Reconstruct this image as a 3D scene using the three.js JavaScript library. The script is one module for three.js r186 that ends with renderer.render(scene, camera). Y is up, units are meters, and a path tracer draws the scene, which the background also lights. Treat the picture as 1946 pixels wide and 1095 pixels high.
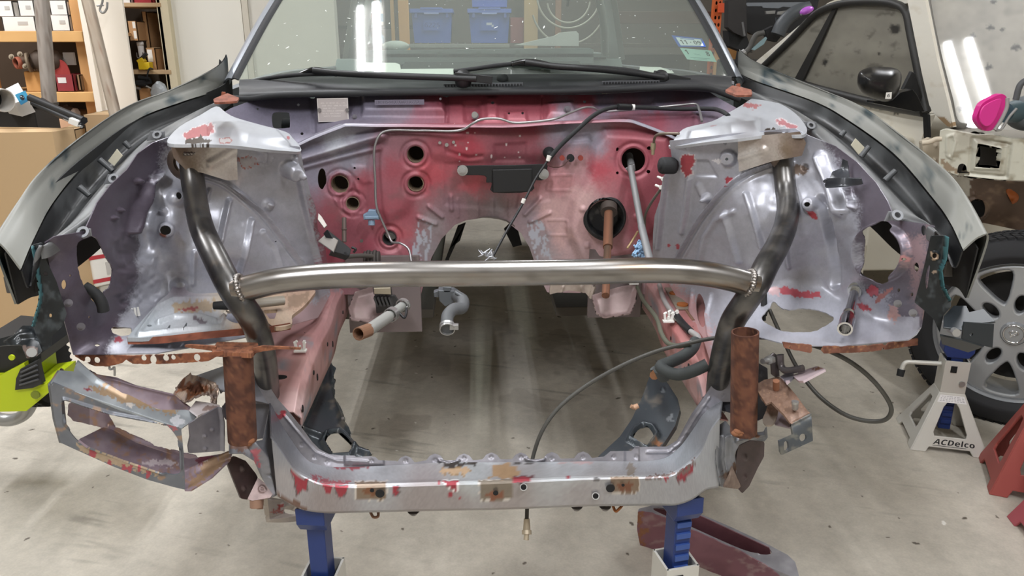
import * as THREE from 'three';
import { mergeGeometries, toCreasedNormals, mergeVertices } from 'three/addons/utils/BufferGeometryUtils.js';
import { RoundedBoxGeometry } from 'three/addons/geometries/RoundedBoxGeometry.js';
import { RectAreaLightUniformsLib } from 'three/addons/lights/RectAreaLightUniformsLib.js';

// ---------- camera, exposure, lights ----------
const IW = 1946, IH = 1095, FPX = 1460;
const scene = new THREE.Scene();
const camera = new THREE.PerspectiveCamera(2 * Math.atan(IH / 2 / FPX) * 180 / Math.PI, IW / IH, 0.05, 60);
const CAM = new THREE.Vector3(-0.05, 1.27, 0);
const PITCH = 18 * Math.PI / 180, YAW = 2.6 * Math.PI / 180;
const CD = new THREE.Vector3(Math.sin(YAW) * Math.cos(PITCH), -Math.sin(PITCH), -Math.cos(YAW) * Math.cos(PITCH));
const CR = new THREE.Vector3(Math.cos(YAW), 0, Math.sin(YAW));
const CU = new THREE.Vector3().crossVectors(CR, CD);
camera.position.copy(CAM); camera.up.set(0, 1, 0); camera.lookAt(CAM.clone().add(CD));
const renderer = new THREE.WebGLRenderer({ antialias: true });
renderer.toneMapping = THREE.LinearToneMapping;
renderer.toneMappingExposure = 1.0;
renderer.shadowMap.enabled = true;
RectAreaLightUniformsLib.init();
scene.background = new THREE.Color(0x050505);
const CEIL = 3.05;
// ceiling fixtures: [x, z, turn, power]; each is built with its two glowing tubes and a light of its size further down
const FIXTURES = [
  [-0.86, -2.9, 0, 1.0], [2.86, -3.5, 0, 1.0], [-1.0, 0.35, 0, 1.6], [1.05, 0.35, 0, 1.6], [-3.0, -3.3, 0, 2.3], [0.4, -5.9, 0, 1.0], [0.15, -1.35, 0, .65],
];
const LIGHT_POWER = 105, TUBE_GLOW = 9;

// ---------- helpers ----------
const V = (x, y, z) => new THREE.Vector3(x, y, z);
const lin = h => { const c = new THREE.Color(h); return [c.r, c.g, c.b]; };
function seeded(s) { return () => { s |= 0; s = s + 0x6D2B79F5 | 0; let t = Math.imul(s ^ s >>> 15, 1 | s); t = t + Math.imul(t ^ t >>> 7, 61 | t) ^ t; return ((t ^ t >>> 14) >>> 0) / 4294967296; }; }
const rnd = seeded(77);
function hash(i, j, k) { let h = Math.imul(i, 374761393) + Math.imul(j, 668265263) + Math.imul(k, 2147483647 ^ 1013904223) | 0; h = Math.imul(h ^ h >>> 13, 1274126177); return ((h ^ h >>> 16) >>> 0) / 4294967295; }
const fade = t => t * t * (3 - 2 * t);
function n2(x, y, k = 0) { const i = Math.floor(x), j = Math.floor(y), u = fade(x - i), v = fade(y - j); return (hash(i, j, k) * (1 - u) + hash(i + 1, j, k) * u) * (1 - v) + (hash(i, j + 1, k) * (1 - u) + hash(i + 1, j + 1, k) * u) * v; }
function n3(x, y, z) { const k = Math.floor(z), w = fade(z - k); return n2(x, y, k * 7 + 3) * (1 - w) + n2(x, y, k * 7 + 10) * w; }
const fbm = (x, y, k = 0) => .5 * n2(x, y, k) + .3 * n2(x * 2.1, y * 2.1, k + 5) + .2 * n2(x * 4.3, y * 4.3, k + 9);
const fbm3 = (x, y, z) => .55 * n3(x, y, z) + .3 * n3(x * 2.1, y * 2.1, z * 2.1) + .15 * n3(x * 4.3, y * 4.3, z * 4.3);
const ss = (a, b, x) => { const t = Math.min(1, Math.max(0, (x - a) / (b - a))); return t * t * (3 - 2 * t); };
const mixc = (a, b, t) => [a[0] + (b[0] - a[0]) * t, a[1] + (b[1] - a[1]) * t, a[2] + (b[2] - a[2]) * t];
const mul = (a, t) => [a[0] * t, a[1] * t, a[2] * t];
// a ray of the camera model, used only to find measured positions in the room
function ray(x, y) { const a = (x - IW / 2) / FPX, b = (y - IH / 2) / FPX; return V(CD.x + CR.x * a - CU.x * b, CD.y + CR.y * a - CU.y * b, CD.z + CR.z * a - CU.z * b); }
function P(x, y, w) { const r = ray(x, y); return r.multiplyScalar(-w / r.z).add(CAM); }             // on the upright plane z = -w
const planeW = (p0, n) => (x, y) => { const r = ray(x, y), t = p0.clone().sub(CAM).dot(n) / r.dot(n); return -(CAM.z + r.z * t); };   // depth of a tilted flat pane
function PY(x, y, h) { const r = ray(x, y); return r.multiplyScalar((h - CAM.y) / r.y).add(CAM); }    // on the level plane y = h
const PP = (pts, w) => pts.map(p => P(p[0], p[1], p.length > 2 ? p[2] : w));

const used = {};
function numbered(n) { if (!(n in used)) { used[n] = 0; return n; } used[n]++; return n + '_' + String(used[n]).padStart(3, '0'); }
function tag(o, label, category, group, kind) { if (label) o.userData.label = label; if (category) o.userData.category = category; if (group) o.userData.group = group; if (kind) o.userData.kind = kind; return o; }
function thing(name, label, category, pos = [0, 0, 0], turn = 0, group) { const o = new THREE.Group(); o.name = numbered(name); o.position.set(...pos); o.rotation.y = turn; scene.add(o); return tag(o, label, category, group); }
function mesh(name, geo, mat, parent = scene, label) {
  const m = new THREE.Mesh(geo, mat); m.name = parent === scene ? numbered(name) : name; m.castShadow = m.receiveShadow = true;
  if (label) m.userData.label = label; parent.add(m); return m;
}
function struct(name, geo, mat) { const m = mesh(name, geo, mat); m.userData.kind = 'structure'; return m; }
// moves a thing's origin to its base without moving what it looks like
function settle(g, x, y, z) { const d = V(x, y, z).sub(g.position); g.position.add(d); for (const c of g.children) c.position.sub(d); return g; }
const MC = {};
function mat(hex, rough = .6, metal = 0, extra) {
  const k = hex + '|' + rough + '|' + metal + '|' + (extra ? JSON.stringify(extra) : '');
  return MC[k] ||= new (extra ? THREE.MeshPhysicalMaterial : THREE.MeshStandardMaterial)({ color: hex, roughness: rough, metalness: metal, side: THREE.DoubleSide, ...(extra || {}) });
}
const vmat = (rough, metal, extra) => mat('#ffffff', rough, metal, { vertexColors: true, ...(extra || {}) });
function merge(list) { const g = list.filter(Boolean).map(x => { x = x.index ? x.toNonIndexed() : x; for (const k of Object.keys(x.attributes)) if (!['position', 'normal'].includes(k)) x.deleteAttribute(k); return x; }); return mergeGeometries(g); }
function paint(geo, fn) { const p = geo.attributes.position, c = new Float32Array(p.count * 3); for (let i = 0; i < p.count; i++) { const r = fn(p.getX(i), p.getY(i), p.getZ(i)); c.set(r, i * 3); } geo.setAttribute('color', new THREE.BufferAttribute(c, 3)); return geo; }

function sdPoly(x, y, pg) {
  let d = Infinity, s = 1;
  for (let i = 0, n = pg.length, j = n - 1; i < n; j = i++) {
    const ax = pg[i][0], ay = pg[i][1], bx = pg[j][0], by = pg[j][1], ex = bx - ax, ey = by - ay, wx = x - ax, wy = y - ay;
    const t = Math.min(1, Math.max(0, (wx * ex + wy * ey) / (ex * ex + ey * ey || 1e-9))), qx = wx - ex * t, qy = wy - ey * t;
    d = Math.min(d, qx * qx + qy * qy);
    const c1 = y >= ay, c2 = y < by, c3 = ex * wy > ey * wx; if ((c1 && c2 && c3) || (!c1 && !c2 && !c3)) s = -s;
  }
  return -s * Math.sqrt(d);          // positive inside
}
function sdLine(x, y, pts) { let d = Infinity, at = 0; for (let i = 0; i + 1 < pts.length; i++) { const [ax, ay] = pts[i], [bx, by] = pts[i + 1], ex = bx - ax, ey = by - ay, t = Math.min(1, Math.max(0, ((x - ax) * ex + (y - ay) * ey) / (ex * ex + ey * ey || 1e-9))); const q = Math.hypot(x - ax - ex * t, y - ay - ey * t); if (q < d) { d = q; at = i + t; } } return [d, at / (pts.length - 1)]; }
function sm(pts, closed = false, n = 5) {         // rounds a traced outline
  const o = [], L = pts.length, g = i => closed ? pts[(i + L) % L] : pts[Math.min(L - 1, Math.max(0, i))];
  for (let i = 0; i < (closed ? L : L - 1); i++) { const a = g(i - 1), b = g(i), c = g(i + 1), d = g(i + 2); for (let k = 0; k < n; k++) { const t = k / n; o.push(b.map((_, q) => .5 * (2 * b[q] + (c[q] - a[q]) * t + (2 * a[q] - 5 * b[q] + 4 * c[q] - d[q]) * t * t + (3 * b[q] - a[q] - 3 * c[q] + d[q]) * t * t * t))); } }
  if (!closed) o.push(pts[L - 1]); return o;
}
function tps(ctrl) {                            // smooth surface through measured depths
  const n = ctrl.length, N = n + 3, A = [], S = 1 / 300, phi = r2 => r2 > 1e-12 ? r2 * Math.log(r2) : 0;
  const q = ctrl.map(c => [c[0] * S, c[1] * S, c[2]]);
  for (let i = 0; i < N; i++) A.push(new Float64Array(N + 1));
  for (let i = 0; i < n; i++) { for (let j = 0; j < n; j++) A[i][j] = phi((q[i][0] - q[j][0]) ** 2 + (q[i][1] - q[j][1]) ** 2) + (i === j ? 1e-4 : 0); A[i][n] = A[n][i] = 1; A[i][n + 1] = A[n + 1][i] = q[i][0]; A[i][n + 2] = A[n + 2][i] = q[i][1]; A[i][N] = q[i][2]; }
  for (let c = 0; c < N; c++) { let b = c; for (let r = c + 1; r < N; r++) if (Math.abs(A[r][c]) > Math.abs(A[b][c])) b = r; [A[c], A[b]] = [A[b], A[c]]; for (let r = 0; r < N; r++) if (r !== c) { const f = A[r][c] / A[c][c]; if (f) for (let k = c; k <= N; k++) A[r][k] -= f * A[c][k]; } }
  const w = A.map((r, i) => r[N] / r[i]);
  return (x, y) => { x *= S; y *= S; let s = w[n] + w[n + 1] * x + w[n + 2] * y; for (let i = 0; i < n; i++) s += w[i] * phi((x - q[i][0]) ** 2 + (y - q[i][1]) ** 2); return s; };
}
function relief(fs, x, y) {                      // pressed beads, bosses, pads and dents, in metres
  let d = 0;
  for (const f of fs) {
    if (f.b && (x < f.b[0] || x > f.b[2] || y < f.b[1] || y > f.b[3])) continue;
    if (f.t === 'rib') { const [s, at] = sdLine(x, y, f.p); const r = f.taper ? f.r * (1 - f.taper * at) : f.r; if (s < r) d += f.h * (.5 + .5 * Math.cos(Math.PI * s / r)); }
    else if (f.t === 'boss') { const c = Math.cos(f.a || 0), sn = Math.sin(f.a || 0), dx = x - f.x, dy = y - f.y, s = Math.hypot((dx * c + dy * sn) / f.r, (-dx * sn + dy * c) / (f.q || f.r)); if (s < 1) d += f.h * (1 - ss(f.f ?? 0, 1, s)); }
    else if (f.t === 'ring') { const s = Math.abs(Math.hypot(x - f.x, y - f.y) - f.r); if (s < f.k) d += f.h * (.5 + .5 * Math.cos(Math.PI * s / f.k)); }
    else if (f.t === 'pad') { const s = sdPoly(x, y, f.p); if (s > -f.e) d += f.h * ss(-f.e, f.e, s); }
    else if (f.t === 'edge') { const s = sdPoly(x, y, f.p); if (Math.abs(s) < f.e) d += f.h * (.5 + .5 * Math.cos(Math.PI * s / f.e)); }
    else if (f.t === 'dent') { const s = f.p ? ss(0, f.e, sdPoly(x, y, f.p)) : 1; if (s > 0) d += f.h * s * (fbm(x / f.k, y / f.k, f.s || 0) - .5); }
  }
  return d;
}
// a thin pressed sheet: outline and holes in measured coordinates, depth field, relief, thickness with a rim
function sheet(o) {
  const s = o.step || 3, out = o.out, holes = o.holes || [], feats = (o.feats || []).map(f => { if (!f.b && (f.t === 'rib' || f.t === 'pad' || f.t === 'edge')) { const m = (f.r || f.e) + 2; f.b = [Math.min(...f.p.map(q => q[0])) - m, Math.min(...f.p.map(q => q[1])) - m, Math.max(...f.p.map(q => q[0])) + m, Math.max(...f.p.map(q => q[1])) + m]; } return f; });
  let x0 = Infinity, y0 = Infinity, x1 = -Infinity, y1 = -Infinity;
  for (const [x, y] of out) { x0 = Math.min(x0, x); x1 = Math.max(x1, x); y0 = Math.min(y0, y); y1 = Math.max(y1, y); }
  x0 -= s; y0 -= s; const nx = Math.ceil((x1 - x0) / s) + 2, ny = Math.ceil((y1 - y0) / s) + 2;
  const wf = Array.isArray(o.w) ? tps(o.w) : typeof o.w === 'number' ? () => o.w : o.w;
  const at = o.at || ((x, y) => P(x, y, wf(x, y)));
  const f = (x, y) => {
    let d = sdPoly(x, y, out); if (o.jag) d += o.jag * (fbm(x / 7, y / 7, 31) - .5);
    for (const h of holes) { let e; if (h.c) { const [cx, cy, r, q = r, a = 0] = h.c, dx = x - cx, dy = y - cy, c = Math.cos(a), sn = Math.sin(a), u = dx * c + dy * sn, v = -dx * sn + dy * c; e = (Math.hypot(u / r, v / q) - 1) * Math.min(r, q); } else e = -sdPoly(x, y, h.p); if (h.jag) e += h.jag * (fbm(x / 6, y / 6, 17) - .5); d = Math.min(d, e); }
    return d;
  };
  const pos = (x, y) => {
    const p = at(x, y); if (!feats.length) return p;
    const d = relief(feats, x, y); if (!d) return p;
    const a = at(x + 1, y).sub(p), b = at(x, y + 1).sub(p), n = b.cross(a).normalize(); if (n.dot(p.clone().sub(CAM)) > 0) n.negate();
    return p.addScaledVector(n, d);
  };
  const F = new Float32Array(nx * ny); for (let j = 0; j < ny; j++) for (let i = 0; i < nx; i++) F[j * nx + i] = f(x0 + i * s, y0 + j * s);
  const pts = [], uv = [], key = new Map(), tri = [];
  const add = (k, x, y) => { let q = key.get(k); if (q === undefined) { q = pts.length; pts.push(pos(x, y)); uv.push([x, y]); key.set(k, q); } return q; };
  const gv = i => add(i, x0 + (i % nx) * s, y0 + Math.floor(i / nx) * s);
  const ev = (a, b) => { if (a > b) [a, b] = [b, a]; let t = F[a] / (F[a] - F[b]); t = Math.min(.98, Math.max(.02, t)); const ax = a % nx, ay = Math.floor(a / nx), bx = b % nx, by = Math.floor(b / nx); return add(a * 1e7 + b + 1e12, x0 + (ax + (bx - ax) * t) * s, y0 + (ay + (by - ay) * t) * s); };
  const clip = (a, b, c) => {
    const k = (F[a] > 0 ? 1 : 0) | (F[b] > 0 ? 2 : 0) | (F[c] > 0 ? 4 : 0); if (!k) return;
    if (k === 7) { tri.push(gv(a), gv(b), gv(c)); return; }
    const one = (p, q, r) => tri.push(gv(p), ev(p, q), ev(p, r)), two = (p, q, r) => { const m = ev(p, r), n = ev(q, r); tri.push(gv(p), gv(q), n, gv(p), n, m); };
    if (k === 1) one(a, b, c); else if (k === 2) one(b, c, a); else if (k === 4) one(c, a, b); else if (k === 3) two(a, b, c); else if (k === 6) two(b, c, a); else two(c, a, b);
  };
  for (let j = 0; j + 1 < ny; j++) for (let i = 0; i + 1 < nx; i++) { const a = j * nx + i, b = a + nx, c = a + 1, d = b + 1; if (i + j & 1) { clip(a, b, c); clip(c, b, d); } else { clip(a, b, d); clip(a, d, c); } }
  return solid(pts, tri, o.th ?? .002, o.col ? uv.map(([x, y], i) => o.col(x, y, pts[i])) : null, o.crease);
}
function solid(pts, tri, th, cols, crease) {      // front, back and rim of a thin sheet
  const n = pts.length, g = new THREE.BufferGeometry(), fp = new Float32Array(n * 3); pts.forEach((p, i) => fp.set([p.x, p.y, p.z], i * 3));
  g.setAttribute('position', new THREE.BufferAttribute(fp, 3)); g.setIndex(tri); g.computeVertexNormals();
  const nr = g.attributes.normal.array, edges = new Map();
  for (let i = 0; i < tri.length; i += 3) for (let k = 0; k < 3; k++) { const a = tri[i + k], b = tri[i + (k + 1) % 3]; if (edges.has(b * 1e7 + a)) edges.delete(b * 1e7 + a); else edges.set(a * 1e7 + b, [a, b]); }
  const E = [...edges.values()], pos = new Float32Array((2 * n + 4 * E.length) * 3), nrm = new Float32Array(pos.length), col = cols ? new Float32Array(pos.length) : null, idx = Array.from(tri);
  for (let i = 0; i < n; i++) for (let k = 0; k < 3; k++) { pos[i * 3 + k] = fp[i * 3 + k]; nrm[i * 3 + k] = nr[i * 3 + k]; pos[(n + i) * 3 + k] = fp[i * 3 + k] - nr[i * 3 + k] * th; nrm[(n + i) * 3 + k] = -nr[i * 3 + k]; if (col) col[i * 3 + k] = col[(n + i) * 3 + k] = cols[i][k]; }
  for (let i = 0; i < tri.length; i += 3) idx.push(n + tri[i], n + tri[i + 2], n + tri[i + 1]);
  E.forEach(([a, b], e) => {
    const o = 2 * n + e * 4, A = [a, b, n + b, n + a], p = A.map(q => V(pos[q * 3], pos[q * 3 + 1], pos[q * 3 + 2])), nn = p[3].clone().sub(p[0]).cross(p[1].clone().sub(p[0])).normalize();
    A.forEach((q, k) => { pos.set([p[k].x, p[k].y, p[k].z], (o + k) * 3); nrm.set([nn.x, nn.y, nn.z], (o + k) * 3); if (col) col.set(cols[q % n], (o + k) * 3); });
    idx.push(o, o + 2, o + 1, o, o + 3, o + 2);
  });
  const r = new THREE.BufferGeometry(); r.setAttribute('position', new THREE.BufferAttribute(pos, 3)); r.setAttribute('normal', new THREE.BufferAttribute(nrm, 3)); if (col) r.setAttribute('color', new THREE.BufferAttribute(col, 3)); r.setIndex(idx);
  return crease ? toCreasedNormals(r, crease) : r;
}
// a skin through rows of points: smooth along each row (lu = 1: straight) and across rows (lv = 1: straight)
function skin(rows, o = {}) {
  const nu = o.nu || 6, nv = o.nv || 4, cr = (L, t, lin1) => { const i = Math.min(L.length - 2, Math.floor(t)), u = t - i, g = k => L[Math.min(L.length - 1, Math.max(0, k))], b = g(i), c = g(i + 1); if (lin1) return b.clone().lerp(c, u); const a = g(i - 1), d = g(i + 2), q = k => .5 * (2 * b[k] + (c[k] - a[k]) * u + (2 * a[k] - 5 * b[k] + 4 * c[k] - d[k]) * u * u + (3 * b[k] - a[k] - 3 * c[k] + d[k]) * u * u * u); return V(q('x'), q('y'), q('z')); };
  const U = (rows[0].length - 1) * nu, M = (rows.length - 1) * nv, dense = rows.map(r => Array.from({ length: U + 1 }, (_, k) => cr(r, k / nu * .9999999, o.lu)));
  const pts = [], cols = o.col ? [] : null, tri = [];
  for (let j = 0; j <= M; j++) for (let i = 0; i <= U; i++) { const p = cr(dense.map(r => r[i]), j / nv * .9999999, o.lv); pts.push(p); if (cols) cols.push(o.col(p, i / nu, j / nv)); }
  for (let j = 0; j < M; j++) for (let i = 0; i < U; i++) { const a = j * (U + 1) + i, b = a + 1, c = a + U + 1, d = c + 1; if (o.flip) tri.push(a, b, c, b, d, c); else tri.push(a, c, b, b, c, d); }
  return solid(pts, tri, o.th ?? .002, cols, o.crease);
}
// flat plate from a ring of points, with holes, given thickness
function plate(ring, th = .003, holes = [], center = false) {
  const o = ring[0], n = V(0, 0, 0); for (let i = 0; i < ring.length; i++) { const a = ring[i].clone().sub(o), b = ring[(i + 1) % ring.length].clone().sub(o); n.add(a.cross(b)); } n.normalize();
  const c = ring.reduce((s, p) => s.add(p), V(0, 0, 0)).divideScalar(ring.length); if (n.dot(c.clone().sub(CAM)) > 0) n.negate();
  const ux = ring[1].clone().sub(o).addScaledVector(n, -ring[1].clone().sub(o).dot(n)).normalize(), uy = n.clone().cross(ux), to = p => { const d = p.clone().sub(o); return new THREE.Vector2(d.dot(ux), d.dot(uy)); };
  const sh = new THREE.Shape(ring.map(to)); for (const h of holes) { if (Array.isArray(h)) sh.holes.push(new THREE.Path(h.map(to))); else { const q = to(h.p), hp = new THREE.Path(); hp.absellipse(q.x, q.y, h.r, h.q || h.r, 0, Math.PI * 2, true, h.a || 0); sh.holes.push(hp); } }
  const bv = Math.min(th * .25, .0012), g = new THREE.ExtrudeGeometry(sh, { depth: th - 2 * bv, bevelEnabled: bv > 0, bevelThickness: bv, bevelSize: bv, bevelOffset: -bv, bevelSegments: 1, curveSegments: 10 });
  const m = new THREE.Matrix4().makeBasis(ux, uy, n); m.setPosition(o.clone().addScaledVector(n, center ? -th / 2 : bv - th)); g.applyMatrix4(m); g.deleteAttribute('uv'); return g;
}
function tube(pts, r, o = {}) {
  const c = new THREE.CatmullRomCurve3(pts, !!o.closed, 'centripetal'), n = o.n || Math.max(6, pts.length * 7);
  return capped(new THREE.TubeGeometry(c, n, r, o.k || 8, !!o.closed), c, r, o);
}
function bent(pts, r, fil, o = {}) {               // straight runs joined by bends
  const cp = new THREE.CurvePath(); let last = pts[0];
  for (let i = 1; i + 1 < pts.length; i++) { const f = Array.isArray(fil) ? fil[i - 1] : fil, a = pts[i - 1].clone().sub(pts[i]), b = pts[i + 1].clone().sub(pts[i]), p = pts[i].clone().addScaledVector(a.clone().normalize(), Math.min(f, a.length() * .49)), q = pts[i].clone().addScaledVector(b.clone().normalize(), Math.min(f, b.length() * .49)); cp.add(new THREE.LineCurve3(last, p)); cp.add(new THREE.QuadraticBezierCurve3(p, pts[i], q)); last = q; }
  cp.add(new THREE.LineCurve3(last, pts[pts.length - 1]));
  return capped(new THREE.TubeGeometry(cp, o.n || pts.length * 10, r, o.k || 10, false), cp, r, o);
}
function capped(g, c, r, o) { if (o.closed || o.open) return g; const L = [g]; for (const t of [0, 1]) { const p = c.getPointAt(t), d = c.getTangentAt(t), k = new THREE.CircleGeometry(r, o.k || 8); k.applyQuaternion(new THREE.Quaternion().setFromUnitVectors(V(0, 0, 1), t ? d : d.clone().negate())); k.translate(p.x, p.y, p.z); L.push(k); } return merge(L); }
function rod(a, b, r0, r1 = r0, k = 12, open = false) { const d = b.clone().sub(a), g = new THREE.CylinderGeometry(r1, r0, d.length(), k, 1, open); g.applyQuaternion(new THREE.Quaternion().setFromUnitVectors(V(0, 1, 0), d.clone().normalize())); const m = a.clone().add(b).multiplyScalar(.5); g.translate(m.x, m.y, m.z); return g; }
function pipe(a, b, r, wall, k = 28, seg = 1) { // hollow cut tube
  const L = a.distanceTo(b), pr = [], ri = r - wall; for (let i = 0; i <= seg; i++) pr.push(new THREE.Vector2(r, L * i / seg)); for (let i = seg; i >= 0; i--) pr.push(new THREE.Vector2(ri, L * i / seg)); pr.push(pr[0].clone());
  const g = toCreasedNormals(new THREE.LatheGeometry(pr, k), .7); g.applyQuaternion(new THREE.Quaternion().setFromUnitVectors(V(0, 1, 0), b.clone().sub(a).normalize())); g.translate(a.x, a.y, a.z); return g;
}
function box(w, h, d, x = 0, y = 0, z = 0, rx = 0, ry = 0, rz = 0, rad = Math.min(w, h, d) * .08) { const g = new RoundedBoxGeometry(w, h, d, 1, Math.min(rad, .012)); g.rotateX(rx); g.rotateZ(rz); g.rotateY(ry); g.translate(x, y, z); return g; }
function disc(p, n, r, h, k = 16, r2 = r) { return rod(p.clone().addScaledVector(n, -h * .3), p.clone().addScaledVector(n, h), r, r2, k); }
function bolt(p, n, r) { return merge([disc(p, n, r * 1.35, r * .25, 14), disc(p.clone().addScaledVector(n, r * .25), n, r * .85, r * .8, 6), disc(p.clone().addScaledVector(n, r * .9), n, r * .45, r * .4, 8)]); }
const toCam = p => CAM.clone().sub(p).normalize();
// lathe around an axis from a through direction d; profile of [radius, along]
function turned(a, d, prof, k = 24) { const g = new THREE.LatheGeometry(prof.map(q => new THREE.Vector2(q[0], q[1])), k); g.applyQuaternion(new THREE.Quaternion().setFromUnitVectors(V(0, 1, 0), d.clone().normalize())); g.translate(a.x, a.y, a.z); return g; }
// flat print for a sign or sticker: drawn on a canvas, laid on its own quad
function print(w, h, draw) { const c = document.createElement('canvas'); c.width = w; c.height = h; const x = c.getContext('2d'); draw(x, w, h); const t = new THREE.CanvasTexture(c); t.colorSpace = THREE.SRGBColorSpace; t.magFilter = THREE.LinearFilter; return t; }
function quad(tl, tr, br, bl) { const g = new THREE.BufferGeometry(), n = 4, pos = [], uv = [], ix = []; for (let j = 0; j <= n; j++) for (let i = 0; i <= n; i++) { const p = tl.clone().lerp(tr, i / n).lerp(bl.clone().lerp(br, i / n), j / n); pos.push(p.x, p.y, p.z); uv.push(i / n, 1 - j / n); if (i < n && j < n) { const a = j * (n + 1) + i, b = a + n + 1; ix.push(a, b, a + 1, a + 1, b, b + 1); } } g.setAttribute('position', new THREE.Float32BufferAttribute(pos, 3)); g.setAttribute('uv', new THREE.Float32BufferAttribute(uv, 2)); g.setIndex(ix); g.computeVertexNormals(); return g; }
// blend of painted colours: each seed [x, y, hex, weight] rules near its place, with spray-speckled borders
function sprayed(seeds, warp = 14, k = 3) { const S = seeds.map(s => [s[0], s[1], lin(s[2]), s[3] || 1]); return (x, y) => { const u = x + warp * (fbm(x / 26, y / 26, 41) - .5) * 2 + (hash(x * 7 | 0, y * 7 | 0, 3) - .5) * 7, v = y + warp * (fbm(x / 26, y / 26, 57) - .5) * 2 + (hash(x * 7 | 0, y * 7 | 0, 9) - .5) * 7; let a = 0, r = 0, g = 0, b = 0; for (const s of S) { const w = s[3] / Math.pow((u - s[0]) ** 2 + (v - s[1]) ** 2 + 60, k / 2); a += w; r += w * s[2][0]; g += w * s[2][1]; b += w * s[2][2]; } const t = (.93 + .14 * hash(x * 3 | 0, y * 3 | 0, 5)) / a; return [r * t, g * t, b * t]; }; }
// chipped paint: patches given as outlines show the coat below, with a broken edge
function chips(base, list) { const L = list.map(c => ({ p: c[0], c: (q => { const m = (q[0] + q[1] + q[2]) / 3; return q.map(v => v * .82 + m * .18); })(lin(c[1])), j: c[2] ?? 7, e: c[3] ? lin(c[3]) : null, b: [Math.min(...c[0].map(q => q[0])) - 9, Math.min(...c[0].map(q => q[1])) - 9, Math.max(...c[0].map(q => q[0])) + 9, Math.max(...c[0].map(q => q[1])) + 9] })); return (x, y, p) => { let r = base(x, y, p); for (const c of L) { if (x < c.b[0] || y < c.b[1] || x > c.b[2] || y > c.b[3]) continue; const d = sdPoly(x, y, c.p) + c.j * (fbm(x / 5, y / 5, 23) - .5) * 2; if (d > 0) r = mixc(c.c, mul(c.c, .8), fbm(x / 4, y / 4, 2)); else if (c.e && d > -1.8) r = c.e; } return r; }; }
const blob = (x, y, r, q = r, n = 9) => Array.from({ length: n }, (_, i) => { const a = i / n * 6.283, k = .75 + .5 * hash(x | 0, i, 7); return [x + Math.cos(a) * r * k, y + Math.sin(a) * q * k]; });
const rusty = (a = '#8a4a2c', b = '#5d2f1e', c = '#a8673f', s = 90) => { const dull = q => { const k = lin(q), m = (k[0] + k[1] + k[2]) / 3; return k.map(v => (v * .85 + m * .15) * .72); }, A = dull(a), B = dull(b), C = dull(c); return (x, y, z) => { const n = fbm3(x * s, y * s, z * s), m = fbm3(x * s * 3.7 + 9, y * s * 3.7, z * s * 3.7); return mixc(mixc(A, B, ss(.35, .65, n)), C, ss(.55, .8, m) * .7); }; };
// ================= room =================
const M = {
  black: mat('#17181a', .5), rubber: mat('#1d1e20', .75), blackGloss: mat('#0d0e10', .22), steel: mat('#8d8f92', .35, .9), zinc: mat('#a9a9a8', .42, .8), chrome: mat('#c9cacc', .12, 1),
  white: mat('#e9e6df', .6), clip: mat('#e8e6e0', .5), dark: mat('#121214', .8), card: mat('#b58a5c', .85), wood: mat('#d29a5e', .7), bluePost: mat('#22396f', .4, .1), redPaint: mat('#a8342f', .5),
};
function noiseTex(n, fn, rep, srgb = true) { const d = new Uint8Array(n * n * 4); for (let j = 0; j < n; j++) for (let i = 0; i < n; i++) { const c = fn(i / n, j / n, i, j), k = (j * n + i) * 4; for (let q = 0; q < 3; q++) d[k + q] = Math.max(0, Math.min(255, c[q])); d[k + 3] = 255; } const t = new THREE.DataTexture(d, n, n); t.wrapS = t.wrapT = THREE.RepeatWrapping; t.repeat.set(rep, rep); t.magFilter = THREE.LinearFilter; t.minFilter = THREE.LinearMipmapLinearFilter; t.generateMipmaps = true; if (srgb) t.colorSpace = THREE.SRGBColorSpace; t.needsUpdate = true; return t; }
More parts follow.
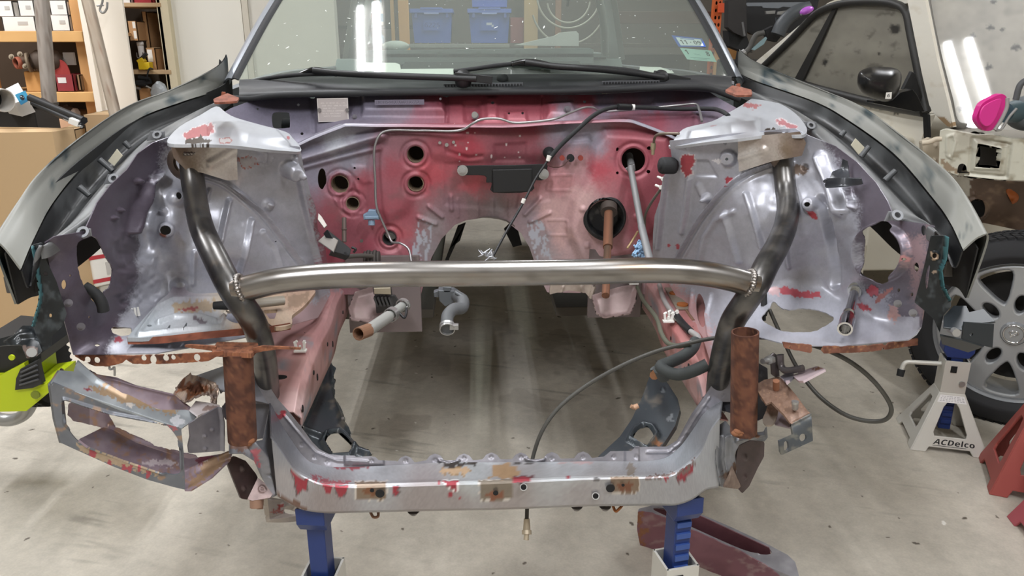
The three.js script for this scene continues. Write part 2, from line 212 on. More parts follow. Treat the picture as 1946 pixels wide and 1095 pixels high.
{ // concrete floor: one square of slab, 7 m wide, with trowel mottling, oily marks, painted shade under the car, and grit
  const specks = []; const r = seeded(5); for (let i = 0; i < 900; i++) specks.push([r(), r(), .0002 + r() * r() * .0007, r() * 3.1, r() < .12 ? 1 : 0]);
  const N = 2048, cell = new Map(); specks.forEach((s, i) => { const k = (s[0] * 64 | 0) * 64 + (s[1] * 64 | 0); for (const dx of [-64, 0, 64]) for (const dy of [-1, 0, 1]) { const q = k + dx + dy; if (!cell.has(q)) cell.set(q, []); cell.get(q).push(s); } });
  const stainsAndShade = [[.49, .31, .03, .022, .45], [.545, .35, .022, .03, .45], [.46, .36, .015, .02, .4], [.52, .42, .02, .012, .35], [.56, .45, .012, .03, .4], [.45, .44, .012, .02, .4], [.34, .83, .03, .015, .3], [.43, .80, .02, .03, .25], [.64, .78, .016, .024, .3], [.72, .62, .02, .014, .3], [.27, .6, .015, .02, .3], [.58, .9, .02, .012, .3]];  // first patches, under the car, put its soft shade into the floor colour
  const tex = noiseTex(N, (u, v, i, j) => {
    const X = u * 7, Y = v * 7; let a = fbm(X * 2.2, Y * 2.2, 1), b = fbm(X * 9, Y * 9, 2), c = fbm(X * 45, Y * 45, 3), h = hash(i, j, 4);
    let t = 1 + (a - .5) * .16 + (b - .5) * .12 + (c - .5) * .1 + (h - .5) * .05, w = 0;
    for (const s of stainsAndShade) { const d = Math.hypot((u - s[0]) / s[2], (v - s[1]) / s[3]) + (fbm(X * 7, Y * 7, 8) - .5) * 3.2; w = Math.max(w, .5 * s[4] * (1 - ss(.7, 1.0, d)) * (.65 + .7 * (fbm(X * 16, Y * 16, 12)) * .8)); }
    const scuff = fbm(X * 3 + Y * 2, Y * 26 - X * 8, 21); if (scuff > .66) t -= (scuff - .66) * .9 * ss(.4, .6, a);
    let col = [185 * t, 178 * t, 165 * t]; const patchTone = [104, 92, 82]; col = col.map((q, k) => q + (patchTone[k] - q) * w);
    const L = cell.get((u * 64 | 0) * 64 + (v * 64 | 0)); if (L) for (const s of L) { const dx = u - s[0], dy = v - s[1], ca = Math.cos(s[3]), sa = Math.sin(s[3]); if (Math.hypot((dx * ca + dy * sa) / 2.2, -dx * sa + dy * ca) < s[2]) col = s[4] ? [225, 222, 214] : [92, 84, 74]; }
    return col;
  }, 1);
  const g = new THREE.PlaneGeometry(16, 16, 1, 1); g.rotateX(-Math.PI / 2); const uv = g.attributes.uv, p = g.attributes.position; for (let i = 0; i < p.count; i++) uv.setXY(i, (p.getX(i) + 3.5) / 7, (p.getZ(i) + 5.5) / 7);
  const fl = new THREE.BoxGeometry(13, .2, 13); fl.translate(0, -.1, -3.5); const fu = fl.attributes.uv, fp = fl.attributes.position; for (let i = 0; i < fp.count; i++) fu.setXY(i, (fp.getX(i) + 3.5) / 7, (fp.getZ(i) + 5.5) / 7);
  struct('floor', fl, new THREE.MeshStandardMaterial({ map: tex, roughness: .62, side: THREE.FrontSide }));
}
{
  const wall = mat('#d8d2c6', .85), grey = mat('#8d8b86', .9);
  const slab = (n, w, h, d, x, y, z, m) => struct(n, new THREE.BoxGeometry(w, h, d).translate(x, y, z), m);
  slab('wall_left', .2, 3.3, 13, -5.6, 1.5, -3.5, wall); slab('wall_right', .2, 3.3, 13, 5.6, 1.5, -3.5, wall); slab('wall_front', 11.4, 3.3, .2, 0, 1.5, 3.0, wall);
  slab('wall_back', 11.4, 3.3, .2, 0, 1.5, -7.9, mat('#6d675f', .9)); slab('ceiling', 11.4, .2, 13, 0, 3.25, -3.5, mat('#cfcac0', .9));
}
// ceiling light fittings
function fixture(x, z, turn, power, label) {
  const t = thing('ceiling_light', label, 'ceiling light', [x, CEIL, z], turn, 'fluorescent fittings on the ceiling');
  mesh('housing', merge([box(.26, .05, 1.3, 0, .06, 0), box(.012, .06, 1.3, -.13, .03, 0, 0, 0, .3), box(.012, .06, 1.3, .13, .03, 0, 0, 0, -.3)]), M.white, t);
  const glow = new THREE.MeshStandardMaterial({ color: '#ffffff', emissive: '#f9fbff', emissiveIntensity: TUBE_GLOW });
  for (const s of [-1, 1]) { mesh('light_tube', rod(V(s * .065, 0, -.6), V(s * .065, 0, .6), .022, .022, 14), glow, t); for (const e of [-1, 1]) mesh('lamp_holder', box(.04, .07, .03, s * .065, .02, e * .63), M.white, t); }
  for (const s of [-1, 1]) { const L = new THREE.RectAreaLight('#f9fbff', LIGHT_POWER * power, .044, 1.2); L.name = 'tube_light'; L.position.set(s * .065, -.026, 0); L.rotation.x = -Math.PI / 2; t.add(L); }
}
const FITTING = ['over the car windshield', 'over the white car', 'over the left of the open bay, towards the door', 'over the right of the open bay, towards the door', 'over the timber shelf', 'over the rack of blue totes', 'straight over the engine bay'];
FIXTURES.forEach((f, i) => fixture(...f, 'twin tube fluorescent fitting ' + FITTING[i]));
// ================= the stripped car =================
const car = thing('car_shell', 'stripped car body with a bare red and silver engine bay and welded front tubes', 'car');
const part = (n, g, m, label, parent = car) => mesh(n, g, m, parent, label);
const silver = vmat(.36, .3), panelPaint = vmat(.44, .2), primer = vmat(.5, .12), rust = vmat(.9, .05), bareTube = vmat(.34, .85), darkPaint = vmat(.3, .2);
const RED = '#9b4f5a', REDD = '#82434e', PINK = '#c7a3a2', VIO = '#8b8896', SIL = '#b3b6bd', PUR = '#6a616b', SLT = '#6e7580';

// ---- firewall ----
{
  const out = [[556, 276], [600, 254], [645, 236], [680, 234], [780, 235], [900, 234], [974, 234], [1059, 229], [1190, 226], [1225, 236], [1272, 256], [1300, 300], [1290, 560], [1040, 556], [1028, 532], [1018, 505], [1006, 470], [990, 443], [962, 421], [940, 415], [918, 414], [885, 419], [864, 428], [839, 454], [820, 490], [808, 530], [800, 560], [590, 560], [560, 400]];
  const recess = [[790, 293, 16], [790, 349, 15], [646, 350, 17], [670, 387, 13], [740, 453, 13], [1202, 303, 22, 22]];
  const feats = [];
  for (const [x, y, r] of recess) { feats.push({ t: 'ring', x, y, r: r + 4, k: 5, h: .006 }, { t: 'boss', x, y, r: r + 16, f: .8, h: -.006 }); }
  feats.push({ t: 'edge', p: [[628, 335], [646, 325], [668, 335], [692, 385], [688, 405], [668, 410], [648, 395], [625, 360]], e: 5, h: .005 },
    { t: 'pad', p: [[845, 310], [913, 308], [916, 345], [1048, 345], [1046, 380], [960, 400], [845, 390]], e: 4, h: -.004 },
    { t: 'pad', p: [[938, 274], [1000, 270], [998, 306], [940, 307]], e: 4, h: -.005 }, { t: 'edge', p: [[1044, 334], [1090, 332], [1086, 362], [1040, 362]], e: 3, h: .003 }, { t: 'edge', p: [[1036, 418], [1080, 418], [1080, 447], [1041, 446]], e: 3, h: .003 },
    { t: 'pad', p: [[1076, 259], [1120, 256], [1123, 268], [1078, 271]], e: 3, h: -.006 }, { t: 'pad', p: [[1150, 250], [1270, 258], [1280, 400], [1200, 480], [1108, 500], [1080, 430], [1090, 380], [1120, 330], [1126, 280]], e: 12, h: .02 },
    { t: 'boss', x: 1108, y: 395, r: 7, h: .005, f: .5 }, { t: 'boss', x: 1117, y: 462, r: 7, h: .005, f: .5 }, { t: 'boss', x: 1208, y: 410, r: 8, h: .005, f: .5 },
    { t: 'rib', p: [[857, 374], [858, 398]], r: 6, h: .007 }, { t: 'rib', p: [[815, 392], [840, 412]], r: 6, h: .008 }, { t: 'rib', p: [[795, 413], [828, 425]], r: 6, h: .008 }, { t: 'rib', p: [[989, 372], [985, 395]], r: 6, h: .007 }, { t: 'rib', p: [[1026, 378], [998, 407]], r: 6, h: .009 }, { t: 'rib', p: [[1045, 404], [1008, 421]], r: 6, h: .009 },
    { t: 'rib', p: [[870, 380], [871, 412]], r: 4, h: .004 }, { t: 'rib', p: [[907, 380], [908, 412]], r: 4, h: .004 }, { t: 'rib', p: [[937, 382], [937, 412]], r: 4, h: .004 }, { t: 'rib', p: [[968, 380], [968, 410]], r: 4, h: .004 },
    { t: 'rib', p: [[575, 300], [640, 280], [700, 262], [728, 255]], r: 15, h: .03 }, { t: 'rib', p: [[575, 318], [640, 300], [700, 285], [722, 280]], r: 9, h: .012 }, { t: 'pad', p: [[728, 248], [880, 246], [1080, 245], [1060, 300], [820, 300], [770, 400], [740, 420], [712, 400], [716, 290]], e: 14, h: .012 },
    { t: 'rib', p: [[850, 287], [890, 300], [915, 296]], r: 7, h: -.005 }, { t: 'pad', p: [[668, 314], [695, 316], [708, 346], [690, 350], [668, 328]], e: 4, h: .004 });
  const base = sprayed([[590, 280, VIO, 2.4], [640, 270, SIL, 2.4], [690, 265, VIO, 1.8], [660, 300, VIO, 1.8], [600, 330, VIO, 1.6], [620, 320, '#8d7f8c'], [720, 280, '#93606c', .7], [640, 350, RED], [690, 350, RED, 1.4], [640, 410, RED], [660, 440, REDD], [760, 270, '#8a5f68'], [840, 255, '#8d4752'], [750, 320, RED, 1.4], [820, 330, '#b4525c', 1.2], [770, 400, RED], [730, 400, RED, 1.3], [760, 440, '#ad5a62'], [880, 280, '#a03a48', 1.3], [960, 280, REDD, 1.4], [1020, 300, REDD, 1.2], [900, 350, '#b5565f'], [1000, 250, '#8c414d'], [1080, 250, VIO, 1.4], [1120, 262, VIO, 1.2], [1060, 275, '#8a7480'], [1100, 310, '#b48c90'], [1070, 340, '#c0888c'], [1190, 270, RED, 1.5], [1240, 300, RED, 1.4], [1250, 360, RED, 1.5], [1200, 360, RED, 1.2], [1140, 320, '#ad4a56'], [1110, 380, PINK, 1.3], [1050, 400, PINK, 1.3], [1000, 350, '#bd7f84'], [1070, 450, PINK, 1.4], [1100, 490, '#b89d9f'], [860, 400, '#8c7078'], [900, 400, '#7d6a6c', 1.5], [940, 400, '#7f7476', 1.4], [1000, 410, '#94848a', 1.4], [830, 430, '#94888c', 1.3], [810, 470, '#8f868b', 1.4], [1020, 460, '#968b90', 1.4], [1040, 490, '#a3989c'], [780, 480, '#a35c66'], [700, 480, '#8f3c4b'], [620, 480, '#8a3a48'], [730, 545, '#8d8487'], [1200, 480, '#b07c82'], [1230, 430, RED], [1200, 540, '#a88f92']]);
  const sealer = (x, y, p) => { const s = Math.min(sdLine(x, y, [[808, 430], [796, 495]])[0], sdLine(x, y, [[1018, 432], [1036, 492]])[0]); const c = base(x, y, p); if (s < 16 && fbm(x / 5, y / 12, 61) > .5) return lin('#aeb0bb'); const scr = n2(x / 2.2, y / 6, 71); if (scr > .93 && x > 850 && x < 1000 && y < 310) return lin('#dcd3d2'); return mixc(c, lin('#6c5a5a'), ss(.62, .8, fbm(x / 40, y / 30, 77)) * .35); };
  part('firewall', sheet({ out, w: [[560, 270, 2.04], [700, 250, 2.05], [940, 240, 2.06], [1270, 260, 2.04], [560, 480, 2.02], [700, 450, 2.05], [760, 540, 2.04], [1250, 500, 2.03], [1100, 450, 2.05], [860, 440, 2.1], [940, 416, 2.12], [1000, 450, 2.1], [812, 540, 2.1], [1024, 540, 2.1], [900, 340, 2.06]], holes: [...recess.map(c => ({ c })), { c: [612, 340, 8, 20] }, { c: [1150, 415, 34, 36] }, { c: [1172, 283, 3, 4] }, { c: [1172, 327, 3] }, { c: [1231, 281, 4] }, { c: [1230, 325, 3.5] }, { c: [687, 458, 3.5] }, { c: [674, 319, 2.5] }, { c: [681, 340, 2.5] }], feats, step: 2.6, th: .0025, col: sealer }), primer, 'red and grey primed sheet metal');
  const backing = plate(PP([[540, 262], [1290, 250], [1290, 420], [1010, 420], [990, 400], [880, 400], [850, 420], [560, 450]], 2.2), .01); part('dark_hole_sheet', backing, mat('#3a3027', .95), 'brown matting behind the holes');  // dark sheet added so the firewall holes look dark
  for (const [x, y, r] of recess.slice(0, 5)) { const a = P(x, y, 2.055); part('hole_collar', pipe(a, a.clone().add(V(0, 0, -.05)), r * .00143, .002, 20), mat(x === 740 ? '#2a2628' : '#7d6b58', .8)); }
  // tunnel running back from the arch
  const arch = [[808, 545], [820, 490], [839, 454], [864, 428], [885, 419], [918, 414], [962, 421], [990, 443], [1006, 470], [1018, 505], [1030, 545]], a0 = PP(arch, 2.11), rows = [a0]; for (const [k, s] of [[.35, .97], [.9, .86], [1.6, .8]]) rows.push(a0.map(p => V(.0 + (p.x) * s, p.y + (p.y - .6) * -.04 * k, -2.11 - k)));
  part('transmission_tunnel', skin(rows, { nu: 3, nv: 4, th: .003, col: p => mixc(lin('#6f6660'), lin('#3d3632'), fbm3(p.x * 14, p.y * 14, p.z * 5)) }), vmat(.8, .1), 'grimy tunnel under the floor');
  for (const s of [-1, 1]) part('tunnel_bracket', plate(s < 0 ? PP([[846, 495], [870, 430], [885, 424], [874, 458], [856, 472], [853, 495]], 2.3) : PP([[992, 466], [975, 470], [958, 436], [968, 426], [985, 440]], 2.25), .012), M.dark);
  // brake booster boot with its rusty rod
  const o = P(1150, 414, 2.03);
  part('booster_plate', sheet({ out: sm([[1148, 376], [1172, 378], [1188, 398], [1188, 425], [1172, 448], [1150, 458], [1128, 450], [1112, 432], [1109, 412], [1122, 390]], true), w: 1.995, feats: [{ t: 'boss', x: 1150, y: 414, r: 34, q: 36, f: .85, h: -.03 }, { t: 'ring', x: 1150, y: 414, r: 36, k: 5, h: .006 }], step: 2.5, th: .004, col: (x, y) => mixc(lin('#191a1c'), lin('#4b4844'), ss(.5, .8, fbm(x / 12, y / 12, 3)) * (Math.hypot(x - 1150, y - 414) < 33 ? 1 : .2)) }), vmat(.5, .1), 'black rubber boot');
  part('steering_stub', merge([rod(P(1158, 398, 2.0), P(1158, 390, 2.06), .018, .02, 18), rod(P(1157, 392, 1.99), P(1157, 404, 1.97), .022, .022, 18)]), mat('#4d4540', .7, .3));
  part('steering_shaft', paint(merge([rod(P(1157, 400, 1.98), P(1155, 470, 1.86), .0125, .0125, 16), rod(P(1155, 465, 1.87), P(1151, 562, 1.7), .0095, .0095, 16)]), rusty('#8a5638', '#54402f', '#a8663e', 120)), rust, 'rusted shaft through the black boot');
  part('steering_arm', merge([rod(P(1200, 318, 2.02), P(1196, 296, 2.12), .010, .010, 10), rod(P(1198, 318, 2.0), P(1219, 430, 1.84), .0085, .0085, 12), rod(P(1219, 430, 1.84), P(1236, 500, 1.7), .0095, .0095, 12), plate(PP([[1188, 320], [1206, 312], [1208, 324], [1196, 330]], 2.0), .004)]), mat('#8a8b8c', .6, .5), 'grey rod out of the round hole');
  // engine harness bracket plate
  const bl = sm([[870, 318], [880, 315], [980, 314], [1036, 312], [1040, 320], [1040, 336], [1030, 343], [1013, 344], [1010, 364], [937, 366], [935, 348], [924, 347], [921, 334], [877, 333], [870, 327]], true, 3);
  part('bracket_plate', plate(PP(bl, 2.035), .004), M.black, 'flat black bracket'); part('bracket_box', plate(PP([[936, 323], [1011, 321], [1011, 364], [937, 366]], 2.027), .012), M.black);
  for (const [x, y] of [[879, 324], [1033, 331]]) part('bolt', bolt(P(x, y, 2.028), V(0, .1, 1).normalize(), .0105), M.zinc);
  for (const [x, y, r] of [[836, 271, .004], [849, 275, .005], [862, 270, .004], [1068, 300, .007], [1103, 300, .007], [902, 218, 0.008]]) part('stud', disc(P(x, y, 2.035), V(0, 0, 1), r, .006, 12), x > 1000 ? mat('#8f3d33', .8) : M.zinc);
  part('grommet', turned(P(1043, 290, 2.045), V(0, -.1, 1), [[.016, 0], [.016, .004], [.011, .008], [.013, .012], [.009, .016], [.011, .02], [.006, .026], [0, .027]], 18), M.rubber);
  part('cable_grommet', disc(P(1084, 300, 2.04), V(0, 0, 1), .010, .008), M.rubber);
}
// ---- cowl box above the firewall ----
{
  const out = [[424, 214], [440, 205], [492, 186], [600, 184], [837, 184], [900, 181], [1126, 180], [1337, 168], [1372, 190], [1412, 212], [1412, 236], [1340, 240], [1270, 257], [1190, 230], [1059, 233], [900, 238], [716, 240], [647, 242], [560, 278], [477, 240]];
  const base = sprayed([[500, 200, '#6b6776', 1.5], [560, 220, '#747080', 1.5], [620, 240, '#757180'], [700, 200, '#6f6b7a', 1.4], [760, 210, '#7a6f7c'], [800, 220, '#8a5a68'], [840, 200, REDD], [880, 200, RED, 1.3], [930, 205, RED, 1.5], [980, 205, RED, 1.3], [1030, 205, RED], [1080, 215, '#8a7a86'], [1110, 190, RED], [1150, 200, '#767080', 1.2], [1250, 200, '#747080', 1.4], [1340, 200, '#6a6674', 1.4], [1250, 230, '#8a4652', 1.2], [1180, 225, '#8a5a66'], [1310, 225, '#7a4a58']]);
  part('cowl_panel', sheet({ out, w: [[430, 210, 2.02], [500, 200, 2.15], [700, 200, 2.15], [930, 200, 2.15], [1330, 190, 2.15], [1405, 215, 2.02], [650, 238, 2.1], [930, 236, 2.1], [1190, 229, 2.1], [1270, 252, 2.06], [560, 272, 2.06]], holes: [{ p: sm([[519, 215], [545, 213], [550, 217], [551, 240], [547, 243], [524, 244], [518, 238]], true, 3) }, { c: [567, 199, 3] }, { c: [574, 254, 3] }, { c: [490, 207, 2.5] }, { c: [936, 198, 3.4] }, { c: [967, 218, 2.6] }, { c: [993, 218, 2.6] }, { c: [1111, 193, 3.2] }],
    feats: [{ t: 'pad', p: [[598, 180], [588, 180], [594, 252], [600, 252]], e: 3, h: -.006 }, { t: 'pad', p: [[690, 176], [836, 176], [846, 218], [690, 218]], e: 5, h: .016 }, { t: 'pad', p: [[924, 186], [945, 186], [945, 226], [924, 226]], e: 4, h: .006 }, { t: 'pad', p: [[960, 214], [1000, 212], [1002, 232], [962, 232]], e: 3, h: .006 }, { t: 'pad', p: [[880, 196], [910, 194], [914, 228], [884, 230]], e: 5, h: -.008 }, { t: 'pad', p: [[1040, 200], [1085, 196], [1095, 216], [1070, 226], [1040, 224]], e: 6, h: .012 }, { t: 'pad', p: [[1128, 190], [1240, 190], [1244, 198], [1128, 200]], e: 4, h: -.008 }, { t: 'rib', p: [[849, 184], [849, 232]], r: 3, h: -.005 }, { t: 'rib', p: [[1030, 184], [1030, 226]], r: 3, h: -.005 }], step: 2.6, col: base }), panelPaint, 'violet grey painted sheet with red primer');
  for (const [x, y, r] of [[674, 222, .006], [1078, 208, .009], [903, 220, .009], [837, 188, .003]]) part('bolt', bolt(P(x, y, 2.115), V(0, .1, 1), r * .8), mat('#77757c', .4, .6));
  // data plate and stamped number
  const dp = print(256, 190, (c, w, h) => { c.fillStyle = '#b9b0ad'; c.fillRect(0, 0, w, h); c.strokeStyle = '#e2ddd8'; c.lineWidth = 5; c.strokeRect(4, 4, w - 8, h - 8); c.fillStyle = '#dcd6d2'; c.font = '15px monospace'; ['MFD. BY MOTOR CO., LTD.', 'GVWR 3582  GAWR FR 1852', 'GAWR RR 1764', 'THIS VEHICLE CONFORMS', 'TO ALL APPLICABLE', 'SAFETY STANDARDS'].forEach((s, i) => c.fillText(s, 30 + (i % 3) * 8, 44 + i * 21)); });
  part('data_plate', quad(...PP([[602, 187], [661, 186], [663, 231], [605, 232]], 2.115)), new THREE.MeshStandardMaterial({ map: dp, roughness: .5, metalness: .3, side: THREE.DoubleSide }), 'riveted pale data plate');
  for (const x of [607, 660]) part('rivet', disc(P(x, 209, 2.113), V(0, 0, 1), .005, .003, 10), mat('#7d7876', .5, .5));
  const vin = print(512, 64, (c, w, h) => { c.fillStyle = '#6f6b7a'; c.fillRect(0, 0, w, h); c.font = 'bold 44px monospace'; c.fillStyle = '#9996a3'; c.fillText('IN1HS44D7XW010770', 12, 48); c.fillStyle = '#46434f'; c.fillText('IN1HS44D7XW010770', 10, 45); });
  part('stamped_number', quad(...PP([[712, 190], [806, 189], [806, 199], [712, 200]], 2.108)), new THREE.MeshStandardMaterial({ map: vin, roughness: .45, metalness: .3, side: THREE.DoubleSide }));
  // folded seam lip along the top of the firewall
  const lip = [[548, 280], [570, 270], [600, 256], [647, 238], [662, 234], [716, 235], [775, 235], [840, 236], [900, 236], [974, 236], [1059, 230], [1130, 227], [1190, 226], [1215, 232], [1270, 253], [1300, 270]];
  part('seam_lip', skin([PP(lip, 2.1), PP(lip.map(p => [p[0], p[1] + 1]), 2.02), PP(lip.map(p => [p[0], p[1] + 6]), 2.015)], { nu: 4, nv: 2, lv: 1, th: .002, col: (p, u) => mixc(lin('#9a98a4'), lin('#96545f'), ss(4, 7, u) * (1 - ss(11, 13, u)) * .8) }), panelPaint);
  // plastic cowl: seal, front bead, ridge, screen base
  const C = ys => [455, 560, 700, 850, 1000, 1150, 1290, 1390].map((x, i) => [x, ys[i]]);
  const rows = [PP(C([188, 182, 179, 178, 177, 174, 170, 177]), 2.125), PP(C([181, 176, 174, 173, 173, 170, 165, 171]), 2.12), PP(C([172, 171, 170, 169, 168, 165, 160, 166]), 2.16), PP(C([167, 164, 161, 158, 157, 154, 153, 158]), 2.18), PP(C([158, 156, 154, 151, 150, 148, 147, 152]), 2.22), PP(C([154, 150, 147, 145, 143, 142, 142, 147]), 2.28)];
  part('cowl_cover', skin(rows, { nu: 8, nv: 3, th: .004, col: (p, u, v) => mixc(lin('#26272a'), lin('#4a4a4a'), ss(.4, .75, fbm3(p.x * 9, p.y * 30, p.z * 30)) * .8) }), vmat(.55, 0), 'black plastic below the windshield');
  part('cowl_seal', tube(PP([[436, 186], [470, 188], [520, 182], [620, 179], [760, 177], [900, 176], [1080, 174], [1240, 168], [1345, 168], [1380, 180], [1406, 190]], 2.115), .0075, { k: 8, n: 80 }), M.rubber);
  for (const [x0, x1, y0, y1, n] of [[847, 990, 163, 161, 26], [1148, 1250, 158, 156, 19], [463, 502, 174, 171, 8]]) {
    part('vent_strip', plate(PP([[x0 - 4, y0 - 4], [x1 + 4, y1 - 4], [x1 + 4, y1 + 5], [x0 - 4, y0 + 5]], 2.165), .004), mat('#55565a', .6), 'grey vent strip');
    part('vent_slots', merge(Array.from({ length: n }, (_, i) => { const t = i / (n - 1), x = x0 + (x1 - x0) * t, y = y0 + (y1 - y0) * t, p = P(x, y, 2.162); return box(.0034, .0055, .003, p.x, p.y, p.z); })), M.dark).userData.kind = 'stuff';
  }
  part('washer_nozzle', turned(P(955, 151, 2.19), V(0, .8, .5), [[.016, 0], [.016, .006], [.012, .012], [.004, .016], [0, .016]], 16), M.rubber);
  part('hinge_bracket', sheet({ out: [[405, 188], [432, 177], [455, 186], [450, 192], [420, 194], [407, 194]], at: (x, y) => PY(x, y, 1.155), th: .004, step: 3, col: (x, y, p) => rusty('#a3583c', '#7d4029', '#b5775a')(p.x, p.y, p.z) }), rust, 'rusty hinge plate');
  part('hinge_bracket', sheet({ out: [[1377, 172], [1392, 162], [1428, 170], [1430, 180], [1400, 181]], at: (x, y) => PY(x, y, 1.165), th: .004, step: 3, col: (x, y, p) => rusty('#a3583c', '#7d4029', '#b5775a')(p.x, p.y, p.z) }), rust, 'rusty hinge plate');
  for (const [x, y] of [[425, 182], [1403, 166]]) part('hinge_pin', rod(P(x, y, 2.1), P(x, y - 7, 2.1), .006, .005, 10), mat('#8d4d36', .8));
}
// ---- inner fender aprons with strut towers ----
const bright = f => (x, y, p) => f(x, y, p).map(v => Math.min(.86, v * 1.18));
const rib = (p, r, h, taper) => ({ t: 'rib', p, r, h, taper }), boss = (x, y, r, h, f = .4, q) => ({ t: 'boss', x, y, r, h, f, q });
{
  const out = [[323, 260], [450, 264], [570, 279], [577, 315], [590, 369], [600, 394], [604, 435], [618, 469], [622, 500], [628, 560], [604, 604], [470, 640], [300, 671], [140, 674], [123, 612], [97, 520], [85, 462], [103, 450], [160, 440], [172, 415], [185, 385], [210, 352], [242, 322], [262, 292], [290, 272]];
  const seam = sm([[360, 322], [387, 331], [423, 343], [454, 364], [485, 394], [513, 425], [541, 459], [572, 502], [600, 545]]);
  const big = sm([[148, 462], [166, 452], [178, 449], [190, 461], [199, 483], [210, 502], [214, 518], [209, 544], [199, 554], [196, 566], [202, 592], [197, 595], [184, 580], [173, 568], [164, 552], [154, 530], [148, 506], [146, 483]], true, 3);
  // silver coat behind the upright bead, shade painted in as dark plum on the front panel, primer red by the firewall corner
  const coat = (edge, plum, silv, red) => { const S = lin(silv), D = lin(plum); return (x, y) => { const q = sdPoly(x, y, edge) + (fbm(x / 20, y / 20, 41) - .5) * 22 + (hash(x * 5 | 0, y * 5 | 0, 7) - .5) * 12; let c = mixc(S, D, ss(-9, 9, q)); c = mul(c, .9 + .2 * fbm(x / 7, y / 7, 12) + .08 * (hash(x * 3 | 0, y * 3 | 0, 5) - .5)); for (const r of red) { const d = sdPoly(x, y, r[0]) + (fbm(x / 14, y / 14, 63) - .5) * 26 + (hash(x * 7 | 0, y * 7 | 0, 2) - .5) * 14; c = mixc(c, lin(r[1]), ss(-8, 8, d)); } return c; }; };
  globalThis.coatOf = coat;
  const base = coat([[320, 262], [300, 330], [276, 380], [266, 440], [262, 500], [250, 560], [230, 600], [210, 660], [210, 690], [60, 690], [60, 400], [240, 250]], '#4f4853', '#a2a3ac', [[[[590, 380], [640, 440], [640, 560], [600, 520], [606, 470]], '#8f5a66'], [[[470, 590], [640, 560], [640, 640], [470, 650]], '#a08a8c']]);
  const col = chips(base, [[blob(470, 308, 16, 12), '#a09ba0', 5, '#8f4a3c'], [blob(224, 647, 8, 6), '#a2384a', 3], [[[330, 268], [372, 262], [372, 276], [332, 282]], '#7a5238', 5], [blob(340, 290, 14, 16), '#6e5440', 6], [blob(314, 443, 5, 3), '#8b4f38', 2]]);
  const rings = [[334, 375, 19], [316, 437, 18], [311, 402, 9]];
  part('inner_fender', sheet({ out, step: 2.1, holes: [{ p: big, jag: 3 }, { p: [[211, 625], [216, 621], [250, 623], [252, 636], [230, 639], [214, 633]] }, { c: [334, 375, 5, 6] }, { c: [311, 402, 4, 3] }, { c: [316, 437, 5, 4.5] }, { c: [102, 475, 3, 9] }, { c: [122, 541, 5, 9] }, { c: [134, 524, 1.6, 3] }, { c: [185, 656, 5, 2.5] }, { c: [524, 459, 1.5] }, { c: [170, 603, 1.6, 3] }],
    w: [[323, 262, 1.57], [450, 268, 1.60], [570, 282, 1.70], [590, 369, 1.76], [612, 440, 1.84], [621, 500, 1.9], [520, 380, 1.70], [560, 470, 1.74], [590, 530, 1.78], [480, 330, 1.62], [387, 320, 1.585], [430, 400, 1.60], [400, 470, 1.54], [470, 480, 1.60], [540, 520, 1.69], [355, 440, 1.54], [318, 437, 1.50], [320, 380, 1.53], [362, 380, 1.57], [292, 400, 1.53], [278, 460, 1.5], [255, 420, 1.44], [300, 320, 1.56], [262, 330, 1.47], [215, 380, 1.33], [175, 425, 1.22], [110, 456, 1.13], [90, 480, 1.13], [130, 560, 1.14], [140, 672, 1.17], [145, 470, 1.17], [215, 470, 1.28], [215, 550, 1.27], [280, 550, 1.45], [350, 550, 1.52], [430, 570, 1.58], [540, 570, 1.68], [625, 560, 1.88], [300, 670, 1.2], [195, 600, 1.235], [175, 645, 1.2], [300, 605, 1.41], [430, 605, 1.5], [560, 605, 1.6], [470, 640, 1.34]],
    feats: [{ t: 'rib', p: seam, r: 4.5, h: .014 }, { t: 'rib', p: seam.map(p => [p[0] - 8, p[1] + 7]), r: 5, h: .004 }, rib([[435, 382], [428, 415], [419, 458]], 8, .011), rib([[476, 421], [467, 465], [457, 512]], 8, .011), rib([[398, 362], [393, 380]], 6, .008), rib([[500, 443], [522, 470], [536, 510]], 9, .008, .4), rib([[370, 480], [366, 540]], 7, .006),
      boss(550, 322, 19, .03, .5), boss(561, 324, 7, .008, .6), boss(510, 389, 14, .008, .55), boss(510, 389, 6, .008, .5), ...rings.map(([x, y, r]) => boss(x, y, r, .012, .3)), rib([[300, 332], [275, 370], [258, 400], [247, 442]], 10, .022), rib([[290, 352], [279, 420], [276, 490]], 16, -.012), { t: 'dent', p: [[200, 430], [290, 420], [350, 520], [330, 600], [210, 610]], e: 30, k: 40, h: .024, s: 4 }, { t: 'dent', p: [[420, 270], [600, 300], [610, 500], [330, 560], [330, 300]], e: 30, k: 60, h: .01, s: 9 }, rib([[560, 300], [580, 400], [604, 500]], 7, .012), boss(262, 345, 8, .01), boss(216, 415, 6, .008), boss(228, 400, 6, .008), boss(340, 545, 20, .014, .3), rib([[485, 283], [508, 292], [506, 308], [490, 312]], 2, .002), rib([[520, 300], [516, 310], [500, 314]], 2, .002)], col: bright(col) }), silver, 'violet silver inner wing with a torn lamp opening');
  part('dark_backing', plate(PP([[285, 340], [420, 345], [520, 450], [580, 540], [560, 590], [420, 580], [270, 590], [262, 470]], 1.86), .004), M.dark, 'black wheel liner behind the panel');  // black plate added so the holes in the wing read dark
  for (const [x, y, w] of [[130, 576, 1.135], [154, 621, 1.16], [89, 480, 1.13], [86, 520, 1.125]]) part('bolt', bolt(P(x, y, w), toCam(P(x, y, w)), .0046), mat('#6d6a70', .4, .6));
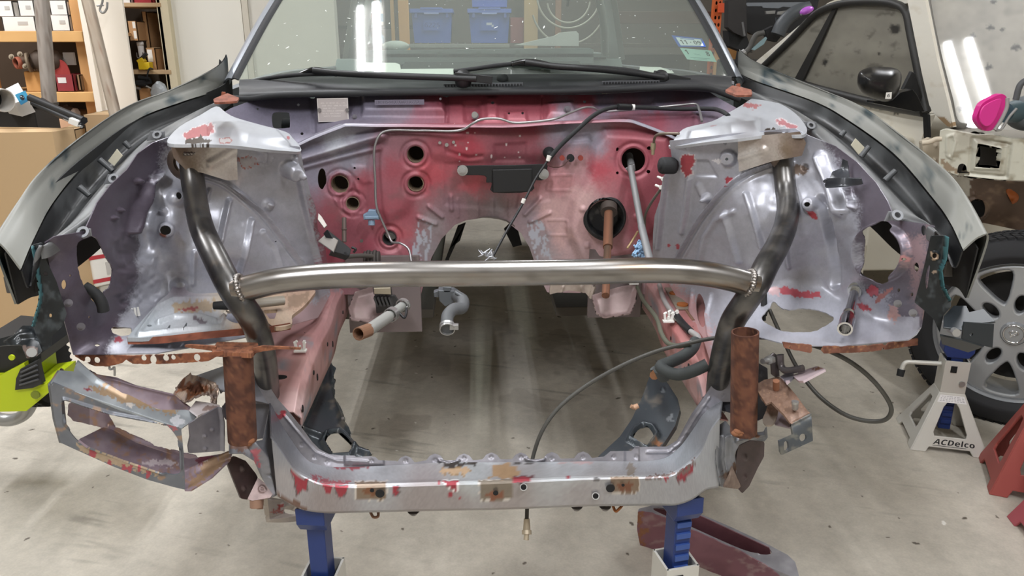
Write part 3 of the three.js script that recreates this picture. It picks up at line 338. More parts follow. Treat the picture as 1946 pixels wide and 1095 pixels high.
  part('bumper_seal', tube(PP([[160, 545, 1.2], [172, 552, 1.2], [186, 564, 1.2], [194, 578, 1.2], [197, 592, 1.2]], 1.2), .009, { k: 6 }), M.rubber);
  // rusty drilled front lip
  const lipOut = [[140, 671], [240, 677], [330, 674], [400, 670], [424, 668], [424, 674], [408, 680], [395, 687], [350, 690], [300, 692], [252, 692], [240, 684], [232, 690], [205, 697], [180, 696], [155, 685], [143, 678]];
  part('rusty_lip', sheet({ out: lipOut, step: 2, jag: 2, w: 1.185, th: .003, holes: [[166, 684, 6, 6], [184, 685, 6, 6], [273, 681, 5.5], [291, 684, 6.5, 8.5], [315, 681, 6], [329, 680, 4.8], [374, 680, 6.5, 7]].map(c => ({ c })), col: (x, y, p) => rusty('#96532f', '#5d3322', '#bb7442', 60)(p.x, p.y, p.z) }), rust, 'rusted drilled lip');
  part('wire_clip', tube(PP([[208, 697], [209, 702], [214, 701], [217, 698], [218, 706], [218, 714]], 1.19), .0018, { k: 5 }), M.zinc);
}
{
  const out = [[1272, 268], [1401, 253], [1510, 244], [1537, 258], [1588, 278], [1628, 308], [1665, 348], [1686, 382], [1694, 402], [1699, 418], [1757, 425], [1776, 430], [1771, 460], [1759, 560], [1753, 600], [1749, 622], [1740, 636], [1725, 646], [1600, 657], [1500, 656], [1440, 640], [1352, 696], [1335, 640], [1283, 560], [1240, 487], [1241, 443], [1244, 410], [1257, 371], [1264, 340], [1277, 302]];
  const seam = sm([[1500, 302], [1467, 312], [1419, 330], [1383, 356], [1357, 384], [1331, 415], [1306, 456], [1288, 487], [1270, 520]]);
  const base = coatOf([[1570, 270], [1600, 330], [1626, 400], [1634, 470], [1640, 540], [1690, 560], [1700, 620], [1780, 620], [1800, 400], [1640, 280]], '#5e5862', '#a2a3ac', [[[[1240, 530], [1290, 540], [1345, 600], [1362, 700], [1320, 700]], '#b08d8e'], [[[1728, 450], [1760, 440], [1752, 600], [1730, 560]], '#846f74']]);  // the dark tone paints shade onto the front part of this wing
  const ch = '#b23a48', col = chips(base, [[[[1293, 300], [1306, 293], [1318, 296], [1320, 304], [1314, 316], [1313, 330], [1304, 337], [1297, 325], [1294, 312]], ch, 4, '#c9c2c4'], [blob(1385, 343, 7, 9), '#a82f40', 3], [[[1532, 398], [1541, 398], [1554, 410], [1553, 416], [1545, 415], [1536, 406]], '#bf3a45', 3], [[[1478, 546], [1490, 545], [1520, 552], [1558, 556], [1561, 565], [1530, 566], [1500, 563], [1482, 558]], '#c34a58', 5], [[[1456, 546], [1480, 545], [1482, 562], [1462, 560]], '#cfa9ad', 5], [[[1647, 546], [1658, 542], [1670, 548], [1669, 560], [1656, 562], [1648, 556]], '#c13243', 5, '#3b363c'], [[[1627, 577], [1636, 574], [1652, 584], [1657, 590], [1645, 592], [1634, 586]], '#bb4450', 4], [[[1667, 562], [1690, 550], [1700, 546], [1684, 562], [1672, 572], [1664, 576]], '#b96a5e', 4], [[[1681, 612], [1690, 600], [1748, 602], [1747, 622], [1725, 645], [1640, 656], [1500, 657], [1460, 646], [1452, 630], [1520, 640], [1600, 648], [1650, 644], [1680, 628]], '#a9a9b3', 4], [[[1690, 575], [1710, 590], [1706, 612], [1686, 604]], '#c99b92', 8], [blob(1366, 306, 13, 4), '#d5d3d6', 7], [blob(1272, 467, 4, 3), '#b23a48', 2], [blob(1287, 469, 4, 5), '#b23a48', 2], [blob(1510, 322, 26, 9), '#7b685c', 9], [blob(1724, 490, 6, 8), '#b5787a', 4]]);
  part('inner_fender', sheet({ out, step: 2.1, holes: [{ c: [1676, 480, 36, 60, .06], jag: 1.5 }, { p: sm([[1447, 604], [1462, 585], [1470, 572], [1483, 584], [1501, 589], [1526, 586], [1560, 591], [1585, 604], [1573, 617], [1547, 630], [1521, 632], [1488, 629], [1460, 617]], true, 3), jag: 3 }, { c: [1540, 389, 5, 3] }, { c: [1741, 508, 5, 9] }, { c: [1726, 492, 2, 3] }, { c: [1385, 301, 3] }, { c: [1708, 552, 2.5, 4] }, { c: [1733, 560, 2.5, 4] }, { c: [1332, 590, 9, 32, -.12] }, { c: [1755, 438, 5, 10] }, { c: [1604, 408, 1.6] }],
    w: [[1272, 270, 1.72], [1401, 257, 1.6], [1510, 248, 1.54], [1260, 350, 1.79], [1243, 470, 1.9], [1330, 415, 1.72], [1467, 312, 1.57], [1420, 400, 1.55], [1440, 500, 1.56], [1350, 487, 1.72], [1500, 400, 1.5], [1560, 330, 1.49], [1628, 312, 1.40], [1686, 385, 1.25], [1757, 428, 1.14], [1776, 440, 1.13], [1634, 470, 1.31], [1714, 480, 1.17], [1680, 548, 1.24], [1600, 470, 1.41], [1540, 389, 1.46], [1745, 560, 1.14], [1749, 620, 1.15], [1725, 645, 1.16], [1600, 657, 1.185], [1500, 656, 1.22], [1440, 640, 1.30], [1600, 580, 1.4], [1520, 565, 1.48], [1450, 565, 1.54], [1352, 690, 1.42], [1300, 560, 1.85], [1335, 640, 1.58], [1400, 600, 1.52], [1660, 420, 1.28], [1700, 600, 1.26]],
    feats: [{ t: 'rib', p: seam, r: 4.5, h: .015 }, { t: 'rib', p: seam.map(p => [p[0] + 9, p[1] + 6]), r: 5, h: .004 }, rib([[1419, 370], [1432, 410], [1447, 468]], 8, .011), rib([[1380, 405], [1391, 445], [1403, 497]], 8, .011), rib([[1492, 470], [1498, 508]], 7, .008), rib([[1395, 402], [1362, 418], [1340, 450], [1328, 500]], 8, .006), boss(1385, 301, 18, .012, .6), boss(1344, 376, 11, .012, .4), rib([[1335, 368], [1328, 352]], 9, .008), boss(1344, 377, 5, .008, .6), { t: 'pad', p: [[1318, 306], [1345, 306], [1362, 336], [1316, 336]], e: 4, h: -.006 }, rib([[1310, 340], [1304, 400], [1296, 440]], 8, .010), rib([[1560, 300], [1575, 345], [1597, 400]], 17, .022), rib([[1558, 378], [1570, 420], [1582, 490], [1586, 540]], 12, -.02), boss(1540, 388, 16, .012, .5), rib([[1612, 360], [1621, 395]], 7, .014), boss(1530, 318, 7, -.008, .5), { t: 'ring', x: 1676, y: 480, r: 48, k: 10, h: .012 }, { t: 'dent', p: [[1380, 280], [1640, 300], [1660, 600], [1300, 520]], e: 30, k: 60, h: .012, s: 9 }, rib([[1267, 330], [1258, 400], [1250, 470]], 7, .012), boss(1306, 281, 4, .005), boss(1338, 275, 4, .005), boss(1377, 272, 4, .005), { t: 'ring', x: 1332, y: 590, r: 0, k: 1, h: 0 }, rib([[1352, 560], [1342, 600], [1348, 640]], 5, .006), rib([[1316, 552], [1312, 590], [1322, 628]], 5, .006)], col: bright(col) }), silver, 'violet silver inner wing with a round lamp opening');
  part('dark_backing', plate(PP([[1430, 350], [1590, 340], [1610, 430], [1590, 540], [1480, 560], [1300, 520], [1340, 420]], 1.86), .004), M.dark, 'black wheel liner behind the panel');  // black plate added behind this wing to darken its openings
  for (const [x, y, w] of [[1706, 577, 1.2], [1735, 595, 1.14]]) part('bolt', bolt(P(x, y, w), toCam(P(x, y, w)), .0048), mat('#8a898c', .4, .6));
  for (const [p, hs] of [[[[1488, 651], [1543, 656], [1543, 668], [1540, 671], [1512, 666], [1490, 662]], [[1501, 660, 1.6]]], [[[1566, 659], [1650, 658], [1745, 644], [1744, 656], [1690, 664], [1650, 669], [1616, 671], [1566, 672], [1560, 666]], [[1683, 654, 4, 3], [1678, 663, 2]]]]) part('rusty_lip', sheet({ out: p, step: 2, jag: 2, w: 1.185, th: .003, holes: hs.map(c => ({ c })), col: (x, y, q) => rusty('#9a5f48', '#74432f', '#c58a52', 60)(q.x, q.y, q.z) }), rust, 'rusted front lip');
  part('bump_stop', merge([turned(P(1283, 315, 1.73), V(-1, .05, .2), [[0, 0], [.018, 0], [.0195, .006], [.0195, .03], [.017, .036], [.009, .037], [.009, .04], [0, .04]], 18)]), M.rubber);
  part('splash_bracket', sheet({ out: [[1560, 347], [1575, 345], [1582, 326], [1598, 320], [1601, 302], [1611, 306], [1612, 322], [1616, 344], [1640, 347], [1640, 352], [1600, 354], [1572, 356]], w: [[1560, 350, 1.36], [1640, 350, 1.34], [1600, 320, 1.42], [1600, 300, 1.42]], step: 2, feats: [rib([[1560, 350], [1600, 349], [1640, 349]], 4, .014)], col: () => lin('#3b3d42') }), darkPaint, 'dark bent bracket');
  for (const [x, y] of [[1254, 338], [1250, 354]]) part('wire_clip', merge([rod(P(x - 4, y - 2, 1.82), P(x + 8, y + 3, 1.80), .003, .003, 8), disc(P(x + 7, y + 2, 1.8), V(-.8, 0, .5), .005, .004)]), M.clip, 'white plastic clip');
}
// tops of the strut towers
{
  const top = (out, h, feats, chipsL, label) => { const f = tps(h), base = (x, y) => mul(lin('#b9bcc2'), .92 + .16 * fbm(x / 14, y / 10, 3)); part('strut_tower', sheet({ out: sm(out, true, 3), at: (x, y) => PY(x, y, f(x, y)), step: 1.4, th: .006, feats, col: chips(base, chipsL) }), silver, label); };
  top([[318, 266], [342, 240], [380, 219], [411, 202], [428, 213], [449, 224], [505, 240], [544, 251], [556, 262], [569, 277], [571, 288], [545, 287], [516, 285], [449, 277], [390, 274], [330, 274]], [[390, 271, 1.087], [323, 268, 1.09], [450, 274, 1.077], [570, 285, 1.04], [544, 252, 1.065], [426, 213, 1.10], [411, 203, 1.105], [342, 241, 1.095]], [{ t: 'pad', p: [[400, 236], [450, 234], [525, 250], [548, 276], [470, 268], [440, 256], [400, 254]], e: 7, h: .010 }], [[[[348, 256], [365, 245], [385, 238], [402, 240], [408, 250], [396, 258], [372, 262], [352, 266]], '#c46d73', 6, '#d9d3d6'], [[[352, 266], [380, 260], [402, 267], [396, 274], [352, 274]], '#4a403b', 9], [blob(430, 267, 14, 4), '#d2cfd0', 3, '#b06a66'], [blob(548, 262, 4, 3), '#c46d73', 2]], 'silver tower top with peeled paint');
  top([[1275, 279], [1278, 270], [1290, 253], [1306, 242], [1352, 231], [1385, 214], [1411, 199], [1428, 188], [1445, 186], [1482, 197], [1512, 216], [1533, 243], [1524, 257], [1472, 255], [1402, 264], [1350, 269]], [[1276, 276, 1.04], [1402, 262, 1.077], [1465, 254, 1.087], [1524, 255, 1.09], [1306, 243, 1.065], [1411, 199, 1.10], [1445, 187, 1.11], [1510, 215, 1.10]], [{ t: 'pad', p: [[1312, 252], [1380, 238], [1440, 232], [1440, 252], [1390, 250], [1370, 254], [1310, 264]], e: 7, h: .010 }], [[blob(1356, 244, 8, 4), '#b5525c', 2], [blob(1426, 200, 15, 6), '#c26f72', 6], [[[1476, 228], [1490, 226], [1500, 236], [1514, 240], [1512, 250], [1490, 238], [1480, 236]], '#cf7d86', 4, '#e2d5d8'], [[[1452, 248], [1478, 244], [1498, 251], [1490, 258], [1452, 258]], '#4a403b', 9]], 'silver tower top with peeled paint');
  // welded doubler plates behind the tubes
  part('doubler_plate', sheet({ out: [[324, 271], [449, 275], [452, 342], [431, 343], [386, 329], [352, 322], [330, 300]], w: [[324, 271, 1.515], [449, 275, 1.55], [452, 342, 1.57], [386, 329, 1.52], [330, 300, 1.51]], step: 2.5, th: .003, feats: [rib([[400, 312], [449, 284]], 14, .006)], col: sprayed([[340, 285, '#6a594d', 1.3], [362, 312, '#75665a'], [385, 285, '#8f837b'], [412, 290, '#c9c3be', 1.6], [436, 300, '#dcd8d5', 2], [418, 326, '#d3cdc9', 2], [444, 336, '#c0b8b3', 1.5]], 6) }), vmat(.36, .6), 'bare steel doubler plate');
  part('doubler_plate', sheet({ out: [[1402, 262], [1520, 250], [1532, 272], [1524, 296], [1503, 300], [1470, 306], [1404, 327]], w: [[1402, 262, 1.57], [1520, 252, 1.51], [1404, 327, 1.58], [1470, 307, 1.52], [1525, 285, 1.5]], step: 2.5, th: .003, feats: [rib([[1404, 300], [1450, 285]], 12, .004)], col: sprayed([[1420, 272, '#b3a8a1', 1.4], [1450, 272, '#a89b93'], [1430, 298, '#dedad6', 2.2], [1410, 316, '#d0cac6', 1.6], [1460, 298, '#b8afa8', 1.2], [1495, 285, '#70604f'], [1520, 268, '#65564b', 1.3], [1520, 290, '#6f5f55']], 6) }), vmat(.36, .6), 'bare steel doubler plate');
}
// ---- fenders ----
{
  const side = (S, E, G, R, D0, flip, label) => {
    const D = S.map((p, i) => p.clone().add(V((flip ? 1 : -1) * .03 * Math.min(1, i / 2), -[.10, .15, .2, .23, .25, .3, .5, .62][i], i ? 0 : -.02)));
    const dust = (p) => { const a = fbm3(p.x * 9 + 3, p.y * 9, p.z * 9), b = fbm3(p.x * 55, p.y * 55, p.z * 55); return mixc(lin('#1c2f35'), lin('#7b7b75'), ss(.33, .44, a * .6 + b * .4) * .95); };
    const f = part('fender', skin([D, S, S.map((p, i) => p.clone().lerp(E[i], .45).add(V(0, .012, 0))), E], { nu: 8, nv: 6, th: .003, col: dust, flip }), vmat(.5, .05), label);
    mesh('inner_skin', skin([D.map(p => p.clone().add(V(flip ? -.006 : .006, 0, 0))), S.map((p, i) => p.clone().lerp(E[i], .1).add(V(flip ? -.012 : .012, -.012, 0)))], { nu: 8, nv: 6, th: .002, flip: !flip, col: p => mixc(lin('#0f1011'), lin('#2b2b2a'), fbm3(p.x * 9, p.y * 9, p.z * 6)) }), vmat(.7, 0), f, 'black underside');
    const dk = p => mixc(lin('#141517'), lin('#4d4f50'), ss(.5, .72, fbm3(p.x * 18, p.y * 26, p.z * 11)) * .55);
    mesh('gutter', skin([E.map(p => p.clone().add(V(0, -.004, -.002))), E.map((p, i) => p.clone().lerp(G[i], .3).add(V(0, -.03, 0))), G], { nu: 8, nv: 6, th: .002, col: dk, flip }), vmat(.4, .1), f, 'black inner channel');
    mesh('rail', skin([G, G.map((p, i) => p.clone().lerp(R[i], .5).add(V(0, .006, 0))), R, R.map(p => p.clone().add(V(0, -.018, 0)))], { nu: 8, nv: 4, th: .002, flip, col: p => mixc(lin('#3a3b3e'), lin('#8a8b8b'), fbm3(p.x * 22, p.y * 22, p.z * 14)) }), vmat(.45, .3), f, 'dusty grey top rail');
    return f;
  };
  const L = side(PP([[-14, 462, 1.1], [33, 394, 1.22], [77, 340, 1.34], [154, 276, 1.55], [244, 218, 1.82], [326, 188, 2.05], [411, 154, 2.3], [432, 134, 2.45]]), PP([[40, 511, 1.07], [66, 450, 1.15], [103, 382, 1.32], [164, 310, 1.54], [257, 229, 1.82], [347, 193, 2.05], [411, 172, 2.28], [434, 152, 2.43]]), PP([[62, 505, 1.1], [85, 474, 1.13], [136, 423, 1.28], [200, 345, 1.49], [283, 262, 1.74], [373, 211, 2.0], [415, 193, 2.22], [434, 183, 2.35]]), PP([[75, 470, 1.11], [103, 459, 1.13], [176, 405, 1.26], [225, 345, 1.46], [300, 270, 1.64], [380, 222, 1.93], [420, 198, 2.2], [438, 186, 2.33]]), null, false, 'dusty dark teal fender on the left');
  const Rf = side(PP([[1879, 456, 1.1], [1839, 386, 1.24], [1798, 338, 1.36], [1717, 276, 1.56], [1641, 220, 1.82], [1564, 189, 2.05], [1442, 147, 2.3], [1404, 124, 2.45]]), PP([[1830, 474, 1.08], [1807, 425, 1.16], [1775, 379, 1.33], [1700, 293, 1.55], [1615, 230, 1.82], [1549, 193, 2.05], [1440, 155, 2.28], [1402, 138, 2.43]]), PP([[1799, 470, 1.11], [1770, 432, 1.15], [1729, 400, 1.29], [1660, 330, 1.5], [1576, 253, 1.74], [1510, 209, 2.0], [1433, 176, 2.22], [1399, 160, 2.35]]), PP([[1776, 440, 1.12], [1752, 428, 1.15], [1690, 398, 1.25], [1640, 327, 1.46], [1560, 262, 1.64], [1505, 216, 1.93], [1430, 183, 2.2], [1396, 168, 2.33]]), null, true, 'dusty dark teal fender on the right');
  // stickers and raised strips in the channels
  for (const [f, q, w] of [[L, [[205, 306], [222, 283], [233, 296], [217, 316]], 1.60], [Rf, [[1617, 276], [1626, 263], [1643, 280], [1634, 297]], 1.60]]) mesh('paper_tag', plate(PP(q, w), .0015), mat('#c9c3ae', .7), f, 'cream paper tag');
  for (const [f, a, b, w] of [[L, [189, 303], [214, 325], 1.56], [L, [150, 355], [170, 372], 1.42], [L, [236, 270], [247, 281], 1.68], [Rf, [1636, 298], [1652, 278], 1.55], [Rf, [1682, 343], [1702, 324], 1.42], [Rf, [1598, 258], [1606, 249], 1.72]]) mesh('stiffener', rod(P(a[0], a[1], w), P(b[0], b[1], w), .006, .005, 6), mat('#4c4e50', .4, .2), f);
  for (const [x, y, w, f] of [[160, 443, 1.19, L], [218, 341, 1.42, L], [1703, 411, 1.19, Rf], [300, 258, 1.64, L], [1540, 240, 1.72, Rf]]) mesh('mounting_tab', merge([pipe(P(x, y, w), P(x, y, w).add(V(0, .003, .004)), .0095, .0045, 16), plate(PP([[x - 22, y + 10], [x - 14, y - 9], [x + 12, y - 8], [x + 14, y + 6]], w + .004), .003)]), mat('#84868a', .4, .4), f, 'grey mounting tab');
  // fender front supports
  const bt = (x, y, p) => mixc(lin('#191d20'), lin('#4a5054'), ss(.5, .75, fbm(x / 15, y / 20, 5)) * .6);
  part('fender_support', sheet({ out: [[59, 466], [80, 461], [87, 476], [88, 495], [107, 535], [127, 597], [119, 620], [99, 639], [97, 658], [81, 669], [62, 618], [74, 578], [77, 559], [70, 511], [62, 483]], w: [[60, 470, 1.11], [127, 597, 1.12], [62, 618, 1.1], [81, 668, 1.1]], step: 2.4, holes: [{ c: [87, 521, 4] }, { c: [96, 600, 2.5, 4] }], feats: [rib([[61, 470], [70, 511], [77, 559], [74, 578], [62, 618]], 5, .008)], col: (x, y) => sdLine(x, y, [[61, 470], [70, 511], [77, 559], [74, 578], [62, 618]])[0] < 4 ? lin('#4a7278') : bt(x, y) }), darkPaint, 'dark teal support strip');
  part('bumper_bracket', sheet({ out: [[-16, 648], [24, 637], [43, 619], [63, 619], [80, 668], [69, 677], [50, 680], [40, 655], [5, 657], [-16, 660]], w: [[-10, 650, 1.1], [43, 625, 1.11], [80, 668, 1.09], [55, 678, 1.07]], step: 2.4, feats: [{ t: 'pad', p: [[10, 650], [40, 630], [62, 630], [66, 640], [40, 642], [30, 652]], e: 3, h: .005 }], col: chips(bt, [[[[42, 655], [74, 660], [70, 676], [52, 679]], '#6d5a52', 5]]) }), darkPaint);
  part('bolt', disc(P(60, 670, 1.075), toCam(P(60, 670, 1.07)), .007, .02, 10), M.zinc);
  part('fender_support', sheet({ out: [[1770, 448], [1799, 448], [1796, 491], [1786, 512], [1791, 542], [1805, 565], [1808, 582], [1793, 599], [1786, 633], [1775, 608], [1754, 588], [1738, 575], [1754, 519]], w: [[1770, 450, 1.11], [1799, 450, 1.11], [1738, 575, 1.12], [1808, 580, 1.1], [1786, 630, 1.1]], step: 2.4, holes: [{ c: [1776, 486, 4, 5] }], feats: [rib([[1798, 450], [1795, 491], [1787, 512], [1791, 542], [1805, 568]], 5, .008), { t: 'ring', x: 1776, y: 486, r: 7, k: 3, h: .003 }], col: chips((x, y) => sdLine(x, y, [[1798, 450], [1795, 491], [1787, 512], [1791, 542], [1805, 568]])[0] < 3.5 ? lin('#3c666c') : bt(x, y), [[blob(1775, 517, 5, 3), '#9b8672', 2], [[[1770, 479], [1782, 479], [1782, 494], [1770, 494]], '#a58a6e', 3]]) }), darkPaint, 'dark teal support strip');
  part('bumper_bracket', merge([plate(PP([[1794, 600, 1.1], [1812, 580, 1.13], [1835, 585, 1.13], [1841, 597, 1.11], [1866, 597, 1.12], [1890, 617, 1.08], [1832, 613, 1.07], [1826, 634, 1.06], [1788, 638, 1.07]], 1.1), .003), plate(PP([[1832, 612, 1.07], [1890, 616, 1.07], [1887, 662, 1.07], [1867, 657, 1.07], [1828, 645, 1.07]], 1.07), .003, [{ p: P(1846, 636, 1.07), r: .0035 }]), plate(PP([[1786, 638, 1.075], [1828, 645, 1.07], [1870, 658, 1.07], [1840, 670, 1.1], [1790, 652, 1.1]], 1.07), .003)]), mat('#2a2f33', .4, .2), 'dark boxed bumper bracket');
  part('bolt', rod(P(1806, 625, 1.08), P(1818, 633, 1.05), .006, .006, 10), M.zinc);
  // felt liner blocks under the fender tips
  part('liner_block', box(.05, .03, .04, ...P(50, 535, 1.28).toArray()), mat('#4b4846', .8)); part('liner_block', box(.05, .03, .04, ...P(1810, 505, 1.3).toArray()), mat('#77736e', .8), 'grey foam block');
}
// ---- front frame: rails, lower cross support, tube frame ----
const proj = p => { const d = p.clone().sub(CAM), z = d.dot(CD); return [IW / 2 + d.dot(CR) / z * FPX, IH / 2 - d.dot(CU) / z * FPX]; };
const onpx = f => p => { const q = proj(p); return f(q[0], q[1], p); };
{
  const pinkBase = sprayed([[640, 600, '#b78d8c'], [600, 700, '#c09793'], [560, 720, '#b98e8b', 1.2], [590, 640, '#ad8180'], [580, 760, '#c4a5a3'], [660, 560, '#b08484'], [1230, 560, '#b78f8d'], [1280, 620, '#b0706e'], [1220, 620, '#c0a09e', 1.2], [1280, 720, '#c3a3a1'], [1320, 680, '#b8817d']], 8);
  const worn = onpx((x, y, p) => { let c = pinkBase(x, y); const n = fbm3(p.x * 60, p.y * 60, p.z * 14); c = mixc(c, lin('#8f8f96'), ss(.62, .7, n)); return mixc(c, lin('#8a5a4a'), ss(.6, .75, fbm3(p.x * 25, p.y * 30, p.z * 25 + 9)) * .5); });
  for (const s of [-1, 1]) {
    const xi = s * .405, xo = s * .53, yt = .625, yb = .535, zs = [-1.388, -1.46, -1.6, -1.75, -1.9, -2.06], row = (x, y) => zs.map((z, i) => V(x + s * (i > 3 ? .012 : 0), y - (y < .6 ? 0 : i === 0 ? .06 : i === 1 ? .022 : 0), z));
    const g = skin([row(xo, yb), row(xo, yt), row(xo - s * .02, yt + .004), row(xi + s * .015, yt + .002), row(xi, yt - .012), row(xi, yb), row(xi + s * .05, yb - .01)], { nu: 10, nv: 4, lv: 1, th: .003, col: worn, flip: s > 0 });
    const r = part('frame_rail', g, panelPaint, 'dusty pink primed frame rail');
    const hole = (x, y, z, n, a, b) => { const d = new THREE.CylinderGeometry(1, 1, .0015, 16); d.scale(a, 1, b); d.applyQuaternion(new THREE.Quaternion().setFromUnitVectors(V(0, 1, 0), n)); d.translate(x, y, z); return d; };
    for (const h of [hole(xi + s * .045, yt + .003, -1.42, V(0, 1, 0), .016, .010), ...[-1.4, -1.52, -1.55, -1.68, -1.74, -1.9].map((z, i) => hole(xi - s * .001, .58 + .012 * (i % 2 ? 1 : -1), z, V(-s, 0, 0), .008 - .003 * (i % 2), .005)), hole(xi + s * .05, yt + .0035, -1.66, V(0, 1, 0), .007, .004)]) mesh('rail_hole', h, M.dark, r);
    mesh('rail_plate', box(.032, .004, .17, xi + s * .055, yt + .006, -1.86, 0, s * -.06), mat('#a39c8d', .5, .5), r, 'bare metal strip'); for (const [z, q] of [[-1.80, .014], [-1.89, .011]]) mesh('rail_grommet', disc(V(xi + s * .055, yt + .008, z), V(0, 1, 0), q, .004, 16), mat('#a45f2c', .7), r, 'rusty grommet');
    for (const [px, py, w] of s < 0 ? [[571, 668, 1.45]] : [[1270, 612, 1.72], [1204, 540, 1.98], [1278, 608, 1.72]]) { const p = PY(px, py, yt + .004); part('wire_clip', merge([box(.026, .004, .014, p.x, p.y + .002, p.z), box(.005, .02, .006, p.x - .009, p.y + .012, p.z, 0, 0, .15), box(.005, .024, .006, p.x + .009, p.y + .013, p.z, 0, 0, -.1), box(.004, .012, .005, p.x, p.y + .008, p.z), rod(V(p.x - .012, p.y + .02, p.z), V(p.x - .005, p.y + .024, p.z), .003, .003, 8), rod(V(p.x + .006, p.y + .022, p.z), V(p.x + .013, p.y + .018, p.z), .003, .003, 8)]), M.clip, 'white plastic wire clip'); }
    // torque boxes where the rails meet the firewall
    const q = s < 0 ? [[675, 560, 1.98], [720, 545, 2.0], [735, 600, 1.95], [700, 616, 1.9], [668, 612, 1.9], [664, 590, 1.93]] : [[1178, 550, 1.98], [1210, 545, 2.0], [1205, 580, 1.93], [1196, 600, 1.9], [1150, 608, 1.9], [1135, 600, 1.92], [1125, 565, 1.96]];
    part('rail_gusset', sheet({ out: q.map(p => [p[0], p[1]]), w: q, th: .004, step: 3, feats: [{ t: 'edge', p: q.map(p => [p[0], p[1]]), e: 7, h: .012 }], col: (x, y) => mixc(lin('#a58d8c'), lin('#857672'), fbm(x / 14, y / 14, 8)) }), panelPaint);
    // lower bulkhead under the firewall
    part('lower_bulkhead', s < 0 ? box(.2, .22, .012, -.31, .60, -2.02) : box(.15, .2, .012, .33, .62, -2.03), mat('#6f6463', .7, .1));
  }
  // lower cross support
  const colpts = [[[514, 766], [516, 828], [526, 942]], [[532, 802], [540, 862], [540, 951]], [[553, 835], [561, 891], [556, 960]], [[576, 866], [586, 907], [580, 970]], [[597, 881], [617, 918], [620, 975]], [[640, 888], [666, 922], [666, 974]], [[735, 885], [760, 920], [760, 972]], [[850, 879], [850, 917], [850, 970]], [[954, 879], [954, 914], [954, 968]], [[1126, 877], [1108, 907], [1108, 962]], [[1200, 877], [1190, 905], [1190, 961]], [[1234, 876], [1237, 904], [1250, 960]], [[1267, 869], [1273, 901], [1284, 960]], [[1295, 846], [1299, 886], [1314, 950]], [[1321, 810], [1330, 858], [1340, 932]], [[1339, 784], [1350, 815], [1355, 928]], [[1372, 762], [1368, 790], [1366, 926]]];
  const wr = [1.37, 1.36, 1.35, 1.34, 1.336, 1.335, 1.335, 1.335, 1.335, 1.335, 1.335, 1.336, 1.34, 1.35, 1.36, 1.365, 1.37];
  const r1 = colpts.map((c, i) => P(c[0][0], c[0][1], wr[i])), r2 = (dy, w) => colpts.map(c => P(c[1][0], c[1][1] + dy, w)), r3 = (dy, w) => colpts.map(c => P(c[2][0], c[2][1] + dy, w));
  const CH = '#a82f3f', base = sprayed([[540, 920, '#a19d9f'], [600, 900, '#a3a5aa'], [620, 950, '#938b8b', 1.3], [720, 905, '#a8abb0', 1.4], [800, 950, '#968f8f', 1.4], [900, 900, '#b0b5b8', 1.4], [860, 950, '#968f8f'], [960, 950, '#97908f', 1.3], [1080, 895, '#b0b5b9', 1.4], [1100, 940, '#9b9798', 1.4], [1230, 940, '#98989b', 1.4], [1300, 920, '#97979b', 1.3], [1290, 870, '#a7adb3', 1.3], [1345, 850, '#9a9da3', 1.2], [545, 850, '#8b8d94', 1.3], [525, 790, '#6c6b72', 1.2]], 8);
  const dirt = '#8b7763', pads = [[[[676, 916], [733, 916], [734, 944], [728, 950], [677, 948]], dirt, 3, '#c9c3bd'], [[[911, 914], [975, 910], [975, 946], [955, 952], [914, 950]], '#85796a', 3, '#c9c3bd'], [[[1161, 907], [1214, 906], [1214, 934], [1205, 938], [1164, 937]], '#86705c', 3, '#b7b1ab']];
  const list = [...pads, [blob(706, 935, 14, 9), '#8a5a3a', 7], [blob(944, 942, 16, 10), '#8f5a40', 6], [blob(1190, 926, 14, 8), '#7f5138', 6], [[[931, 908], [938, 884], [965, 880], [986, 890], [990, 908]], '#b9966c', 10], [blob(868, 895, 26, 8), '#d6b48b', 7, '#a58a68'], [[[1193, 880], [1204, 880], [1207, 905], [1192, 904]], '#8f8578', 8],
    [[[553, 894], [559, 898], [567, 910], [584, 912], [584, 935], [574, 933], [564, 939], [562, 917]], CH, 4, '#6d5f60'], [[[614, 922], [630, 923], [627, 940], [618, 935]], CH, 2.5], [[[638, 923], [661, 923], [657, 940], [647, 946], [639, 937]], CH, 3, '#6d6668'], [[[592, 902], [620, 912], [664, 915], [662, 922], [620, 920], [596, 912]], '#b5606b', 9], [[[747, 925], [757, 923], [758, 938], [752, 943], [747, 940]], CH, 3, '#6d6668'], [[[843, 914], [870, 912], [869, 935], [856, 929]], CH, 3, '#e2dfe0'], [blob(834, 918, 3, 5), CH, 2], [blob(855, 940, 4, 4), CH, 2], [blob(875, 946, 4, 4), CH, 2], [[[976, 908], [1013, 906], [1005, 914], [977, 918]], CH, 4, '#6b4a4e'], [blob(1081, 908, 4, 4), CH, 2], [[[1285, 903], [1314, 881], [1318, 888], [1302, 912], [1290, 915]], '#9c3140', 5, '#6a585a'], [blob(1266, 910, 6, 4), CH, 2], [[[1225, 906], [1300, 896], [1320, 872], [1324, 876], [1302, 900], [1228, 911]], '#7d6a66', 8], [[[622, 884], [700, 886], [700, 890], [640, 892]], '#a5404d', 5], [[[838, 880], [908, 877], [905, 884], [850, 888]], '#4a4440', 6], [[[975, 878], [1015, 878], [1015, 882], [978, 882]], '#4a4440', 5], [[[1060, 878], [1120, 873], [1128, 880], [1080, 882]], '#c7a7a6', 6], [blob(1135, 911, 6, 5), '#5f5d5d', 4], [[[520, 940], [560, 950], [590, 972], [560, 965]], '#7d5f52', 6]];
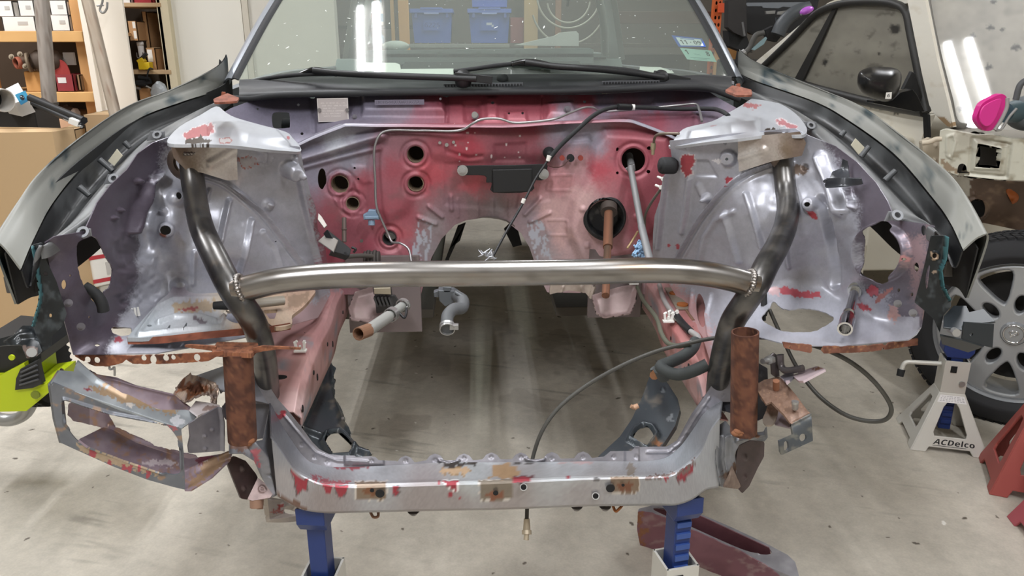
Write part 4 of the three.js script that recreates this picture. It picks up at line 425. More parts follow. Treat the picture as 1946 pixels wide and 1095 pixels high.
  const sup = part('radiator_support', skin([r1, r2(-7, 1.275), r2(-2, 1.264), r2(2, 1.2585), r2(6, 1.256), r3(-3, 1.255), r3(0, 1.258), r3(1, 1.275), r3(-1, 1.34)], { nu: 24, nv: 9, lv: 1, th: .003, col: onpx(chips(base, list)) }), vmat(.36, .5), 'silver cross support with red chips');
  for (const [x, y, w, r, m] of [[722, 938, 1.251, .0085, M.dark], [707, 932, 1.251, .004, M.dark], [942, 937, 1.25, .005, M.dark], [995, 926, 1.25, .0055, M.dark], [1132, 943, 1.25, .0055, M.dark], [1160, 928, 1.25, .0085, M.dark], [1184, 922, 1.25, .003, M.dark]]) mesh('bolt_hole', disc(P(x, y, w), V(0, 0, 1), r, .001, 18), m, sup);
  for (const [x, y, w, r] of [[995, 926, 1.25, .0055], [1132, 943, 1.25, .0055]]) mesh('hole_rim', pipe(P(x, y, w), P(x, y, w - .003), r + .0015, .0016, 18), M.zinc, sup);
  // upright flange with scallops and spot welds
  const scal = [[478, 701], [494, 704], [509, 730], [527, 758], [548, 781], [574, 814], [594, 841], [607, 854], [625, 863], [650, 866], [674, 866], [677, 869], [705, 867], [714, 869], [720, 875], [753, 876]];
  for (const [x, y] of [[771, 867], [827, 863], [882, 863], [934, 861], [990, 861], [1049, 860], [1108, 859]]) scal.push([x - 17, y + 12], [x - 10, y + 3], [x, y - 1], [x + 10, y + 3], [x + 17, y + 12]);
  scal.push([1130, 870], [1148, 868], [1160, 858], [1200, 857], [1208, 850], [1240, 849], [1267, 849], [1287, 838], [1315, 787], [1344, 746], [1359, 723], [1369, 689], [1377, 682], [1392, 680], [1392, 764], [1372, 764], [1339, 786], [1321, 812], [1295, 848], [1267, 871], [1234, 878], [1126, 879], [954, 881], [850, 881], [735, 887], [640, 890], [597, 883], [576, 868], [553, 837], [532, 804], [514, 768], [478, 768]);
  const welds = [[573, 845], [597, 869], [622, 879], [666, 880], [706, 877], [771, 876], [827, 875], [882, 872], [934, 870], [990, 870], [1049, 871], [1108, 869], [1167, 868], [1210, 868], [1280, 854], [1307, 828], [1343, 777], [1373, 752]];
  mesh('upright_flange', sheet({ out: scal, step: 2.2, th: .003, w: [[478, 701, 1.39], [527, 760, 1.378], [574, 815, 1.36], [640, 866, 1.35], [900, 862, 1.348], [900, 880, 1.336], [1200, 858, 1.348], [1267, 850, 1.352], [1315, 787, 1.366], [1377, 690, 1.39], [640, 889, 1.335], [1234, 877, 1.335], [553, 836, 1.352], [1321, 812, 1.362], [514, 768, 1.372]], feats: [...welds.map(([x, y]) => ({ t: 'ring', x, y, r: 2.6, k: 1.8, h: -.002 })), rib([[540, 790], [575, 832], [600, 860], [640, 876], [700, 878]], 3, .003), rib([[1230, 860], [1270, 860], [1292, 842], [1320, 796], [1348, 756]], 3, .003), { t: 'pad', p: [[655, 860], [730, 860], [730, 884], [655, 884]], e: 2, h: .004 }, { t: 'pad', p: [[1188, 850], [1215, 850], [1215, 880], [1188, 880]], e: 2, h: -.003 }, { t: 'rib', p: [[1000, 873], [1018, 877], [1034, 873]], r: 4, h: .006 }, { t: 'rib', p: [[835, 876], [855, 881], [872, 876]], r: 4, h: .006 }], col: chips((x, y) => mixc(lin('#77757c'), lin('#8d8b90'), fbm(x / 12, y / 12, 5)), [[blob(527, 790, 14, 6), '#9c3a4a', 8], [blob(538, 786, 6, 6), '#a82f3f', 4]]) }), vmat(.38, .5), sup, 'violet grey scalloped flange');
  // support arms folded round the rails
  part('rail_end_cap', sheet({ out: [[436, 838], [470, 842], [500, 836], [514, 768], [478, 760], [478, 701], [494, 704], [509, 730], [520, 770], [518, 828], [526, 942], [514, 947], [500, 912], [484, 876], [462, 862], [436, 862]], w: [[440, 850, 1.23], [500, 836, 1.29], [480, 705, 1.395], [520, 770, 1.38], [526, 940, 1.262], [500, 912, 1.25], [484, 876, 1.24]], step: 2.4, feats: [rib([[478, 846], [500, 872], [514, 940]], 8, .012), boss(505, 902, 5, -.004)], col: chips((x, y) => mixc(lin('#8f8e95'), lin('#6e6f73'), fbm(x / 14, y / 14, 5)), [[[[476, 852], [486, 860], [496, 884], [494, 892], [484, 872]], '#c0606c', 6], [[[436, 838], [476, 840], [470, 858], [440, 856]], '#8d6656', 8]]) }), silver);
  part('rail_end_plate', sheet({ out: [[431, 878], [446, 867], [467, 876], [486, 900], [490, 908], [470, 950], [458, 948], [441, 905]], w: [[431, 878, 1.25], [490, 908, 1.29], [465, 950, 1.26]], step: 2.4, th: .004, feats: [boss(461, 890, 4, .004, .3, 8), boss(463, 928, 4, .004, .3, 6)], col: (x, y) => mixc(lin('#3b3030'), lin('#4c3b3a'), fbm(x / 9, y / 9, 5)) }), darkPaint, 'dark brown end plate');
  part('rail_end_foot', sheet({ out: [[470, 949], [490, 908], [512, 925], [521, 938], [513, 946], [480, 952]], w: [[470, 949, 1.24], [490, 908, 1.27], [521, 938, 1.25]], step: 2.4, th: .004, feats: [{ t: 'ring', x: 498, y: 930, r: 5, k: 2, h: .003 }], col: (x, y) => mixc(lin('#95807c'), lin('#6e5a57'), fbm(x / 9, y / 9, 5)) }), panelPaint);
  part('rail_end_cap', sheet({ out: [[1356, 815], [1378, 800], [1400, 828], [1452, 820], [1457, 808], [1459, 832], [1453, 839], [1425, 836], [1405, 846], [1396, 862], [1400, 900], [1378, 927], [1366, 924], [1358, 880]], w: [[1360, 820, 1.28], [1400, 830, 1.24], [1455, 822, 1.24], [1400, 862, 1.235], [1370, 924, 1.26]], step: 2.2, feats: [rib([[1370, 830], [1366, 870], [1372, 915]], 5, .012), rib([[1386, 830], [1382, 870], [1388, 905]], 5, .012), rib([[1400, 838], [1450, 826]], 6, .008), boss(1397, 838, 5, -.004)], col: chips((x, y) => mixc(lin('#8b8d93'), lin('#6c6e71'), fbm(x / 10, y / 16, 5)), [[[[1395, 822], [1440, 818], [1438, 830], [1400, 834]], '#8d6046', 7], [[[1372, 900], [1398, 880], [1398, 915], [1380, 926]], '#6f5648', 8]]) }), silver);
  part('rail_end_plate', sheet({ out: [[1403, 848], [1425, 838], [1453, 840], [1452, 868], [1440, 890], [1424, 924], [1411, 938], [1400, 926], [1396, 892]], w: [[1403, 848, 1.25], [1453, 840, 1.27], [1411, 935, 1.25]], step: 2.4, th: .004, feats: [boss(1417, 870, 4, .004, .3, 7), boss(1416, 907, 4, .004, .3, 6)], col: (x, y) => mixc(lin('#43393a'), lin('#544647'), fbm(x / 9, y / 9, 5)) }), darkPaint, 'dark brown end plate');
  part('rail_end_foot', sheet({ out: [[1374, 926], [1391, 886], [1408, 925], [1402, 930]], w: [[1374, 926, 1.235], [1391, 886, 1.225], [1408, 925, 1.23]], step: 2.2, th: .004, feats: [rib([[1388, 900], [1382, 922]], 4, .004)], col: (x, y) => mixc(lin('#8a7a70'), lin('#5d4c45'), fbm(x / 5, y / 9, 5)) }), panelPaint);
  // rail shell rising behind the rusty tubes
  part('rail_shell', sheet({ out: [[480, 700], [496, 700], [520, 745], [532, 790], [520, 830], [482, 836], [484, 760]], w: [[480, 700, 1.40], [532, 790, 1.385], [482, 836, 1.36]], step: 3, th: .004, col: (x, y) => mixc(lin('#45444a'), lin('#6a6a70'), ss(700, 830, y + 60 * (fbm(x / 20, y / 20, 3) - .5))) }), darkPaint, 'dark primed inner shell');
  part('rail_shell', sheet({ out: [[1366, 690], [1392, 680], [1440, 690], [1458, 700], [1462, 790], [1440, 800], [1370, 780]], w: [[1366, 690, 1.40], [1458, 700, 1.36], [1440, 800, 1.33], [1370, 780, 1.38]], step: 3, th: .004, holes: [{ c: [1450, 752, 6, 12] }], feats: [boss(1372, 722, 3, .004), boss(1368, 715, 3, .004), boss(1447, 711, 3, .004)], col: (x, y) => mixc(lin('#4b4d54'), lin('#35353a'), fbm(x / 20, y / 20, 3)) }), darkPaint, 'dark primed inner shell');
}
// tube frame
{
  const tc = p => { const n = fbm3(p.x * 26, p.y * 26, p.z * 26), m = fbm3(p.x * 110, p.y * 30, p.z * 110); return mixc(mixc(lin('#706e6c'), lin('#4b4a4a'), ss(.35, .7, n)), lin('#75695c'), ss(.62, .8, m) * .4); };
  const pt = g => paint(g, (x, y, z) => tc(V(x, y, z)));
  const leg = (pts, label) => part('bent_tube', pt(tube(PP(pts), .0222, { n: 120, k: 28 })), bareTube, label);
  leg([[362, 282, 1.545], [364, 318, 1.535], [369, 362, 1.51], [381, 425, 1.43], [413, 498, 1.32], [446, 560, 1.262], [476, 602, 1.262], [493, 642, 1.31], [504, 690, 1.37], [512, 775, 1.44]], 'bent dark steel tube');
  leg([[1485, 268, 1.57], [1489, 310, 1.555], [1494, 358, 1.53], [1498, 392, 1.49], [1493, 428, 1.44], [1478, 466, 1.37], [1455, 507, 1.30], [1438, 542, 1.265], [1417, 573, 1.262], [1394, 608, 1.275], [1380, 648, 1.32], [1368, 700, 1.37], [1359, 775, 1.44]], 'bent dark steel tube');
  part('cross_tube', paint(tube(PP([[447, 555, 1.262], [480, 545, 1.262], [530, 534, 1.262], [620, 525, 1.262], [740, 521, 1.262], [900, 520, 1.262], [1100, 517, 1.262], [1250, 514, 1.262], [1330, 519, 1.262], [1385, 529, 1.262], [1436, 543, 1.262]], 1.262), .0222, { n: 150, k: 28 }), (x, y, z) => mixc(mixc(lin('#8f8c89'), lin('#6a6663'), ss(.4, .7, fbm3(x * 12, y * 60, z * 60))), lin('#8a6c4c'), ss(.55, .75, fbm3(x * 9 + 5, y * 90, z * 90)) * .5)), vmat(.26, .9), 'bright steel cross tube');
  const bead = (ctr, n, r, label) => { const q = new THREE.Quaternion().setFromUnitVectors(V(0, 0, 1), n.clone().normalize()), L = []; for (let i = 0; i < 26; i++) { const a = i / 26 * 6.283, s = new THREE.SphereGeometry(.0042 + .0012 * hash(i, 3, 5), 7, 5); const p = V(Math.cos(a) * r, Math.sin(a) * r, 0).applyQuaternion(q).add(ctr); s.translate(p.x, p.y, p.z); L.push(s); } return part('weld_bead', merge(L), mat('#8f8a86', .3, .9), label); };
  const cl = PP([[462, 549], [438, 557]], 1.262), cr2 = PP([[1420, 538], [1444, 546]], 1.262);
  bead(P(461, 549, 1.262), cl[0].clone().sub(cl[1]), .0235, 'silvery weld bead'); bead(P(1421, 539, 1.262), cr2[0].clone().sub(cr2[1]), .0235, 'silvery weld bead');
  bead(P(363, 287, 1.54), V(0, 1, .1), .0235, 'silvery weld bead'); bead(P(1485, 275, 1.565), V(0, 1, .1), .0235, 'silvery weld bead');
  part('scorched_flange', turned(P(356, 308, 1.54), V(0, .05, 1), [[.022, 0], [.036, .002], [.037, .006], [.03, .012], [.022, .014]], 30), mat('#6f6157', .35, .6), 'heat scorched flange'); part('scorched_flange', turned(P(1494, 292, 1.555), V(0, .05, 1), [[.022, 0], [.036, .002], [.037, .006], [.03, .012], [.022, .014]], 30), mat('#6f6157', .35, .6), 'heat scorched flange');
  // rusty crush tubes
  const rt = rusty('#7d4a30', '#5a3222', '#96603c', 70);
  part('crush_tube', paint(pipe(P(461, 836, 1.222), P(452, 668, 1.222), .0246, .003, 36, 30), rt), rust, 'rusted upright tube under a welded plate');
  part('crush_tube', paint(pipe(P(1413, 822, 1.225), P(1416, 631, 1.225), .0236, .003, 36, 34), rt), rust, 'rusted open ended upright tube');
  part('crush_plate', sheet({ out: [[403, 663], [413, 650], [490, 651], [491, 657], [478, 672], [404, 669]], w: [[403, 668, 1.20], [413, 650, 1.27], [490, 651, 1.27], [478, 672, 1.20]], step: 2, jag: 1.5, th: .008, col: (x, y, p) => rusty('#a05e38', '#703d24', '#c07c4c', 90)(p.x, p.y, p.z) }), rust, 'orange rusted plate');
  part('plate_tongue', sheet({ out: [[350, 657], [362, 656], [410, 659], [410, 668], [380, 664], [352, 660]], w: 1.215, step: 2, th: .005, col: (x, y, p) => rusty('#a05e38', '#703d24', '#c07c4c', 90)(p.x, p.y, p.z) }), rust); part('plate_tongue', sheet({ out: [[480, 662], [500, 658], [540, 660], [571, 662], [571, 665], [530, 664], [500, 668], [482, 672]], w: 1.215, step: 2, th: .005, col: (x, y, p) => rusty('#a05e38', '#703d24', '#c07c4c', 90)(p.x, p.y, p.z) }), rust);
  for (const [x, y] of [[470, 842], [1404, 824]]) part('rust_clump', merge([0, 1, 2, 3].map(i => { const p = P(x + i * 4 - 6, y - (i % 2) * 4, 1.21); return new THREE.IcosahedronGeometry(.008, 1).scale(1, .7, 1).translate(p.x, p.y, p.z); })), mat('#7d5238', .95));
}
// battery tray
{
  const out = sm([[241, 642], [255, 626], [270, 609], [301, 574], [318, 560], [327, 548], [333, 536], [340, 533], [348, 536], [355, 552], [375, 558], [420, 556], [500, 553], [592, 550], [594, 562], [575, 584], [555, 600], [554, 616], [523, 622], [500, 608], [490, 622], [457, 626], [400, 629], [330, 637], [270, 642]], false, 3);
  part('battery_tray', sheet({ out, at: (x, y) => PY(x, y, .80 - (x - 242) / 350 * .03 + (y < 556 ? .0 : 0)), step: 2.4, th: .007, holes: [{ p: sm([[424, 596], [440, 592], [470, 590], [486, 602], [470, 614], [440, 612]], true, 3) }, { p: [[501, 590], [528, 588], [522, 606], [512, 606]] }, { c: [320, 624, 2, 8, .5] }, { c: [352, 621, 2, 10, .4] }, { c: [284, 619, 5, 2] }],
    feats: [{ t: 'edge', p: [[262, 636], [300, 582], [330, 568], [470, 566], [500, 580], [430, 590], [420, 620], [330, 628]], e: 5, h: .005 }, { t: 'rib', p: [[300, 612], [330, 602], [380, 602], [410, 610]], r: 6, h: .006 }, { t: 'rib', p: [[360, 544], [420, 552], [520, 552]], r: 4, h: .006 }], col: chips(sprayed([[280, 620, '#9da3a8', 1.3], [330, 585, '#a9adb2', 1.4], [400, 610, '#a7aaae'], [340, 545, '#b0a6b2'], [440, 575, '#b7a994'], [520, 570, '#c0a68e', 1.3], [560, 570, '#b59682'], [540, 600, '#b9a490'], [480, 620, '#a88868']], 8), [[[[325, 578], [380, 572], [430, 574], [400, 592], [330, 594]], '#b49c7c', 9], [[[340, 588], [374, 582], [376, 588], [345, 592]], '#a5423a', 5], [[[368, 603], [394, 612], [386, 618], [366, 608]], '#70646c', 3], [[[540, 562], [592, 552], [580, 578], [560, 590]], '#a5866c', 10]]) }), silver, 'silver battery tray rusting at its edges');
  part('tray_lip', skin([PP([[241, 641], [300, 640], [360, 634], [457, 625], [500, 622], [552, 614]], 1).map((_, i) => PY([241, 300, 360, 457, 500, 552][i], [641, 640, 634, 625, 622, 614][i], .80 - i * .005)), [0, 1, 2, 3, 4, 5].map(i => PY([242, 300, 360, 457, 500, 552][i], [641, 640, 634, 625, 622, 614][i], .80 - i * .005).add(V(0, -.012, .002)))], { nu: 10, nv: 3, th: .003, col: p => rusty('#a4583a', '#7a3e28', '#b87650')(p.x, p.y, p.z) }), rust, 'rusted tray edge');
  part('tray_support', sheet({ out: [[205, 613], [268, 600], [285, 600], [278, 608], [256, 620], [215, 622]], w: [[205, 615, 1.33], [285, 600, 1.4], [256, 620, 1.32]], step: 2.5, th: .003, col: (x, y, p) => rusty('#a56e5a', '#6b5652', '#b98c78')(p.x, p.y, p.z) }), rust);
  part('wire_clip', merge([0, 1, 2].map(i => { const p = P(252 + i * 6, 602 - i, 1.35); return rod(p, p.clone().add(V(0, .016, 0)), .003, .002, 8); })), M.clip, 'white plastic wire clip');
  part('tray_tube', paint(rod(PY(484, 577, .80), PY(539, 571, .795), .009, .009, 16), rusty('#b5b0a6', '#8d8272', '#a98b6d', 90)), rust); part('tray_tube', rod(PY(406, 581, .81), PY(436, 580, .81), .007, .009, 14), M.rubber);
}
// ---- lamp box hanging off the left rail ----
{
  const lampBox = (x, y, p) => { let c = mixc(lin('#5c5f66'), lin('#787b81'), fbm(x / 40, y / 26, 3)); const n = fbm(x / 22, y / 16, 9); return mixc(c, lin('#a48466'), ss(.6, .78, n) * .7); };
  const lilac = (x, y, p) => { const n = fbm(x / 24, y / 18, 5); return mixc(mixc(lin('#a596a0'), lin('#7d6a74'), n), lin('#a07c62'), ss(.55, .75, fbm(x / 14, y / 12, 14)) * .8); };
  const fw = (x, y) => 1.085 + (x - 95) / 255 * .065;
  const wrap = (o) => part(o.name, sheet({ step: 1.8, th: .003, ...o }), silver, o.label);
  wrap({ name: 'lamp_box_front', label: 'slate grey slotted front frame', w: fw, out: [[95, 732], [100, 727], [160, 752], [230, 781], [290, 798], [344, 814], [349, 860], [352, 931], [330, 926], [280, 912], [213, 886], [144, 855], [116, 842], [104, 796]], holes: [{ p: sm([[121, 758], [150, 766], [213, 786], [260, 797], [308, 804], [331, 824], [343, 850], [344, 890], [337, 902], [308, 899], [231, 876], [167, 849], [144, 835], [123, 804], [117, 776]], true, 3) }], feats: [{ t: 'edge', p: [[121, 758], [213, 786], [308, 804], [343, 850], [344, 890], [308, 899], [167, 849], [123, 804]], e: 5, h: .005 }], col: chips(lampBox, [[[[146, 843], [200, 862], [260, 884], [306, 898], [300, 905], [200, 880], [150, 855]], '#b0997c', 6], ...[[175, 862, 6, 9], [208, 879, 4, 6], [236, 890, 7, 6], [247, 892, 5, 8], [264, 893, 4, 5], [281, 903, 4, 8]].map(q => [blob(...q), '#b2404e', 4]), [[[308, 800], [330, 806], [340, 820], [328, 818]], '#b05f66', 7]]) });
  wrap({ name: 'lamp_box_top', label: 'dusty silver top shelf', out: [[95, 730], [113, 704], [141, 706], [144, 689], [182, 714], [186, 726], [230, 752], [300, 778], [372, 788], [374, 794], [344, 815], [290, 799], [230, 782], [160, 753], [104, 730]], w: (x, y) => { const t = (x - 95) / 255, yf = 728 + t * 88; return fw(x) + Math.max(0, (yf - y)) * .0017; }, feats: [{ t: 'rib', p: [[144, 690], [182, 724], [240, 755], [372, 790]], r: 7, h: .006 }], col: chips((x, y) => mixc(lin('#7f858a'), lin('#a5aaad'), fbm(x / 30, y / 20, 4)), [[[[170, 735], [210, 738], [250, 752], [340, 782], [330, 788], [240, 766], [180, 745]], '#a88a66', 9], [[[160, 738], [172, 738], [176, 744], [164, 744]], '#9c3f4c', 4], [blob(247, 770, 9, 4), '#d3cbc2', 3], [[[318, 798], [336, 788], [352, 800], [338, 812]], '#cfd1d6', 6]]) });
  wrap({ name: 'lamp_box_ridge', label: 'bent back ridge with rusted rim', out: [[144, 689], [180, 711], [221, 717], [260, 733], [300, 742], [334, 750], [345, 765], [375, 786], [374, 791], [350, 788], [300, 777], [232, 754], [196, 732], [170, 716], [146, 706]], w: (x, y) => fw(x) + .075 + (750 - y + (x - 95) * .25) * .0004, feats: [{ t: 'rib', p: [[144, 691], [182, 712], [260, 735], [334, 752], [372, 786]], r: 4, h: .004 }], col: lilac });
  wrap({ name: 'lamp_box_end', label: 'slate grey end plate', out: [[360, 805], [416, 773], [424, 776], [426, 856], [415, 858], [360, 862], [358, 848], [362, 830]], w: [[360, 805, 1.17], [424, 776, 1.24], [426, 856, 1.23], [360, 860, 1.17]], feats: [boss(403, 817, 4, .003), boss(389, 829, 4, .003), boss(390, 853, 4, .003), rib([[418, 776], [422, 800], [423, 856]], 4, .006)], col: (x, y) => mixc(lin('#6d6a72'), lin('#86848a'), fbm(x / 20, y / 20, 6)) });
  wrap({ name: 'lamp_box_lid', out: [[360, 778], [372, 762], [400, 766], [418, 770], [416, 776], [384, 786], [376, 790]], w: [[360, 780, 1.2], [418, 772, 1.25], [380, 764, 1.27], [380, 788, 1.19]], col: chips(() => lin('#d8cfcf'), [[blob(400, 776, 14, 5), '#ad8f86', 6]]) });
  wrap({ name: 'lamp_box_floor', label: 'lilac floor pan peeled to red and tan', out: [[150, 835], [196, 812], [212, 816], [260, 842], [320, 862], [360, 872], [400, 866], [436, 860], [443, 863], [438, 874], [404, 906], [364, 931], [352, 931], [346, 906], [308, 899], [231, 876], [167, 849]], w: [[150, 836, 1.10], [200, 813, 1.22], [360, 868, 1.25], [443, 863, 1.27], [404, 906, 1.19], [355, 931, 1.15], [231, 876, 1.13]], feats: [{ t: 'rib', p: [[346, 905], [380, 890], [440, 864]], r: 8, h: .01 }], col: chips(lilac, [[[[375, 870], [405, 862], [410, 878], [390, 892], [376, 886]], '#8f4457', 8], [blob(404, 886, 18, 8), '#d7c3bd', 8], [[[400, 880], [440, 862], [430, 880], [390, 910], [360, 928], [358, 915]], '#a88562', 10], [blob(300, 880, 30, 6), '#cbbcc0', 9]]) });
  wrap({ name: 'lamp_box_back', label: 'lilac rear frame', out: [[130, 768], [150, 760], [205, 782], [207, 792], [220, 812], [250, 826], [300, 848], [350, 862], [372, 866], [376, 872], [345, 874], [300, 866], [245, 846], [205, 824], [190, 812], [140, 800], [128, 790]], w: (x, y) => fw(x) + .12, jag: 3, feats: [{ t: 'rib', p: [[205, 810], [250, 834], [340, 866]], r: 5, h: .005 }], col: (x, y) => mixc(lilac(x, y), lin('#3f3232'), x < 170 ? .5 : 0) });
  wrap({ name: 'lamp_box_side', out: [[95, 732], [113, 704], [116, 706], [120, 740], [126, 800], [130, 845], [116, 842], [104, 796]], w: (x, y) => 1.09 + (x - 95) * .003, col: lampBox });
  part('lamp_box_tab', sheet({ out: [[111, 712], [114, 700], [120, 703], [120, 712], [128, 712], [128, 718], [113, 720]], w: 1.15, step: 2, th: .002, col: () => lin('#5a4a4c') }), panelPaint);
  // crumpled rusty bracket behind it
  wrap({ name: 'crumpled_bracket', label: 'crumpled rust brown bracket', out: [[330, 746], [345, 722], [358, 712], [375, 714], [410, 728], [416, 740], [412, 770], [402, 770], [398, 752], [386, 751], [368, 757], [352, 764]], jag: 3, w: [[330, 746, 1.22], [358, 712, 1.33], [414, 735, 1.3], [400, 770, 1.27], [352, 764, 1.2]], feats: [{ t: 'dent', p: [[330, 740], [360, 710], [416, 730], [412, 772], [350, 764]], e: 4, k: 11, h: .03, s: 5 }], col: chips((x, y, p) => mixc(lin('#8a7f80'), lin('#b39a80'), fbm(x / 8, y / 8, 8)), [[[[335, 744], [350, 722], [400, 738], [392, 748], [356, 758]], '#9b6038', 11], [blob(368, 738, 14, 7), '#6f4028', 7]]) });
  wrap({ name: 'rail_web', out: [[366, 716], [395, 706], [424, 696], [428, 720], [430, 800], [424, 790], [418, 745], [405, 726], [380, 722]], w: [[366, 716, 1.34], [424, 696, 1.36], [430, 800, 1.3]], holes: [{ c: [423, 758, 6, 14, .15] }], col: (x, y) => mixc(lin('#a3a8ae'), lin('#5d5a62'), ss(716, 760, y)) });
}
// ---- brackets on the right rail ----
{
  const rp = (x, y) => { const n = fbm(x / 5, y / 5, 3); return mixc(mixc(lin('#8f7667'), lin('#6b4f40'), n), lin('#a8886e'), ss(.6, .8, fbm(x / 3, y / 3, 7)) * .6); };
  const dk = (x, y) => mixc(lin('#4a4e52'), lin('#6b6a64'), ss(.4, .7, fbm(x / 14, y / 12, 4)));
  part('hanging_bracket', sheet({ out: [[1422, 724], [1432, 718], [1442, 728], [1452, 722], [1480, 716], [1493, 728], [1512, 750], [1534, 780], [1542, 788], [1545, 838], [1486, 865], [1483, 860], [1481, 838], [1507, 826], [1503, 806], [1490, 788], [1466, 764], [1456, 768], [1440, 744], [1428, 738]], w: [[1430, 722, 1.28], [1480, 716, 1.27], [1534, 780, 1.16], [1503, 806, 1.145], [1441, 744, 1.22], [1540, 795, 1.145], [1544, 833, 1.14], [1486, 863, 1.12], [1481, 838, 1.12]], step: 2, th: .004, holes: [{ c: [1526, 832, 6.8, 7.5] }, { p: sm([[1490, 842], [1494, 838], [1498, 841], [1499, 852], [1495, 857], [1490, 855]], true, 3) }], feats: [rib([[1504, 806], [1540, 788]], 3, .003)], col: (x, y) => (y - 806) > -(x - 1504) * .55 ? dk(x, y) : rp(x, y) }), panelPaint, 'rusty bent bracket with a round hole');
  part('bracket_stud', rod(P(1475, 740, 1.22), P(1475, 724, 1.215), .0058, .0058, 10), mat('#865a42', .9), 'rusty stud'); part('bracket_stud', merge([rod(P(1511, 776, 1.16), P(1511, 765, 1.155), .0055, .0055, 10), disc(P(1511, 766, 1.152), V(0, 1, 0), .006, .003, 12)]), M.zinc);
  part('bracket_tab', sheet({ out: sm([[1460, 764], [1470, 756], [1480, 764], [1476, 792], [1468, 806], [1456, 808], [1449, 798], [1456, 780]], true, 3), w: [[1460, 762, 1.25], [1480, 764, 1.24], [1456, 806, 1.2]], step: 2.2, th: .004, col: (x, y) => mixc(rp(x, y), lin('#a39a90'), ss(775, 800, y) * .8) }), panelPaint);
  part('bracket_web', sheet({ out: [[1470, 806], [1476, 782], [1484, 780], [1504, 808], [1500, 813]], w: [[1470, 806, 1.22], [1484, 780, 1.25], [1504, 808, 1.18]], step: 2.4, th: .003, col: () => lin('#a3959a') }), panelPaint);
  part('lamp_stay', sheet({ out: [[1482, 716], [1500, 706], [1510, 712], [1530, 703], [1552, 696], [1570, 701], [1526, 724], [1518, 724], [1508, 716], [1494, 728]], w: [[1482, 718, 1.27], [1510, 712, 1.25], [1570, 700, 1.2], [1524, 724, 1.17]], step: 2, th: .004, col: chips(() => lin('#c9b6bb'), [[blob(1554, 701, 9, 4), '#a5642f', 5], [[[1482, 708], [1508, 706], [1508, 718], [1490, 728]], '#76707a', 5]]) }), panelPaint, 'pale bent stay with a rusted tip');
  part('latch_arm', merge([plate(PP([[1464, 676], [1470, 671], [1478, 676], [1482, 716], [1474, 718], [1466, 712]], 1.27), .004), tube(PP([[1483, 674, 1.27], [1485, 696, 1.265], [1492, 704, 1.255], [1526, 700, 1.23]], 1.2), .0065, { k: 8 }), plate(PP([[1476, 676], [1487, 675], [1488, 700], [1480, 706]], 1.262), .004)]), mat('#6b6768', .35, .6), 'grey folded latch arm');
  part('bolt', merge([rod(P(1449, 687, 1.235), P(1466, 684, 1.255), .0048, .0048, 10), rod(P(1460, 685, 1.245), P(1466, 684, 1.255), .0085, .0085, 6)]), M.zinc);
}
